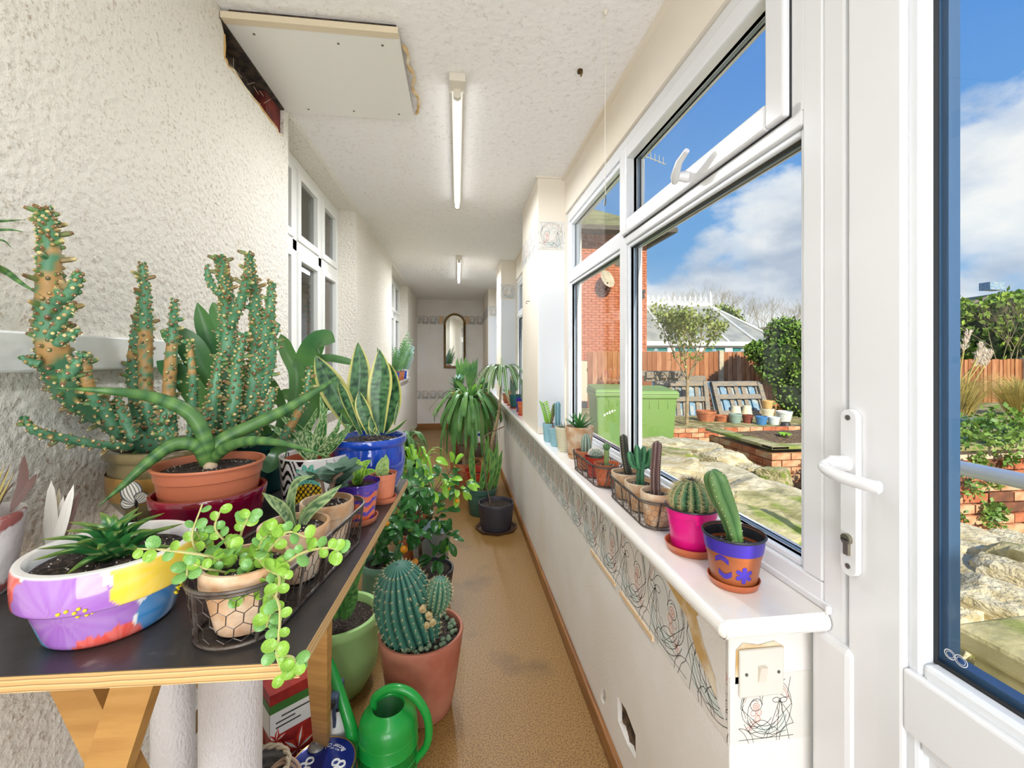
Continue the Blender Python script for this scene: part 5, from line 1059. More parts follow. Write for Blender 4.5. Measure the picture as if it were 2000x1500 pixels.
# peperomia
t = tp[0]; rr = random.Random(11)
def roundleaf(cup, seed):
    mb = MB(); n, m = 12, 3; vs = [(0, .5, 0)]
    for j in range(1, m + 1):
        for k in range(n): a = 2 * pi * k / n; q = j / m; vs.append((.44 * q * cos(a), .5 + .5 * q * sin(a), cup * q * q + .02 * cos(2 * a + seed) * q))
    mb.add(vs, [(0, 1 + k, 1 + (k + 1) % n) for k in range(n)] + [(1 + (j - 1) * n + k, 1 + j * n + k, 1 + j * n + (k + 1) % n, 1 + (j - 1) * n + (k + 1) % n) for j in range(1, m) for k in range(n)]); return mb.mesh('leaf')
PL = [roundleaf(c, s_) for c, s_ in ((.12, 0), (-.1, 1), (.2, 2))]
for i, me in enumerate(PL): me.materials.append(M['pep2'] if i == 1 else M['pep'])
def putleaf(par, me, p, d, nrm, size, nm='leaf', wd=1):
    d = V(d).normalized(); nrm = V(nrm); x = d.cross(nrm)
    if x.length < 1e-3: x = d.orthogonal()
    x.normalize(); z = x.cross(d); R = Matrix((x * size * wd, d * size, z * size)).transposed().to_4x4()
    o = link(nm, me, par); o.matrix_local = Matrix.Translation(V(p)) @ R; return o
VINES = [[(455, 1110, .52), (400, 1090, .50), (375, 1050, .49), (395, 985, .49)], [(460, 1105, .52), (440, 1060, .51), (420, 1030, .50), (434, 990, .50)], [(470, 1110, .52), (470, 1050, .51), (480, 1020, .51), (488, 1005, .51)], [(480, 1110, .51), (520, 1080, .50), (560, 1040, .50), (600, 1050, .49)],
         [(490, 1115, .51), (540, 1110, .49), (590, 1080, .49), (640, 1070, .48), (662, 1078, .48)], [(480, 1130, .50), (520, 1150, .48), (545, 1180, .46), (545, 1240, .45), (540, 1280, .44), (555, 1320, .435)], [(500, 1120, .50), (545, 1125, .48), (530, 1190, .46), (520, 1225, .46)],
         [(450, 1115, .51), (420, 1090, .49), (330, 1075, .47), (268, 1072, .46)], [(450, 1120, .50), (400, 1110, .48), (370, 1100, .48), (365, 1125, .47)], [(460, 1125, .50), (470, 1150, .48), (450, 1170, .47)], [(500, 1110, .51), (510, 1060, .50), (533, 1035, .50)], [(470, 1115, .51), (500, 1090, .50), (520, 1110, .49), (560, 1130, .48)], [(540, 1280, .44), (572, 1285, .435), (575, 1310, .43)], [(455, 1100, .52), (405, 1070, .51), (385, 1040, .5)]]
for k, vn in enumerate(VINES):
    P = spline([Lc(t, at(*p)) for p in vn], 20); MB().tube(P, [.0014] * 15 + [.001] * 5, 5).build('stem', 'pepstem', t)
    for i in range(3, 20, 2 if k in (3, 4, 5, 10, 11) else 3):
        for s_ in (-1, 1):
            if rr.random() < .2: continue
            T = (P[min(i + 1, 19)] - P[i - 1]).normalized(); d = T.cross(V((.3, -1, .2))).normalized() * s_ + T * .4 + V((0, 0, .25)) + V((rr.uniform(-.3, .3),) * 3)
            putleaf(t, rr.choice(PL), P[i], d, V((.35, -.8, .6)) + V((rr.uniform(-.5, .5), rr.uniform(-.4, .4), rr.uniform(-.4, .4))), rr.uniform(.0105, .0155))
for k in range(34):
    p = at(rr.uniform(420, 560), rr.uniform(1060, 1145), rr.uniform(.48, .52)); putleaf(t, rr.choice(PL), Lc(t, p), (rr.uniform(-1, 1), rr.uniform(-1, .3), rr.uniform(-.2, .6)), (rr.uniform(-.4, .6), -.8, .8), rr.uniform(.012, .0175))
# small snake plant
t = tp[1]
for pts, w_, sd in (([(575, 1038, .64), (556, 1000, .63), (535, 980, .625), (512, 962, .62)], .0125, 1), ([(578, 1038, .645), (568, 985, .64), (580, 942, .635), (615, 928, .63)], .010, 2), ([(582, 1040, .64), (605, 1000, .645), (640, 970, .65), (668, 946, .655)], .0135, 3), ([(576, 1038, .635), (560, 1005, .63), (546, 985, .63), (538, 972, .63)], .012, 4), ([(582, 1040, .65), (595, 1005, .655), (612, 985, .66), (622, 968, .66)], .011, 5)):
    MB().leaf([Lc(t, at(*p)) for p in pts], w_ * 1.15, (.3, -1, .5), 'sword', fold=.6, thick=.003, nc=3, ns=18, col=sans_col(lin('#b9cf8a'), .9, lin('#b4c890'), lin('#2c5c3a'), 22, sd)).build('leaf', 'vcleaf', t)
# grey succulent
t = tp[2]; rr = random.Random(21)
for k in range(5):
    a = rr.uniform(0, 6.28); q = V((cos(a) * .025, sin(a) * .025, .1 + rr.uniform(-.01, .03))); MB().tube([(0, 0, .06), q * .5 + V((0, 0, .05)), q], .003, 6).build('stem', 'bark', t)
    for j in range(8):
        b = rr.uniform(0, 6.28); d = V((cos(b), sin(b), rr.uniform(-.1, .8))).normalized(); MB().leaf([q, q + d * .018, q + d * .034], .019, V((0, -.3, 1)), 'ovate', fold=.15, nc=2, ns=8).build('leaf', 'greyleaf', t)
# --- wave pot
wt = PT('wave_painted_pot', 'orange pot painted with purple waves holding a low bright green rosette', -.190, .870, TZ + .0035)
WO, WP = lin('#d2663c'), lin('#4a2f9c')
def wavecol(a, z, r):
    v = z / .074
    if v > .80: return WP
    s_ = (v + .055 * sin(a * 6 + .6)) * 4.1
    return WP if (s_ % 1) < .42 else WO
pot(wt, .041, .030, .074, 'vcgloss', 'plastic', n=120, col=wavecol, soil=.88)
o = wt.children[0]; bpy.data.meshes.remove(o.data)
prof = [(0, 0), (.029, 0), (.030, .002)] + [(.030 + .0075 * k / 26, .002 + .057 * k / 26) for k in range(1, 27)] + [(.0392, .0595), (.0395, .070), (.041, .071), (.041, .074), (.0385, .074), (.036, .05)]
MB().lathe(prof, 120, col=wavecol, closed=False).build('pot', 'vcgloss', wt)
saucer(-.190, .870, TZ, .038, 'terraplastic', 'terracotta plastic saucer under the wave-painted pot')
for k, (ax_, ay_, az_, w_) in enumerate(((-.040, -.010, .035, .024), (-.018, -.02, .046, .022), (.006, -.018, .02, .020), (.036, -.006, .028, .026), (.022, .016, .045, .024), (-.006, .01, .05, .020), (-.03, .014, .032, .022), (.0, -.004, .042, .014))):
    b = V((0, 0, .066)); tip = b + V((ax_, ay_, az_)); md = b + V((ax_ * .35, ay_ * .35, az_ * .7))
    MB().leaf([b, md, tip], w_, V((-ax_, -.03 - ay_, .05)), 'egg', fold=.3, nc=3, ns=14, col=sans_col(lin('#c6d860'), .85, lin('#8fb83e'), lin('#3c7a34'), 14, k)).build('leaf', 'vcleaf', wt)
# --- small terracotta pot
t = PT('tiny_snake_plant', 'small plain terracotta plastic pot with one stubby mottled leaf at the table edge', -.162, .985, TZ + .0032); pot(t, .0305, .0225, .060, 'terraplastic', 'plastic', soil=.88)
saucer(-.162, .985, TZ, .030, 'terraplastic', 'terracotta plastic saucer under the small plain pot')
MB().leaf([(0, 0, .05), (-.002, 0, .072), (.0, 0, .094)], .027, (.2, -1, .2), 'egg', fold=.2, thick=.002, col=sans_col(lin('#b6cc6a'), .88, lin('#b3c87a'), lin('#5d8f4a'), 12, 3)).build('leaf', 'vcleaf', t)
MB().leaf([(.003, .003, .05), (.006, 0, .08), (.006, 0, .1)], .014, (.2, -1, .2), 'sword', fold=.3, col=sans_col(lin('#b6cc6a'), .88, lin('#a3c06a'), lin('#5d8f4a'), 12, 5)).build('leaf', 'vcleaf', t)
# --- blue pot
t = PT('blue_pot_snake_plant', 'large cobalt blue glazed pot with broad yellow-edged snake plant leaves', -.211, 1.085, TZ); D0 = dof((-.211, 1.085))
pot(t, .088, .066, .128, 'blueglaze', 'belly', soil=.9); 
for pts, w_, sd, fc in (([(692, 842, 1.06), (668, 790, 1.05), (640, 740, 1.04), (616, 694, 1.03)], .062, 1, (.1, -1, .2)), ([(706, 842, 1.06), (700, 780, 1.06), (703, 720, 1.06), (699, 668, 1.06)], .054, 2, (.15, -1, 0)), ([(742, 846, 1.03), (741, 780, 1.03), (745, 730, 1.03), (741, 682, 1.03)], .056, 3, (-.05, -1, .1)),
                        ([(752, 842, 1.07), (768, 790, 1.07), (762, 735, 1.07), (745, 700, 1.07)], .048, 4, (-.3, -1, 0)), ([(722, 848, .99), (716, 820, .98), (706, 790, .98), (701, 764, .98)], .032, 5, (0, -1, .2)), ([(705, 850, 1.0), (682, 800, 1.0), (668, 765, .99), (660, 742, .99)], .026, 6, (.9, -.6, 0)),
                        ([(727, 850, .97), (728, 836, .965), (723, 812, .96)], .018, 7, (0, -1, 0)), ([(752, 848, 1.0), (775, 838, 1.0), (796, 818, 1.0)], .015, 8, (0, -.5, 1)), ([(740, 850, .97), (728, 835, .965), (728, 845, .96)], .014, 9, (0, -1, 0)), ([(748, 750, 1.06), (742, 710, 1.06), (737, 678, 1.06)], .012, 10, (.5, -1, 0)), ([(770, 830, 1.05), (776, 800, 1.06), (784, 770, 1.07)], .008, 11, (0, -1, 0))):
    MB().leaf([Lc(t, at(*p)) for p in pts], w_, fc, 'sans', fold=.22, thick=.002, nc=7, ns=34, col=sans_col(lin('#dcd478'), .72, lin('#5f8f5a'), lin('#143f26'), 26, sd)).build('leaf', 'vcleaf', t)
# --- zebra pot with aloe
t = PT('zebra_pineapple_pot', 'white pot printed with zebra stripes and a pineapple holding a striped tiger aloe', -.318, 1.035, TZ); zth = atan2(-1.035, .318)
ZW, ZB, ZT, ZY = lin('#f0ece6'), lin('#1c1a1c'), lin('#3fae94'), lin('#e0b81e')
def zeb(a, z, r):
    ph = (a - zth + pi) % (2 * pi) - pi; v = z / .1; x, y = ph * .076, z
    if r < .068 or v > .97: return ZW
    if abs(ph) > 2.2: return ZW
    # pineapple
    if -.045 < x < .012 and y < .055:
        if y < .05 - 14 * (x + .016) ** 2:
            gx, gy = (x + y * .8) / .0105, (x - y * .8) / .0105; return ZB if min(abs(gx - round(gx)), abs(gy - round(gy))) < .16 else ZY
    dx, dy = x + .016, y - .062; d = sqrt(dx * dx + dy * dy); an = atan2(dy, dx)
    if d < .030 * (.62 + .38 * abs(cos(an * 5))) and dy > -.024: return ZB if abs(abs(cos(an * 5)) - .25) < .08 else mix(ZT, ZW, .2 * abs(sin(an * 9)))
    if x < -.028 + .01 * sin(y * 70): return ZB if sin(y * 300 + 5 * sin(x * 130) + x * 160 + 3 * noise.noise(V((x * 40, y * 40, 2)))) > .05 else ZW
    if x > .018: 
        k = abs(sin(x * 190 + 1.4 * sin(y * 60))); return ZB if (k < .10 and noise.noise(V((x * 60, y * 60, 0))) > -.1) or (y < .035 and k < .3) else ZW
    return ZW
pr = [(0, 0), (.064, 0), (.068, .003)] + [(.070 + .006 * k / 60, .004 + .094 * k / 60) for k in range(61)] + [(.0755, .1), (.0715, .1), (.069, .097), (.067, .05)]
MB().lathe(pr, 300, col=zeb, closed=False).build('pot', 'vcgloss', t)
MB().lathe([(.068, .09), (.0665, .07), (0, .068)], 40, closed=False).build('inner_pot', 'terraplastic', t)
for pts, w_ in (([(622, 888), (628, 850), (632, 810), (625, 772)], .030), ([(618, 888), (600, 850), (612, 820), (620, 795)], .024), ([(615, 885), (590, 850), (565, 825), (545, 812)], .030), ([(612, 890), (580, 865), (550, 845), (522, 828)], .030), ([(628, 888), (645, 860), (660, 835), (668, 806)], .020), ([(630, 890), (645, 878), (665, 860), (690, 828)], .022), ([(628, 892), (640, 878), (656, 865), (664, 868)], .024), ([(620, 893), (605, 885), (590, 875), (575, 872)], .022), ([(625, 888), (622, 850), (632, 820), (640, 795)], .026), ([(632, 890), (655, 862), (680, 835), (672, 828)], .018), ([(622, 890), (612, 865), (602, 845), (596, 832)], .026)):
    dd = dof(t.location) - .01; MB().leaf([Lc(t, at(a, b, dd - .03 * (i / 3))) for i, (a, b) in enumerate(pts)], w_ * 1.15, (.1, -1, .35), 'tri', fold=.45, thick=.004, nc=4, ns=22, col=aloe_col).build('leaf', 'vcleaf', t)
# --- teal pot with strap leaves
t = PT('strap_leaf_plant', 'teal pot with tall broad arching strap leaves behind the cactus', -.475, 1.13, TZ); pot(t, .085, .062, .125, 'teal', 'plastic', soil=.9)
for pts, w_ in (([(548, 850, 1.1), (576, 790, 1.12), (580, 730, 1.12), (562, 690, 1.12), (548, 652, 1.12)], .038), ([(560, 850, 1.12), (592, 780, 1.13), (598, 715, 1.13), (622, 668, 1.10), (655, 668, 1.06)], .062), ([(540, 850, 1.05), (552, 800, 1.05), (535, 755, 1.02), (522, 738, 1.0)], .020), ([(565, 850, 1.12), (620, 780, 1.14), (655, 770, 1.1), (665, 805, 1.06)], .050), ([(565, 850, 1.1), (630, 790, 1.12), (680, 795, 1.05), (705, 840, 1.0)], .050), ([(510, 850, 1.06), (450, 770, 1.02), (420, 690, 1.0), (385, 590, .97)], .045),
                ([(505, 850, 1.04), (420, 770, .98), (375, 680, .94), (312, 645, .90)], .055), ([(505, 850, 1.04), (410, 800, .96), (360, 740, .92), (305, 705, .88)], .045), ([(530, 850, 1.05), (545, 880, 1.0), (530, 905, .96), (508, 918, .94)], .036), ([(550, 850, 1.1), (590, 800, 1.14), (560, 770, 1.16), (535, 790, 1.17)], .030), ([(565, 848, 1.1), (610, 730, 1.16), (635, 700, 1.18), (705, 712, 1.2)], .024), ([(560, 848, 1.1), (600, 735, 1.16), (620, 680, 1.18), (632, 662, 1.18)], .036), ([(520, 850, 1.04), (470, 740, 1.0), (440, 640, .98), (415, 590, .97)], .040)):
    MB().leaf([Lc(t, at(*p)) for p in pts], w_, (.2, -1, .35), 'strap', fold=.25, nc=3, ns=22).build('leaf', 'strap', t)
# --- old flaky pot, feathers
t = PT('flaking_painted_pot', 'old terracotta pot with flaking white paint and dried spiky stems at the left edge', -.64, .655, TZ)
m_ = mat('flaking_paint', '#d8d0cc', .8, col2='#9c5a54', scale=26, th=(.5, .56), bump=.6, bscale=40)
pot(t, .056, .042, .108, m_, 'smooth', soil=.8)
rr = random.Random(8)
for k in range(22):
    a = rr.uniform(0, 6.28); MB().leaf([(cos(a) * .02, sin(a) * .02, .085), (cos(a) * .03, sin(a) * .03, .12), (cos(a) * .045, sin(a) * .045, .12 + rr.uniform(.02, .05))], .006, (cos(a + 1), sin(a + 1), .3), 'tri', nc=1, ns=6).build('dried_leaf', ('dry', 'spinedark', 'bark')[k % 3], t)
MB().leaf([Lc(t, p) for p in (at(20, 1000, .58), at(44, 950, .59), at(47, 888, .60))], .012, (.3, -1, 0), 'ovate', nc=1, ns=8).build('dark_feather_leaf', 'spinedark', t)
MB().leaf([Lc(t, p) for p in (at(22, 1000, .58), at(56, 950, .59), at(72, 925, .60))], .008, (.3, -1, 0), 'ovate', nc=1, ns=8).build('dark_feather_leaf', 'spinedark', t)
for pts, r in (([(-60, 990, .56), (-130, 760, .52), (-100, 500, .54), (0, 525, .62), (40, 552, .63), (80, 577, .635)], .0065), ([(-60, 990, .56), (-190, 720, .50), (-150, 440, .52), (0, 432, .58), (50, 429, .61)], .0035), ([(-60, 990, .56), (-180, 740, .50), (-140, 470, .52), (0, 449, .58), (54, 454, .60)], .0035), ([(-60, 990, .56), (-200, 760, .50), (-150, 500, .52), (-10, 468, .58), (27, 487, .60)], .003)):
    tapered([Lc(t, at(*p)) for p in pts], r, n=8, m=30).build('long_leaf', 'vcleaf', t)
t = thing('feather_jar', 'clear glass jar holding white and brown feathers behind the painted flower pot', 'jar', (on(100, 1100, TZ).x, on(100, 1100, TZ).y, TZ))
MB().lathe([(0, .001), (.017, .001), (.018, .004), (.018, .045), (.0165, .045), (.0165, .006), (0, .005)], 24, closed=False).build('glass', 'glass', t)
for k, (x, z, w_, mm) in enumerate(((96, 930, .017, 'whitehair'), (140, 938, .014, 'whitehair'), (152, 950, .013, 'spinedark'), (120, 960, .012, 'whitehair'), (86, 990, .014, 'whitehair'), (112, 945, .012, 'areole'))):
    tip = Lc(t, at(x + 4, z + 8, t.location.x * SP + t.location.y * CP + .01 + .004 * k)); MB().leaf([(0, 0, .008), tip * .45, tip], w_, (.3, -1, .1), 'ovate', fold=.1, nc=1, ns=10).tube([(0, 0, .006), tip * .45, tip * .9], .0006, 4).build('feather', mm, t)
# --- table
tt = thing('trestle_table', 'bench of black-faced plywood on angled plywood legs carrying the large plants', 'table', (-.42, .82, 0), rz=math.radians(-2.9))
def tl(x, y, z): return Matrix.Rotation(math.radians(2.9), 3, 'Z') @ (V((x, y, z)) - V((-.42, .82, 0)))
c = tl(-.1625, .475, TZ); x1, y0 = c.x, c.y; y1 = tl(-.128, 1.161, TZ).y
MB().box((x1 - .513, y0, TZ - .0172), (x1, y1, TZ - .0012)).build('plywood_core', 'plyedge', tt, smooth=False)
MB().box((x1 - .512, y0 + .0008, TZ - .0012), (x1 - .0008, y1 - .0008, TZ - .0001)).build('black_face', 'blackply', tt, smooth=False)
def board(a, b, w_, th, m, nm, par, face, edge='plyedge'):
    a, b = V(a), V(b); T = (b - a).normalized(); S = T.cross(V(face)).normalized() * w_ / 2; Nn = S.cross(T).normalized() * th / 2; mb = MB()
    vs = [a + S + Nn, a - S + Nn, a - S - Nn, a + S - Nn, b + S + Nn, b - S + Nn, b - S - Nn, b + S - Nn]; mb.add(vs, [(0, 1, 2, 3), (7, 6, 5, 4), (0, 4, 5, 1), (1, 5, 6, 2), (2, 6, 7, 3), (3, 7, 4, 0)]); mb.build(nm, m, par, smooth=False)
def wl(p): return tl(p.x, p.y, p.z)
def through(p, q, z0, z1): return p + (q - p) * ((z0 - p.z) / (q.z - p.z)), p + (q - p) * ((z1 - p.z) / (q.z - p.z))
u0, u1 = through(at(152, 1335, .505), at(232, 1500, .505), .9225, .0); board(wl(u0), wl(u1), .042, .018, 'ply', 'leg', tt, (0, -1, 0))
u0, u1 = through(at(268, 1335, .480), at(214, 1500, .480), .9225, .3); board(wl(u0), wl(u1), .042, .018, 'ply', 'leg', tt, (0, -1, 0))
board(wl(u1), wl(u1 + V((.0, .03, -.3))), .042, .018, 'ply', 'leg', tt, (0, -1, 0))
u0, u1 = through(at(622, 1262, .80), V((-.425, 1.445, 0)), .9225, .0); board(wl(u0), wl(u1), .042, .018, 'ply', 'leg', tt, (-.2, -.8, -.5))
board(tl(-.60, .9, .922), tl(-.6, 1.36, .0), .055, .018, 'ply', 'leg', tt, (-.5, -.6, -.4))
board(wl(at(470, 1290, 1.0)), wl(at(370, 1430, 1.0)), .03, .03, mat('dark_timber', '#7c5a34', .7, col2='#5c4024', scale=6), 'brace', tt, (0, -1, 0))
board(tl(-.44, .62, .92), tl(-.47, .66, .42), .02, .02, 'ply', 'brace', tt, (0, -1, 0))
# --- under the table
emb = mat('embossed_paper', '#ece8e6', .8, bump=1, bscale=260, stretch=(1, 1, .5))
for (px_, d, r, h_, nm) in ((337, .80, .034, .9, 'narrower roll of white embossed wallpaper standing under the table, on the left'), (450, .80, .051, .9, 'wider roll of white embossed wallpaper standing under the table, on the right')):
    q = at(px_, 1400, d); o = MB().tube([(0, 0, 0), (0, 0, .3), (.003, 0, h_)], [r * .93, r * .97, r], 30).build('wallpaper_roll', emb, loc=(q.x, q.y, 0)); tag(o, nm, 'wallpaper roll')
# seed box
sb = thing('bulb_box', 'tall red and white carton printed with striped red lilies under the table', 'box', (-.505, 1.40, 0), rz=math.radians(38))
bw_, bd_, bh_ = .15, .13, .30
MB().box((-bw_ / 2, -bd_ / 2, 0), (bw_ / 2, bd_ / 2, bh_)).build('carton', mat('carton_red', '#b8342a', .4, col2='#8a1a20', scale=14), sb, smooth=False)
def facept(f, u, v, e=.0008): return V((-bw_ / 2 + u * bw_, -bd_ / 2 - e, v * bh_)) if f == 0 else (V((-bw_ / 2 - e, bd_ / 2 - u * bd_, v * bh_)) if f == 1 else V((bw_ / 2 + e, -bd_ / 2 + u * bd_, v * bh_)))
for f in (0, 1, 2):
    wb, gb = MB(), MB()
    wb.add([facept(f, 0, .60), facept(f, 1, .60), facept(f, 1, .82), facept(f, 0, .82)], [(0, 1, 2, 3)]); wb.add([facept(f, 0, .0), facept(f, 1, .0), facept(f, 1, .13), facept(f, 0, .13)], [(0, 1, 2, 3)])
    gb.add([facept(f, 0, .82, .0006), facept(f, 1, .82, .0006), facept(f, 1, .90, .0006), facept(f, 0, .90, .0006)], [(0, 1, 2, 3)])
    wb.build('white_band', 'white', sb, smooth=False, stuff=True); gb.build('green_band', mat('leaf_print', '#3f7a34', .4), sb, smooth=False)
for f in (0, 1):
    rd, wh_ = MB(), MB()
    for (cu, cv, R) in ((.5, .36, .22), (.1, .55, .12)):
        for k in range(6):
            a = k * pi / 3 + .3
            def pt(rr_, da, e): return facept(f, min(1, max(0, cu + rr_ * cos(a + da) * 1.6)), min(.995, max(0, cv + rr_ * sin(a + da))), e)
            rd.add([pt(0, 0, .0012), pt(R * .55, -.4, .0012), pt(R, 0, .0012), pt(R * .55, .4, .0012)], [(0, 1, 2, 3)]); wh_.add([pt(.01, 0, .0016), pt(R * .5, -.13, .0016), pt(R * .95, 0, .0016), pt(R * .5, .13, .0016)], [(0, 1, 2, 3)])
    rd.build('lily_print', mat('lily_orange', '#d8442c', .4), sb, smooth=False, stuff=True); wh_.build('lily_stripes', 'white', sb, smooth=False, stuff=True)
tx = MB()
for k, (u0, u1) in enumerate(((.2, .8), (.1, .45), (.1, .55))):
    tx.add([facept(0, u0, .77 - k * .045, .0014), facept(0, u1, .77 - k * .045, .0014), facept(0, u1, .755 - k * .045, .0014), facept(0, u0, .755 - k * .045, .0014)], [(0, 1, 2, 3)])
tx.build('small_print', 'ink', sb, smooth=False, stuff=True)
# spray bottle
s = thing('spray_bottle', 'white spray bottle with slate blue trigger head beside the green watering can', 'spray bottle', (-.366, 1.400, 0))
s.scale = (1.05, 1.05, 1.15)
MB().lathe([(0, 0), (.032, 0), (.034, .005), (.034, .11), (.028, .135), (.014, .15), (.013, .158)], 24, closed=False).build('bottle', 'white', s)
tb_ = mat('slate_blue_plastic', '#3f4c66', .4)
MB().tube([(0, 0, .152), (0, 0, .178)], [.016, .013], 18).build('collar', 'black', s); MB().box((-.012, -.045, .178), (.012, .035, .212)).build('spray_head', tb_, s, smooth=False, bevel=.006)
MB().tube([(0, -.035, .185), (0, -.04, .165), (0, -.034, .145), (0, -.036, .128)], [.006, .005, .005, .004], 8).build('trigger', tb_, s); MB().tube([(0, -.045, .198), (0, -.056, .198)], .007, 10).build('nozzle', 'black', s)
# cookie tin
tn = thing('cookie_tin', 'round dark blue butter cookie tin with white lettering on the floor', 'tin', (-.372, 1.268, 0), rz=PSI * -1)
MB().lathe([(0, 0), (.094, 0), (.094, .115)], 48, closed=False).build('tin_body', mat('tin_side', '#2a4aa8', .3, metal=.3), tn)
MB().lathe([(.095, .105), (.0965, .11), (.0965, .123), (.094, .126), (.090, .125), (.087, .1235), (0, .1238)], 56, closed=False).build('tin_lid', mat('tin_blue', '#1c2f86', .25, metal=.3, coat=.5), tn)
MB().lathe([(.0966, .121), (.0966, .1255), (.094, .1272), (.0915, .1262)], 56, closed=False).build('gilt_edge', mat('tin_gilt', '#b8925a', .3, metal=.8), tn)
for o_ in tn.children: o_.scale = (.92, .92, 1)
def text(body, size, loc, rz, par, m='white', nm='lettering', shear=.3, arc=None):
    cu = bpy.data.curves.new('lettering', 'FONT'); cu.body = body; cu.size = size; cu.align_x = 'CENTER'; cu.shear = shear; cu.extrude = .0002
    o = bpy.data.objects.new('lettering', cu); COL.objects.link(o); bpy.context.view_layer.update(); me = bpy.data.meshes.new_from_object(o); bpy.data.objects.remove(o)
    me.materials.append(M[m]); o = link(nm, me, par, smooth=False); o.location = loc; o.rotation_euler = (0, 0, rz); return o
for k, ch in enumerate('Butter Cookies'):
    if ch == ' ': continue
    a = math.radians(90) + (k - 6.5) * .115; text(ch, .017, (.066 * cos(a), .066 * sin(a), .1242), a + pi / 2, tn)
for k, ch in enumerate('NET WT. 4 LB'):
    if ch == ' ': continue
    a = math.radians(90) + (k - 5.5) * .10; text(ch, .007, (.054 * cos(a), .054 * sin(a), .1242), a + pi / 2, tn, shear=0)
mb = MB()
for (x, y) in ((.035, .005), (.052, .0), (.045, -.018), (-.04, .01), (-.052, -.008), (-.035, -.02), (.0, -.03)): mb.tube([V((x + .0095 * cos(a * pi / 8), y + .0095 * sin(a * pi / 8), .1245)) for a in range(17)], .0028, 5)
mb.build('biscuit_print', 'white', tn, stuff=True)
o = MB().lathe([(0, 0), (.022, 0), (.024, .004), (.018, .012), (.010, .015), (.009, .032), (.011, .033), (.011, .038), (.006, .038), (.005, .02)], 20, closed=False).build('hose_connector', mat('zinc_grey', '#9a9a98', .35, metal=.7), loc=(-.405, 1.325, .1245)); tag(o, 'grey metal hose connector sitting on the cookie tin lid', 'hose connector')
# basket with rope handle and cords
bk = thing('grey_rustic_basket', 'grey bark strip basket with a plaited rope rim under the table', 'basket', (-.520, 1.225, 0))
MB().lathe([(0, 0), (.055, 0), (.06, .01), (.07, .12), (.072, .165), (.068, .165), (.066, .1), (0, .02)], 30, closed=False).build('basket_body', mat('grey_bark_strip', '#8f8c88', .9, col2='#5f5a56', scale=18, stretch=(1, 1, 4)), bk)
for s_ in range(2): MB().tube([V(((.070 + .004 * cos(a * .9 + s_ * pi)) * cos(a * 2 * pi / 60), (.070 + .004 * cos(a * .9 + s_ * pi)) * sin(a * 2 * pi / 60), .168 + .004 * sin(a * .9 + s_ * pi))) for a in range(61)], .0045, 6, cap=False).build('rope_strand', mat('rope', '#c4b49a', .9, bump=.5, bscale=200), bk)
cd = thing('coiled_cord', 'loose coils of pinkish beige cord in front of the carton', 'cord', (-.455, 1.215, 0)); cm_ = mat('beige_cord', '#c8a890', .7)
rr = random.Random(4)
for k in range(5):
    cx_, cz_ = rr.uniform(-.02, .03), .055 + .01 * k; MB().tube(spline([(cx_ + .055 * cos(a), .03 * sin(a * 1.0) + .006 * k, max(.004, cz_ + .05 * sin(a) + .01 * cos(a * 2 + k))) for a in [i * .7 for i in range(10)]], 40), .0042, 7).build('coil', cm_, cd)
o = MB().lathe([(0, 0), (.05, 0), (.075, .05), (.085, .10), (.081, .10), (.071, .05), (0, .01)], 30, closed=False).build('mint_bowl', mat('mint_bowl', '#b8d8cc', .3), loc=(-.565, 1.03, 0)); tag(o, 'pale mint green bowl between the wallpaper rolls', 'bowl')
# --- watering can
wc = thing('watering_can', 'bright green plastic watering can with a looped handle on the floor', 'watering can', (-.205, 1.345, 0))
LV = V((-CP, SP, 0)); RV = -LV
MB().lathe([(0, 0), (.078, 0), (.084, .006), (.086, .10), (.088, .102), (.086, .106), (.086, .155), (.082, .178), (.070, .196), (.052, .206), (.048, .212), (.045, .207), (.045, .195), (.06, .17), (.075, .12), (.075, .01), (0, .005)], 48, closed=False).build('body', 'cangreen', wc)
for z in (.035, .065, .135): MB().lathe([(.0855, z), (.0875, z + .002), (.0855, z + .004)], 48, closed=False).build('ridge', 'cangreen', wc)
tip = Lc(wc, at(643, 1290, 1.36)); MB().tube(spline([LV * .06 + V((0, 0, .05)), LV * .10 + V((0, 0, .10)), LV * .118 + V((0, 0, .16)), tip + (LV * .115 + V((0, 0, .16)) - tip) * .3, tip], 20), [.024 - .013 * i / 19 for i in range(20)], 14).build('spout', 'cangreen', wc)
MB().tube([tip + V((0, 0, .0)), tip + (tip - LV * .115 - V((0, 0, .16))).normalized() * .002], .0095, 14).build('spout_mouth', 'black', wc)
MB().tube(spline([LV * .045 + V((0, 0, .20)), LV * .04 + V((0, 0, .235)), RV * .01 + V((0, 0, .262)), RV * .07 + V((0, 0, .245)), RV * .115 + V((0, 0, .18)), RV * .118 + V((0, 0, .10)), RV * .082 + V((0, 0, .045))], 34), [.010 + .003 * sin(pi * i / 33) for i in range(34)], 12).build('handle', 'cangreen', wc)
MB().lathe([(.0448, .203), (.0, .12)], 24, closed=False).build('dark_inside', mat('can_inside', '#0f5a24', .6), wc)

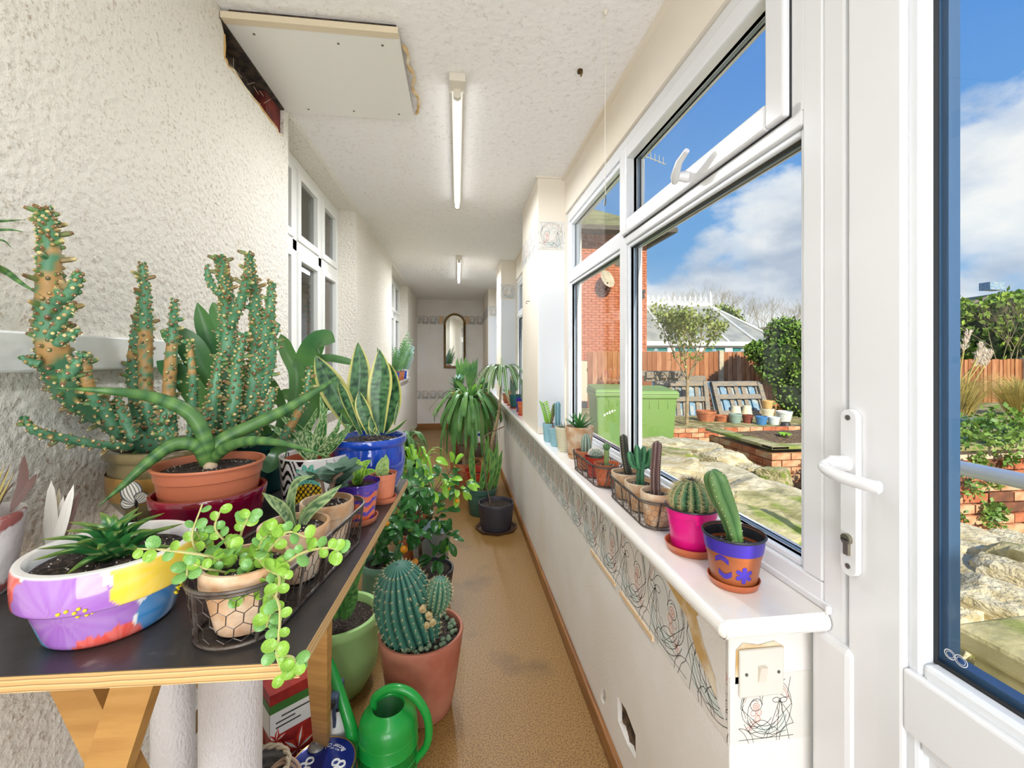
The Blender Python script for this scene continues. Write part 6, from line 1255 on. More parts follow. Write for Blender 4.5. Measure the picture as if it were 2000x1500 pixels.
# --- ribbed cactus helper
def ribbed(pts, rad, nr, depth, par, skin='vccactus', c1='#3f7a4a', c2='#27583a', sp=.006, spm='spine', dens=16, m=36, nsp=5, are=True, top=None, name='cactus_body', sc=1):
    P = spline(pts, m); K = nr * 6; T0 = (P[1] - P[0]).normalized(); u = T0.orthogonal().normalized(); vs = []; cs = []; s_ = MB(); ar = MB(); rg = random.Random(nr * 7 + m)
    for i, p in enumerate(P):
        T = (P[min(i + 1, m - 1)] - P[max(i - 1, 0)]).normalized(); u = (u - T * u.dot(T)).normalized(); w_ = T.cross(u); r = rad(i / (m - 1))
        for k in range(K):
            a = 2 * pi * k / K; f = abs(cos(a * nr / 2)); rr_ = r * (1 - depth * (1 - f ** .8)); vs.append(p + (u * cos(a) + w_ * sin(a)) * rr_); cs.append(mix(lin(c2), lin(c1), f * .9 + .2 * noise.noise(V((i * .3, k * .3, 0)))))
        if i % max(1, m // dens) == 0 and 0 < i < m - 0:
            for k in range(nr):
                a = 2 * pi * k / nr + 0; Nn = u * cos(a) + w_ * sin(a); c = p + Nn * r
                if are: ar.ball(c, .0011 * sc, 5, 3)
                for j in range(nsp):
                    d = (Nn + V((rg.gauss(0, .6), rg.gauss(0, .6), rg.gauss(0, .6)))).normalized(); s_.cone(c, c + d * sp * rg.uniform(.6, 1.2), .0003 * sc, 3)
    fs = [(i * K + k, i * K + (k + 1) % K, (i + 1) * K + (k + 1) % K, (i + 1) * K + k) for i in range(m - 1) for k in range(K)] + [tuple(range((m - 1) * K, m * K))]
    b = MB().add(vs, fs, cs).build(name, skin, par); s_.build('spines', spm, b, smooth=False, stuff=True) if s_.v else None
    ar.build('areoles', 'areole', b, stuff=True) if are and ar.v else None
    return b
dome = lambda r, e=.5: (lambda t: r * (max(.02, sin(pi * min(1, .12 + .88 * t) * .999)) ** e) if t > .5 else r * (.75 + .25 * sin(pi * min(.5, t + .0))))
def colr(r, base=.85, k=.8): return lambda t: r * (base + (1 - base) * min(1, t * 3)) * (1 if t < k else sqrt(max(.004, 1 - ((t - k) / (1 - k)) ** 2)))
# --- sill: painted pot with column cactus
X, Y = .533, .786
saucer(X, Y, SZ, .047, 'orangepl', 'orange plastic saucer under the blue-rimmed painted pot', .014)
t = PT('blue_rim_cactus_pot', 'brown-orange pot with blue rim and painted blue flower holding a leaning column cactus', X, Y, SZ + .003, 'potted cactus')
pot(t, .057, .0405, .096, mat('burnt_orange_paint', '#96522c', .35), 'plastic', soil=.72, inner='innerblack')
BP = mat('blue_paint', '#3b2a9a', .35); MB().lathe([(.0518, .0665), (.0536, .078), (.0547, .092)], 44, closed=False, wob=lambda a, i: 1).build('blue_rim', BP, t); MB().lathe([(.0565, .0922), (.0578, .094), (.0572, .0965), (.0545, .0968)], 44, closed=False).build('black_lip', 'innerblack', t)
fth = atan2(-Y, -X) 
def onpot(ph, z, R0=.0405, R1=.0515, H=.077, e=.0006): r = R0 + (R1 - R0) * z / H + e; return V((r * cos(fth + ph), r * sin(fth + ph), z))
def patch(poly, e=.0008):
    mb = MB(); cx_ = sum(p[0] for p in poly) / len(poly); cy_ = sum(p[1] for p in poly) / len(poly); n = len(poly); q = []
    for k in (1, .66, .33): q += [onpot(cx_ + (a - cx_) * k, cy_ + (b - cy_) * k, e=e) for a, b in poly]
    q.append(onpot(cx_, cy_, e=e)); mb.add(q, [(r_ * n + i, r_ * n + (i + 1) % n, (r_ + 1) * n + (i + 1) % n, (r_ + 1) * n + i) for r_ in (0, 1) for i in range(n)] + [(2 * n + i, 2 * n + (i + 1) % n, 3 * n) for i in range(n)]); return mb
fl = []
for k in range(36): a = k / 36 * 2 * pi; rr_ = .0165 * (.42 + .58 * abs(cos(a * 3)) ** .7); fl.append((.40 + rr_ * cos(a + .5) / .047, .032 + rr_ * sin(a + .5)))
patch(fl).build('painted_flower', BP, t, smooth=False)
for (c, zc, s_) in ((-.42, .058, 1), (-.32, .027, -1)):
    poly = [(c - .26 + .52 * i / 8, zc + s_ * .007 * sin(pi * i / 8)) for i in range(9)] + [(c + .26 - .52 * i / 8, zc + s_ * (.007 * sin(pi * i / 8) - .010)) for i in range(9)]; patch(poly).build('painted_petal', BP, t, smooth=False)
ribbed([Lc(t, at(1438, 1062, .83)), Lc(t, at(1425, 1010, .825)), Lc(t, at(1405, 960, .82)), Lc(t, at(1392, 918, .815))], lambda u: .022 * (.62 + .38 * min(1, u * 1.6)) * (1 if u < .82 else sqrt(max(.01, 1 - ((u - .82) / .18) ** 2))), 4, .42, t, c1='#5f8048', c2='#3f6a3c', sp=.003, spm='spinedark', dens=12, nsp=2, name='cactus_column')
# --- pink pot
X, Y = .530, .934
saucer(X, Y, SZ, .058, 'orangepl', 'orange-red plastic saucer under the magenta pot', .018)
t = PT('magenta_pot_globe_cactus', 'magenta pot with black lip holding a round ribbed cactus with yellowish spines', X, Y, SZ + .003, 'potted cactus')
pot(t, .0575, .043, .098, 'pink', 'plastic', soil=.84); MB().lathe([(.0568, .0945), (.0583, .096), (.0578, .0985), (.055, .0988)], 44, closed=False).build('black_lip', 'innerblack', t)
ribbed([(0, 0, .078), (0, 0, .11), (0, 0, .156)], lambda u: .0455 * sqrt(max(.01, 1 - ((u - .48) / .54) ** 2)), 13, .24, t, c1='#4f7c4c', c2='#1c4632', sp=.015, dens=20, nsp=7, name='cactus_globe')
mb = MB(); rr = random.Random(2)
for k in range(150): a = rr.uniform(0, 6.28); q = rr.uniform(0, .018); mb.cone((q * cos(a), q * sin(a), .150), (q * cos(a) * 1.6, q * sin(a) * 1.6, .150 + rr.uniform(.008, .018)), .0005)
mb.build('crown_spines', 'spinedark', t, smooth=False, stuff=True)
# --- sill baskets
basket('sill_basket_near', 'nearer oval wire basket on the sill holding three clay pots', (.521, 1.085), (.526, 1.305), SZ, .072, .0535, .045, hexs=.018, nposts=12)
basket('sill_basket_far', 'further oval wire basket on the sill holding three small pots', (.510, 1.445), (.503, 1.66), SZ, .072, .052, .044, hexs=.018, nposts=12)
def spot(nm, lb, X, Y, R, H, m, style='terra', **k): t = PT(nm, lb, X, Y, SZ + .0045, 'potted cactus'); pot(t, R, R * .74, H, m, style, **k); return t
t = spot('brown_spiny_column', 'nearest clay pot in the near sill basket with a tall brown spiny column cactus', .521, 1.085, .044, .084, 'terraold'); d = dof(t.location)
ribbed([(-.005, 0, .07), (-.006, 0, .13), (0, 0, .215)], colr(.0125, 1, .93), 6, .3, t, c1='#6a4a48', c2='#54403e', sp=.0045, spm='spinedark', dens=20, nsp=3, name='cactus_column')
t = spot('candelabra_cactus', 'middle clay pot in the near sill basket with a branching dark green candelabra cactus', .524, 1.197, .046, .078, 'terraold')
ribbed([(0, 0, .06), (0, 0, .10), (.004, 0, .135)], colr(.012, 1, .9), 3, .4, t, c1='#3c7a52', c2='#1f4c34', sp=.002, dens=6, nsp=0, name='trunk', are=False)
for (a, b, h_) in ((-.035, 0, .165), (-.014, -.005, .185), (.012, .005, .178), (.030, -.002, .172), (.040, .0, .125)):
    ribbed([(0, 0, .118), (a * .7, b, .128), (a, b, h_)], colr(.0105, .7, .8), 3, .35, t, c1='#4a8a5c', c2='#1f4c34', dens=6, nsp=0, are=False, m=20, name='branch')
t = spot('dark_spiny_column', 'furthest clay pot in the near sill basket with a dark saw-edged column cactus', .526, 1.305, .048, .078, 'terraold')
ribbed([(.008, 0, .06), (-.004, 0, .12), (-.012, 0, .195)], colr(.013, 1, .9), 4, .4, t, c1='#4a4438', c2='#2c3a30', sp=.0045, spm='spinedark', dens=18, nsp=3, name='cactus_column')
t = spot('jointed_cactus', 'nearest pot in the far sill basket, orange, with a thin jointed green cactus', .510, 1.445, .044, .072, 'orangepl', 'plastic')
ribbed([(0, 0, .06), (0, 0, .10), (0, 0, .118)], colr(.009, .8, .8), 8, .12, t, c1='#8aa060', c2='#6a8448', sp=.003, dens=12, nsp=2, are=False, name='joint'); ribbed([(0, 0, .115), (0, 0, .14)], lambda u: .0125 * sqrt(max(.02, 1 - ((u - .5) / .52) ** 2)), 8, .12, t, c1='#4a7a44', c2='#3a6438', sp=.003, dens=8, nsp=2, m=14, are=False, name='joint')
t = spot('woolly_cactus', 'middle pot in the far sill basket with a white woolly mound cactus', .507, 1.552, .044, .072, 'redplastic', 'plastic'); cb = MB().ball((0, 0, .078), .027, 16, 10, (1, 1, .8)).build('cactus_mound', 'greyleaf', t)
mb = MB(); rr = random.Random(9)
for k in range(900): 
    d = V((rr.gauss(0, 1), rr.gauss(0, 1), abs(rr.gauss(0, 1)))).normalized(); c = V((0, 0, .078)) + V((d.x * .026, d.y * .026, d.z * .021)); mb.cone(c, c + (d + V((rr.gauss(0, .5), rr.gauss(0, .5), rr.gauss(0, .5)))).normalized() * .008, .0004)
mb.build('white_hairs', 'whitehair', cb, smooth=False, stuff=True)
t = spot('striped_barrel_cactus', 'furthest pot in the far sill basket with an upright grey-green ribbed cactus', .503, 1.66, .045, .072, 'terra')
ribbed([(0, 0, .055), (0, 0, .09), (0, 0, .135)], lambda u: .022 * sqrt(max(.01, 1 - ((u - .42) / .6) ** 2)), 9, .25, t, c1='#a8b8a4', c2='#3c5a50', sp=.002, dens=8, nsp=1, are=False, name='cactus_body')
# --- other sill pots
t = PT('sill_aloe_pot', 'large pale terracotta pot with saucer base holding a spiky green aloe on the sill', .534, 1.867, SZ + .003); pot(t, .063, .046, .135, 'terraold', 'smooth', soil=.92)
saucer(.534, 1.867, SZ, .053, 'terraold', 'pale clay saucer under the large sill aloe', .016); rr = random.Random(6)
for i in range(17):
    a = i * 2.399; l = i / 17; ln = .085 * (1 - .3 * l); el = .45 + .9 * l; d = V((cos(a), sin(a), 0)); c0 = V((0, 0, .122 + .02 * l)); MB().leaf([c0, c0 + d * ln * .5 * cos(el) + V((0, 0, ln * .45 * sin(el))), c0 + d * ln * cos(el * .9) + V((0, 0, ln * sin(el)))], .017, V((0, 0, 1)) * cos(el) - d * sin(el), 'tri', fold=.4, thick=.005, ns=10).build('leaf', 'aloeg', t)
MB().tube([(0, 0, .11), (0, 0, .15)], .006, 8).build('stem', 'aloeg', t)
t = PT('dimpled_cream_pot', 'cream dimpled pot with a small white-striped spiky succulent on the sill', .500, 2.0, SZ); 
mb = MB(); R, r, H = .043, .026, .115; mb.lathe([(0, 0), (r * .9, 0)] + [(r + (R - r) * (k / 14) ** .7, .004 + (H - .004) * k / 14) for k in range(15)] + [(R * .93, H), (R * .9, H * .8)], 36, closed=False).build('pot', mat('cream_glaze', '#e4dfc4', .4), t)
db = MB()
for j in range(1, 12):
    for k in range(30): a = 2 * pi * (k + .5 * (j % 2)) / 30; z = H * (j + .5) / 13; rr_ = r + (R - r) * (z / H) ** .7; db.ball((rr_ * cos(a), rr_ * sin(a), z), .0019, 5, 3)
db.build('dimples', mat('olive_dot', '#a8a476', .5), t, stuff=True); MB().lathe([(0, H * .88), (R * .9, H * .87)], 24, closed=False).build('soil', 'soil', t)
for i in range(16): a = i * 2.4; d = V((cos(a), sin(a), 0)); e = .4 + .06 * i; MB().leaf([(0, 0, .1), V((0, 0, .1)) + d * .02 + V((0, 0, .012)), V((0, 0, .1)) + d * .045 * cos(e) + V((0, 0, .05 * sin(e)))], .007, (0, 0, 1), 'tri', nc=1, ns=6, thick=.002).build('leaf', 'greyleaf', t)
pb = mat('pale_blue_pot', '#8fbcc8', .4)
t = PT('blue_column_cactus', 'nearer pale blue pot on the sill with an upright blue column cactus', .489, 2.125, SZ, 'potted cactus'); pot(t, .036, .028, .094, pb, 'smooth', soil=.95, soilm=mat('red_inner_pot', '#a8403a', .6))
ribbed([(.008, 0, .085), (.008, 0, .14), (.008, 0, .222)], colr(.0155, 1, .88), 5, .3, t, c1='#86b4bc', c2='#4a7a88', sp=.002, dens=10, nsp=1, name='cactus_column')
MB().tube([(-.012, 0, .085), (-.02, 0, .12), (-.014, 0, .15), (.0, 0, .165)], .003, 6).build('dry_stem', 'bark', t)
t = PT('leafy_succulent_pot', 'further pale blue pot beside the pillar with a leafy green succulent stem', .478, 2.245, SZ); pot(t, .033, .026, .096, pb, 'smooth', soil=.95, soilm=MATS['red_inner_pot'])
ribbed([(.01, 0, .09), (.018, 0, .13), (.03, 0, .20)], colr(.011, .6, .85), 4, .3, t, c1='#6a7a44', c2='#4a5c34', dens=8, nsp=1, sp=.002, m=18, name='cactus_pad')
st_ = spline([(0, 0, .09), (-.01, 0, .13), (-.03, 0, .2)], 14); MB().tube(st_, .003, 6).build('stem', 'greenstem', t)
for i in range(1, 14):
    for s_ in (-1, 1): MB().leaf([st_[i], st_[i] + V((s_ * .014, -.004, .006)), st_[i] + V((s_ * .024, -.006, .014))], .009, (0, -1, .6), 'ovate', nc=1, ns=5).build('leaf', 'yucayoung', t)
# second window sill
def simplepot(nm, lb, X, Y, z, R, H, m, cat='potted cactus'): t = PT(nm, lb, X, Y, z, cat); pot(t, R, R * .72, H, m, 'plastic', n=28); return t
for (X, Y, R, H, m, lb, kind) in ((.500, 3.30, .045, .10, 'orangepl', 'red-brown pot with a grey stick cactus just beyond the nearest cream pillar', 's'), (.515, 3.50, .045, .11, BP, 'purple-rimmed pot behind the pillar on the second window sill', 's'), (.505, 3.78, .055, .115, 'teal', 'teal pot with grey-green upright succulents on the second window sill', 'g'), (.50, 4.02, .048, .13, 'terraold', 'pale brown pot with a pale cactus on the second window sill', 'c'), (.50, 4.25, .055, .07, 'terra', 'low terracotta pot near the second pillar', 'l'), (.51, 4.46, .05, .07, 'terra', 'small terracotta pot right beside the second pillar', 'l')):
    saucer(X, Y, SZ, R * .95, 'redplastic', 'red plastic saucer under the ' + lb.split(' with')[0].split(' on the')[0].split(' behind')[0].split(' near')[0].split(' right')[0], .012); t = simplepot('sill_potted_plant', lb, X, Y, SZ + .003, R, H, m)
    rr = random.Random(int(Y * 100))
    if kind in 'sgc':
        for k in range(2 if kind == 's' else 5): x, y = rr.uniform(-.02, .02), rr.uniform(-.02, .02); ribbed([(x, y, H * .8), (x * 1.5, y, H + .05), (x * 2, y, H + rr.uniform(.07, .16))], colr(.009 if kind != 'c' else .014, 1, .85), 5, .2, t, c1='#7a9480' if kind != 'c' else '#c8c8a0', c2='#3a5a4c', dens=8, nsp=1, sp=.003, m=14, are=False)
    else:
        for k in range(10): a = k * 2.4; MB().leaf([(0, 0, H * .85), (cos(a) * .03, sin(a) * .03, H + .03), (cos(a) * .06, sin(a) * .06, H + .05)], .02, (0, 0, 1), 'ovate', nc=1, ns=6).build('leaf', 'fern', t)
# house window sills
t = simplepot('house_sill_pot', 'orange and purple banded pot with small plant on the nearer house window sill', -.690, 2.20, WS + .003, .05, .10, 'orangepl', 'potted plant')
for z in (.05, .085): MB().lathe([(.0455 + (z - .05) * .11, z), (.0462 + (z - .05) * .11, z + .008)], 28, closed=False).build('purple_band', BP, t)
t = simplepot('house_sill_violet', 'small terracotta pot with purple-leaved succulent at the far end of the nearer house sill', -.690, 3.02, WS + .003, .032, .06, 'terra', 'potted plant')
for k in range(14): a = k * 2.4; MB().leaf([(0, 0, .055), (cos(a) * .018, sin(a) * .018, .075), (cos(a) * .034, sin(a) * .034, .075 + .003 * k)], .018, (0, 0, 1), 'ovate', nc=1, ns=5).build('leaf', mat('violet_leaf', '#54607c', .5) if k % 3 else 'yucayoung', t)
MB().tube([(0, 0, .06), (-.01, 0, .12), (-.02, 0, .2)], .003, 5).build('dark_stem', 'innerblack', t)
for k, (y, m, lb) in enumerate(((4.93, 'blueglaze', 'nearest small blue pot with a feathery green plant on the further house sill'), (5.12, 'terra', 'nearer terracotta pot with a feathery plant on the further house sill'), (5.42, 'terra', 'further terracotta pot with a tall feathery plant on the further house sill'), (5.66, 'blueglaze', 'furthest small blue pot with pale blue-grey foliage on the further house sill'))):
    x = -.685 + .0 * k; t = PT('feathery_sill_plant', lb, x, y, WS + .003); pot(t, .055, .042, .105, m, 'plastic', n=28); rr = random.Random(k + 40)
    for j in range(9):
        a = rr.uniform(-1.9, 1.9) if j > 2 else rr.uniform(-.4, .4); hh = rr.uniform(.28, .52) * (1.1 if k in (1, 2) else .85); P = spline([(0, 0, .09), (cos(a) * .05, sin(a) * .05, hh * .6), (cos(a) * .13, sin(a) * .13, hh)], 14); mb = MB().tube(P, .002, 4)
        for i in range(3, 14):
            for s_ in (-1, 1):
                T = (P[min(i + 1, 13)] - P[i - 1]).normalized(); S = T.cross(V((1, -1, .3))).normalized() * s_; l_ = .06 * (1.15 - i / 15); mb.leaf([P[i], P[i] + S * l_ * .6 + T * l_ * .3, P[i] + S * l_ + T * l_ * .6], .013, (.5, -1, .3), 'ovate', nc=1, ns=4)
        mb.build('frond', 'bluegrey' if (k == 3 or j == 7) else 'fern', t, smooth=False)
# --- floor plants
M['corkscar'] = mat('cork_scar', '#c9b487', .9, col2='#a08a5c', scale=60, bump=1, bscale=120)
t = PT('barrel_cactus', 'tall terracotta pot with a large leaning ribbed barrel cactus and a round offset', -.128, 1.60, 0, 'potted cactus')
pot(t, .150, .108, .280, mat('brick_terracotta', '#a8604a', .6, col2='#b87860', scale=7, bump=.2, bscale=90), 'smooth', n=56, soil=.93)
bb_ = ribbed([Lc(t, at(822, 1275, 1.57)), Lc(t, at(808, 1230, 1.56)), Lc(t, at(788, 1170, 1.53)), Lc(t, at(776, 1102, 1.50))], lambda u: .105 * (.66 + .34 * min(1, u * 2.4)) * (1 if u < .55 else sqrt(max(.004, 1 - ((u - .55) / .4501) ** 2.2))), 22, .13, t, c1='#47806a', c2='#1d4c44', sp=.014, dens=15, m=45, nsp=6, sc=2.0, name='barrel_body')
ribbed([Lc(t, at(850, 1196, 1.52)), Lc(t, at(857, 1160, 1.52)), Lc(t, at(860, 1128, 1.52))], lambda u: .046 * sqrt(max(.01, 1 - ((u - .5) / .53) ** 2)), 14, .14, t, c1='#5d8a6a', c2='#2c5c4a', sp=.012, dens=10, m=20, nsp=6, sc=1.6, name='round_offset')
mb = MB(); rr = random.Random(12)
for k in range(70): a = rr.uniform(0, 6.28); q = rr.uniform(.095, .125); mb.ball((q * cos(a), q * sin(a), .268 + rr.uniform(0, .012)), rr.uniform(.005, .011), 6, 4)
mb.build('small_offsets', mat('grey_cactus_offsets', '#6a8468', .8, col2='#8a9a7c', scale=120, bump=1, bscale=300), t, stuff=True)
for (a, b, r_) in ((826, 1190, .012), (838, 1203, .013), (846, 1216, .011), (800, 1172, .006), (834, 1222, .010)):
    mb = MB().ball((0, 0, 0), r_, 12, 7, (1, .35, 1.3)); mb.v = [tuple(V(v) * (1 + .5 * noise.noise(V(v) * 90 + V((a, 0, 0))))) for v in mb.v]; mb.build('cork_scar', 'corkscar', bb_, loc=Lc(t, at(a, b, 1.452)))
t = PT('green_tub_snake_plant', 'large light green plastic tub with tall mottled snake plant leaves under the table edge', -.455, 1.73, 0); pot(t, .158, .105, .285, 'lime', 'belly', n=56, soil=.9); rr = random.Random(14)
for pts, w_, sd in (([(672, 1210, 1.62), (690, 1120, 1.60), (715, 1040, 1.58), (728, 985, 1.56)], .060, 1), ([(665, 1205, 1.63), (668, 1120, 1.62), (690, 1040, 1.62), (700, 980, 1.62)], .055, 2), ([(655, 1210, 1.6), (650, 1150, 1.6), (655, 1100, 1.6)], .035, 3), ([(680, 1205, 1.6), (688, 1160, 1.6), (682, 1110, 1.6)], .04, 4)):
    MB().leaf([Lc(t, at(*p)) for p in pts], w_, (.3, -1, .1), 'sans', fold=.4, nc=5, ns=30, col=sans_col(lin('#5f9a4a'), .9, lin('#6aa050'), lin('#2a5c34'), 26, sd)).build('leaf', 'vcleaf', t)
t = PT('calamondin_tree', 'small orange tree with glossy leaves and little oranges in a black pot on the floor', -.15, 2.30, 0, 'potted tree'); pot(t, .132, .105, .165, 'blackpl', 'smooth', soil=.9)
rr = random.Random(17); tk = [Lc(t, at(*p)) for p in ((826, 1150, 2.27), (822, 1100, 2.26), (820, 1060, 2.25), (812, 1010, 2.24))]; MB().tube(spline(tk, 10), [.012 - .0005 * i for i in range(10)], 8).build('trunk', 'bark', t)
cl_ = mesh_l = []
def citrus(seed, m):
    me = MB().leaf([(0, 0, 0), (0, .5, .06), (0, 1, -.06)], .5, (0, 0, 1), 'ovate', fold=.25, nc=2, ns=8).mesh('leaf'); me.materials.append(M[m]); me.polygons.foreach_set('use_smooth', [True] * len(me.polygons)); return me
CL = [citrus(1, 'leafdk'), citrus(2, 'leafdk'), citrus(3, 'leafdk'), citrus(4, 'leaflt')]
CLU = [(700, 1000, 2.1, .07, 14, 0), (740, 960, 2.15, .09, 16, 0), (770, 1010, 2.05, .09, 20, 0), (790, 1040, 2.05, .08, 18, 0), (800, 965, 2.15, .09, 16, 0), (835, 950, 2.2, .09, 16, 0), (862, 935, 2.2, .08, 12, 1), (893, 950, 2.2, .06, 9, 1), (845, 1010, 2.2, .09, 16, 0), (872, 1050, 2.2, .07, 12, 0), (856, 1085, 2.2, .06, 8, 0), (730, 1050, 2.1, .08, 14, 0), (770, 1085, 2.1, .05, 8, 0), (885, 912, 2.2, .035, 4, 2), (720, 925, 2.25, .06, 8, 0), (905, 945, 2.18, .03, 3, 2)]
for (a, b, d, r_, n_, y_) in CLU:
    c = Lc(t, at(a, b, d)); MB().tube(spline([tk[-1] if b < 1030 else tk[-2], (tk[-1] + c) / 2 + V((0, 0, -.01)), c], 8), [.005, .004, .004, .003, .003, .002, .002, .0015], 5).build('branch', 'bark', t)
    for k in range(int(n_ * 1.7)):
        dd = V((rr.gauss(0, 1), rr.gauss(0, 1), rr.gauss(0, .8))).normalized(); p = c + dd * r_ * rr.uniform(.25, .95); putleaf(t, CL[3] if (y_ == 2 or (y_ == 1 and rr.random() < .5) or rr.random() < .06) else rr.choice(CL[:3]), p, dd + V((0, 0, rr.uniform(-.7, .3))), V((rr.uniform(-.5, .5), -.6, 1)), rr.uniform(.046, .074) * (1.1 if y_ != 1 else .9))
for (a, b, d, r_) in ((789, 1073, 2.0, .0185), (811, 1097, 2.03, .0145), (754, 1023, 2.0, .0145), (893, 978, 2.15, .011), (878, 955, 2.18, .009)):
    MB().ball(Lc(t, at(a, b, d)), r_, 18, 12).build('orange', 'orange', t)
t = PT('black_pot_twig', 'black plastic pot on an octagonal tray holding a thin bare-stemmed plant', .285, 3.20, .012); pot(t, .132, .108, .195, 'blackpl', 'smooth', soil=.86)
o = MB().lathe([(0, 0), (.135, 0), (.152, .016), (.156, .02), (.15, .02), (.134, .004), (0, .003)], 8, closed=False).build('tray', 'brownpl', loc=(.285, 3.20, 0.0), smooth=False); tag(o, 'brown octagonal tray under the black plastic pot', 'tray'); t.location.z = .0035
MB().tube(spline([Lc(t, at(*p)) for p in ((958, 985, 3.15), (948, 930, 3.2), (945, 870, 3.25), (950, 850, 3.25), (985, 833, 3.2))], 14), .004, 6).build('stem', 'bark', t); MB().tube([Lc(t, at(945, 875, 3.25)), Lc(t, at(938, 800, 3.3)), Lc(t, at(940, 782, 3.3))], .003, 6).build('stem', 'bark', t)
t = PT('green_pot_snake_plant', 'dark green plastic pot of upright snake plant leaves beside the black pot', .195, 3.53, 0); pot(t, .130, .098, .215, 'dkgreen', 'plastic', soil=.9)
for pts, w_, sd in (([(928, 965, 3.5), (922, 910, 3.5), (921, 865, 3.5)], .05, 1), ([(938, 965, 3.5), (945, 920, 3.5), (955, 850, 3.5)], .05, 2), ([(950, 965, 3.5), (965, 920, 3.5), (972, 858, 3.5)], .055, 3), ([(965, 965, 3.55), (972, 920, 3.55), (981, 878, 3.55)], .045, 4), ([(945, 960, 3.55), (950, 900, 3.55), (948, 855, 3.55)], .05, 6), ([(955, 965, 3.45), (962, 900, 3.45), (952, 870, 3.45)], .04, 5)):
    MB().leaf([Lc(t, at(*p)) for p in pts], w_, (0, -1, 0), 'sans', fold=.25, nc=3, ns=20, col=sans_col(lin('#9ab84a'), .8, lin('#6fa04a'), lin('#2a5c34'), 18, sd)).build('leaf', 'vcleaf', t)
t = PT('red_pot_dracaena', 'red-orange plastic pot with a tall leaning dracaena topped by white-striped leaves', .205, 3.86, 0); pot(t, .142, .11, .27, 'redplastic', 'plastic', soil=.8)
P = [Lc(t, at(*p)) for p in ((955, 925, 3.86), (962, 860, 3.86), (975, 800, 3.8), (979, 728, 3.75))]; MB().tube(spline(P, 16), [.022 - .001 * i for i in range(16)], 8).build('trunk', 'trunkpale', t); c = P[-1]
def var(t_, u): return lin('#e8ecc8') if .25 < abs(u) < .7 else lin('#4c8240')
rr = random.Random(31)
for k in range(22):
    a = k * 2.399; e = 1.0 - k / 22 * 1.3; ln = rr.uniform(.2, .3); d = V((cos(a), sin(a), 0)); MB().leaf([c, c + d * ln * .45 + V((0, 0, .07 * (1 - e * .3))), c + d * ln * .85 + V((0, 0, -.02 - .07 * e)), c + d * ln + V((0, 0, -.10 - .10 * e))], .032, V((0, 0, 1)) + d * .3, 'strap', fold=.2, nc=4, ns=14, col=var).build('leaf', 'vcleaf', t)
for k in range(4): a = k * 1.6; MB().leaf([c, c + V((cos(a) * .02, sin(a) * .02, .08)), c + V((cos(a) * .05, sin(a) * .05, .14))], .02, (cos(a), sin(a), .2), 'tri', nc=3, ns=8, col=var).build('leaf', 'vcleaf', t)
t = PT('yucca', 'terracotta potted yucca with a mop of long drooping green leaves in the corridor', .085, 4.32, 0); pot(t, .153, .115, .24, 'terra', 'terra', soil=.9)
c = Lc(t, at(916, 792, 4.25)); MB().tube(spline([(0, 0, .2), (.02, 0, .4), c], 12), [.045 - .0015 * i for i in range(12)], 10).build('trunk', 'trunkpale', t); rr = random.Random(33)
for k in range(78):
    a = k * 2.399; l = k / 78; ln = rr.uniform(.36, .50); d = V((cos(a), sin(a), 0)); up = .20 - .30 * (1 - l); ex = .62 if l < .6 else .8; b = c + V((0, 0, -.06 + .1 * l)); drop = .45 * (1 - l) + .05
    MB().leaf([b, b + d * ln * .38 + V((0, 0, .09 * (l + .4))), b + d * ln * ex * .95 + V((0, 0, -drop * ln)), b + d * ln * ex + V((0, 0, -drop * ln * 2.1))], rr.uniform(.030, .042), V((0, 0, 1)) + d * .4, 'strap', fold=.25, nc=2, ns=12).build('leaf', 'yuccal', t)
for k in range(6): a = k * 2.4; ln = rr.uniform(.2, .32); MB().leaf([c, c + V((cos(a) * .05, sin(a) * .05, ln * .6)), c + V((cos(a) * .13, sin(a) * .13, ln))], .04, (cos(a) * .3, -1, .1), 'strap', fold=.3, nc=2, ns=12).build('leaf', 'yucayoung' if k % 3 == 0 else 'yuccal', t)
# floor plants behind the table
for (px_, py__, d, sz, lb, m, mm) in ((812, 905, 3.2, .22, 'spider plant with arching striped leaves on the floor beyond the blue pot', 'terra', 'yucayoung'), (800, 1000, 2.75, .16, 'leafy green plant in a pink-brown pot on the floor behind the orange tree', 'terraplastic', 'fern'), (765, 930, 3.9, .24, 'tall bushy green plant against the left wall beyond the table', 'terra', 'fern')):
    q = at(px_, py__, d); t = PT('floor_foliage_plant', lb, max(-.5, q.x), q.y, 0); pot(t, .10, .075, .17, m, 'terra', n=30); rr = random.Random(px_)
    for k in range(40):
        a = rr.uniform(0, 6.28); ln = sz * rr.uniform(.7, 1.2); hh = rr.uniform(.25, .62); dd = V((cos(a), sin(a), 0)); b = V((0, 0, .15)); MB().leaf([b, b + dd * ln * .35 + V((0, 0, hh * .7)), b + dd * ln * .8 + V((0, 0, hh * .75)), b + dd * ln * 1.1 + V((0, 0, hh * .45))], .02 if mm != 'fern' else .03, V((0, 0, 1)) + dd * .2, 'strap' if mm != 'fern' else 'lance', nc=1, ns=10, fold=.2).build('leaf', mm, t)
t = PT('green_bowl_pot', 'grey-green bowl pot with dark soil and a blade leaf between tub and orange tree', -.36, 2.17, 0); pot(t, .098, .075, .275, mat('sage_plastic', '#6f9a84', .4), 'belly', soil=.93)
MB().leaf([(-.02, 0, .25), (.0, -.02, .38), (.05, -.03, .46)], .035, (0, -1, .3), 'sword', fold=.3, ns=14, col=sans_col(lin('#7aa066'), .9, lin('#6a945c'), lin('#2f5c3c'), 20, 8)).build('leaf', 'vcleaf', t)
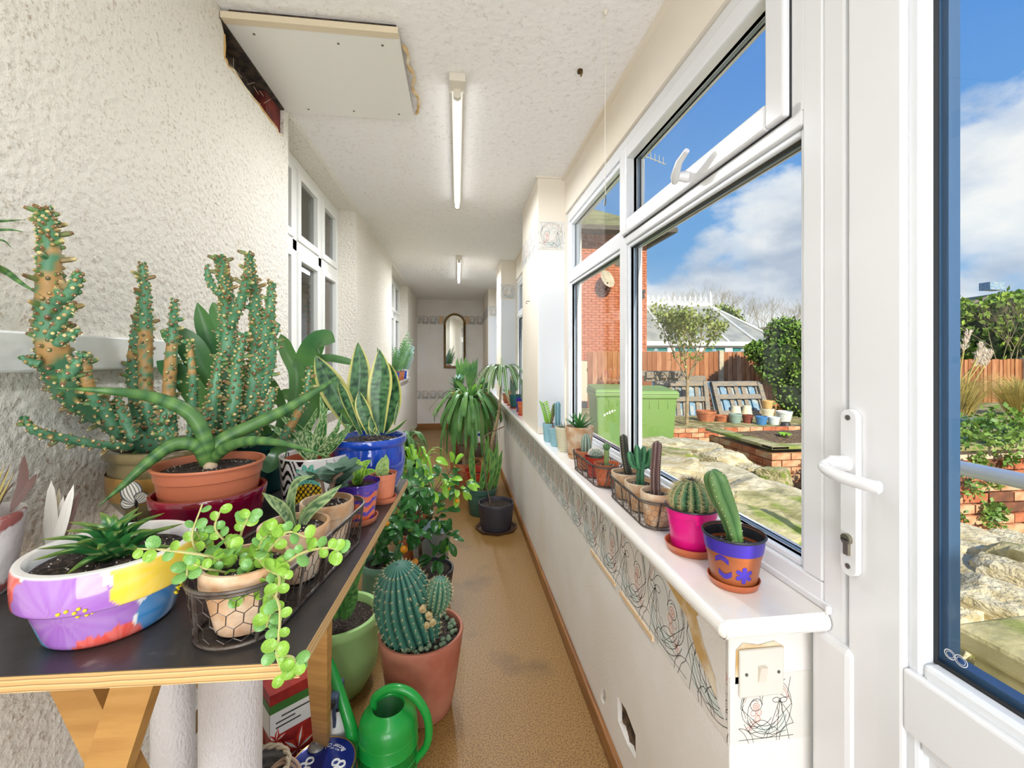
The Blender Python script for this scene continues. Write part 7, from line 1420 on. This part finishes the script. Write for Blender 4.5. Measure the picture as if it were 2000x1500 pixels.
o = MB().lathe([(0, 0), (.09, 0), (.095, .01), (.12, .24), (.123, .245), (.118, .245), (.09, .02), (0, .01)], 36, closed=False).build('grey_bucket', mat('blue_grey_bucket', '#9aa8b0', .4), loc=(-.155, 2.64, 0)); tag(o, 'pale blue-grey empty bucket behind the orange tree', 'bucket')
# --- far table with pots
ft = thing('side_table', 'dark red-brown wooden side table beneath the window at the far end, crowded with pots', 'table', (.20, 5.85, 0))
dw = mat('mahogany', '#6a3a2c', .35, col2='#522a20', scale=5)
MB().box((-.25, -.45, .70), (.255, .45, .73)).build('table_top', dw, ft, smooth=False, bevel=.004); MB().box((-.23, -.42, .62), (.235, .42, .70)).build('apron', dw, ft, smooth=False)
for x in (-.21, .215):
    for y in (-.40, .40): MB().box((x - .03, y - .03, 0), (x + .03, y + .03, .62)).build('leg', dw, ft, smooth=False, bevel=.004)
MB().box((-.2, -.38, .16), (.205, .38, .18)).build('lower_shelf', dw, ft, smooth=False)
o = MB().box((-.11, -.12, 0), (.11, .12, .16)).build('striped_box', 'white', loc=(.25, 5.65, .18), smooth=False, bevel=.01); tag(o, 'white box with a blue band on the lower shelf of the side table', 'box'); MB().box((-.112, -.122, .09), (.112, .122, .125)).build('blue_band', 'blueglaze', o, smooth=False)
rr = random.Random(77)
for k, (x, y, R, H, m, kind, lb) in enumerate(((.0, 5.52, .07, .09, mat('yellow_pot', '#ecd83c', .4), 'f', 'bright yellow pot at the left front of the side table'), (.16, 5.50, .08, .11, 'redplastic', 's', 'red pot with broad upright leaves at the front of the side table'), (.33, 5.52, .07, .08, 'terra', 'f', 'terracotta bowl at the right front of the side table'), (.0, 5.78, .07, .1, 'terra', 'b', 'terracotta pot with pale blue-grey foliage on the side table'), (.2, 5.82, .08, .12, 'terra', 's', 'terracotta pot with tall strap leaves in the middle of the side table'), (.36, 5.90, .07, .1, 'terra', 'f', 'terracotta pot with bushy foliage by the window on the side table'), (.05, 6.1, .08, .12, 'dkgreen', 'y', 'dark green pot with a tall snake plant leaf at the back of the side table'))):
    t = PT('side_table_plant', lb, x, y, .7305); pot(t, R, R * .74, H, m, 'plastic', n=28)
    if kind in 'sy':
        for j in range(6): a = j * 2.4; MB().leaf([(0, 0, H * .8), (cos(a) * .03, sin(a) * .03, H + .18), (cos(a) * .07, sin(a) * .07, H + rr.uniform(.3, .44))], .055, (cos(a) * .4, -1, .2), 'sans', fold=.2, nc=2, ns=12).build('leaf', 'yuccal' if kind == 'y' else 'strap', t)
    else:
        for j in range(34): a = rr.uniform(0, 6.28); ln = rr.uniform(.05, .15); dd = V((cos(a), sin(a), 0)); hh = rr.uniform(.06, .25); b = V((0, 0, H * .85)); MB().leaf([b, b + dd * ln * .4 + V((0, 0, hh * .7)), b + dd * ln + V((0, 0, hh))], .03, V((0, 0, 1)) - dd * .3, 'ovate', nc=1, ns=7).build('leaf', 'bluegrey' if kind == 'b' else 'fern', t)
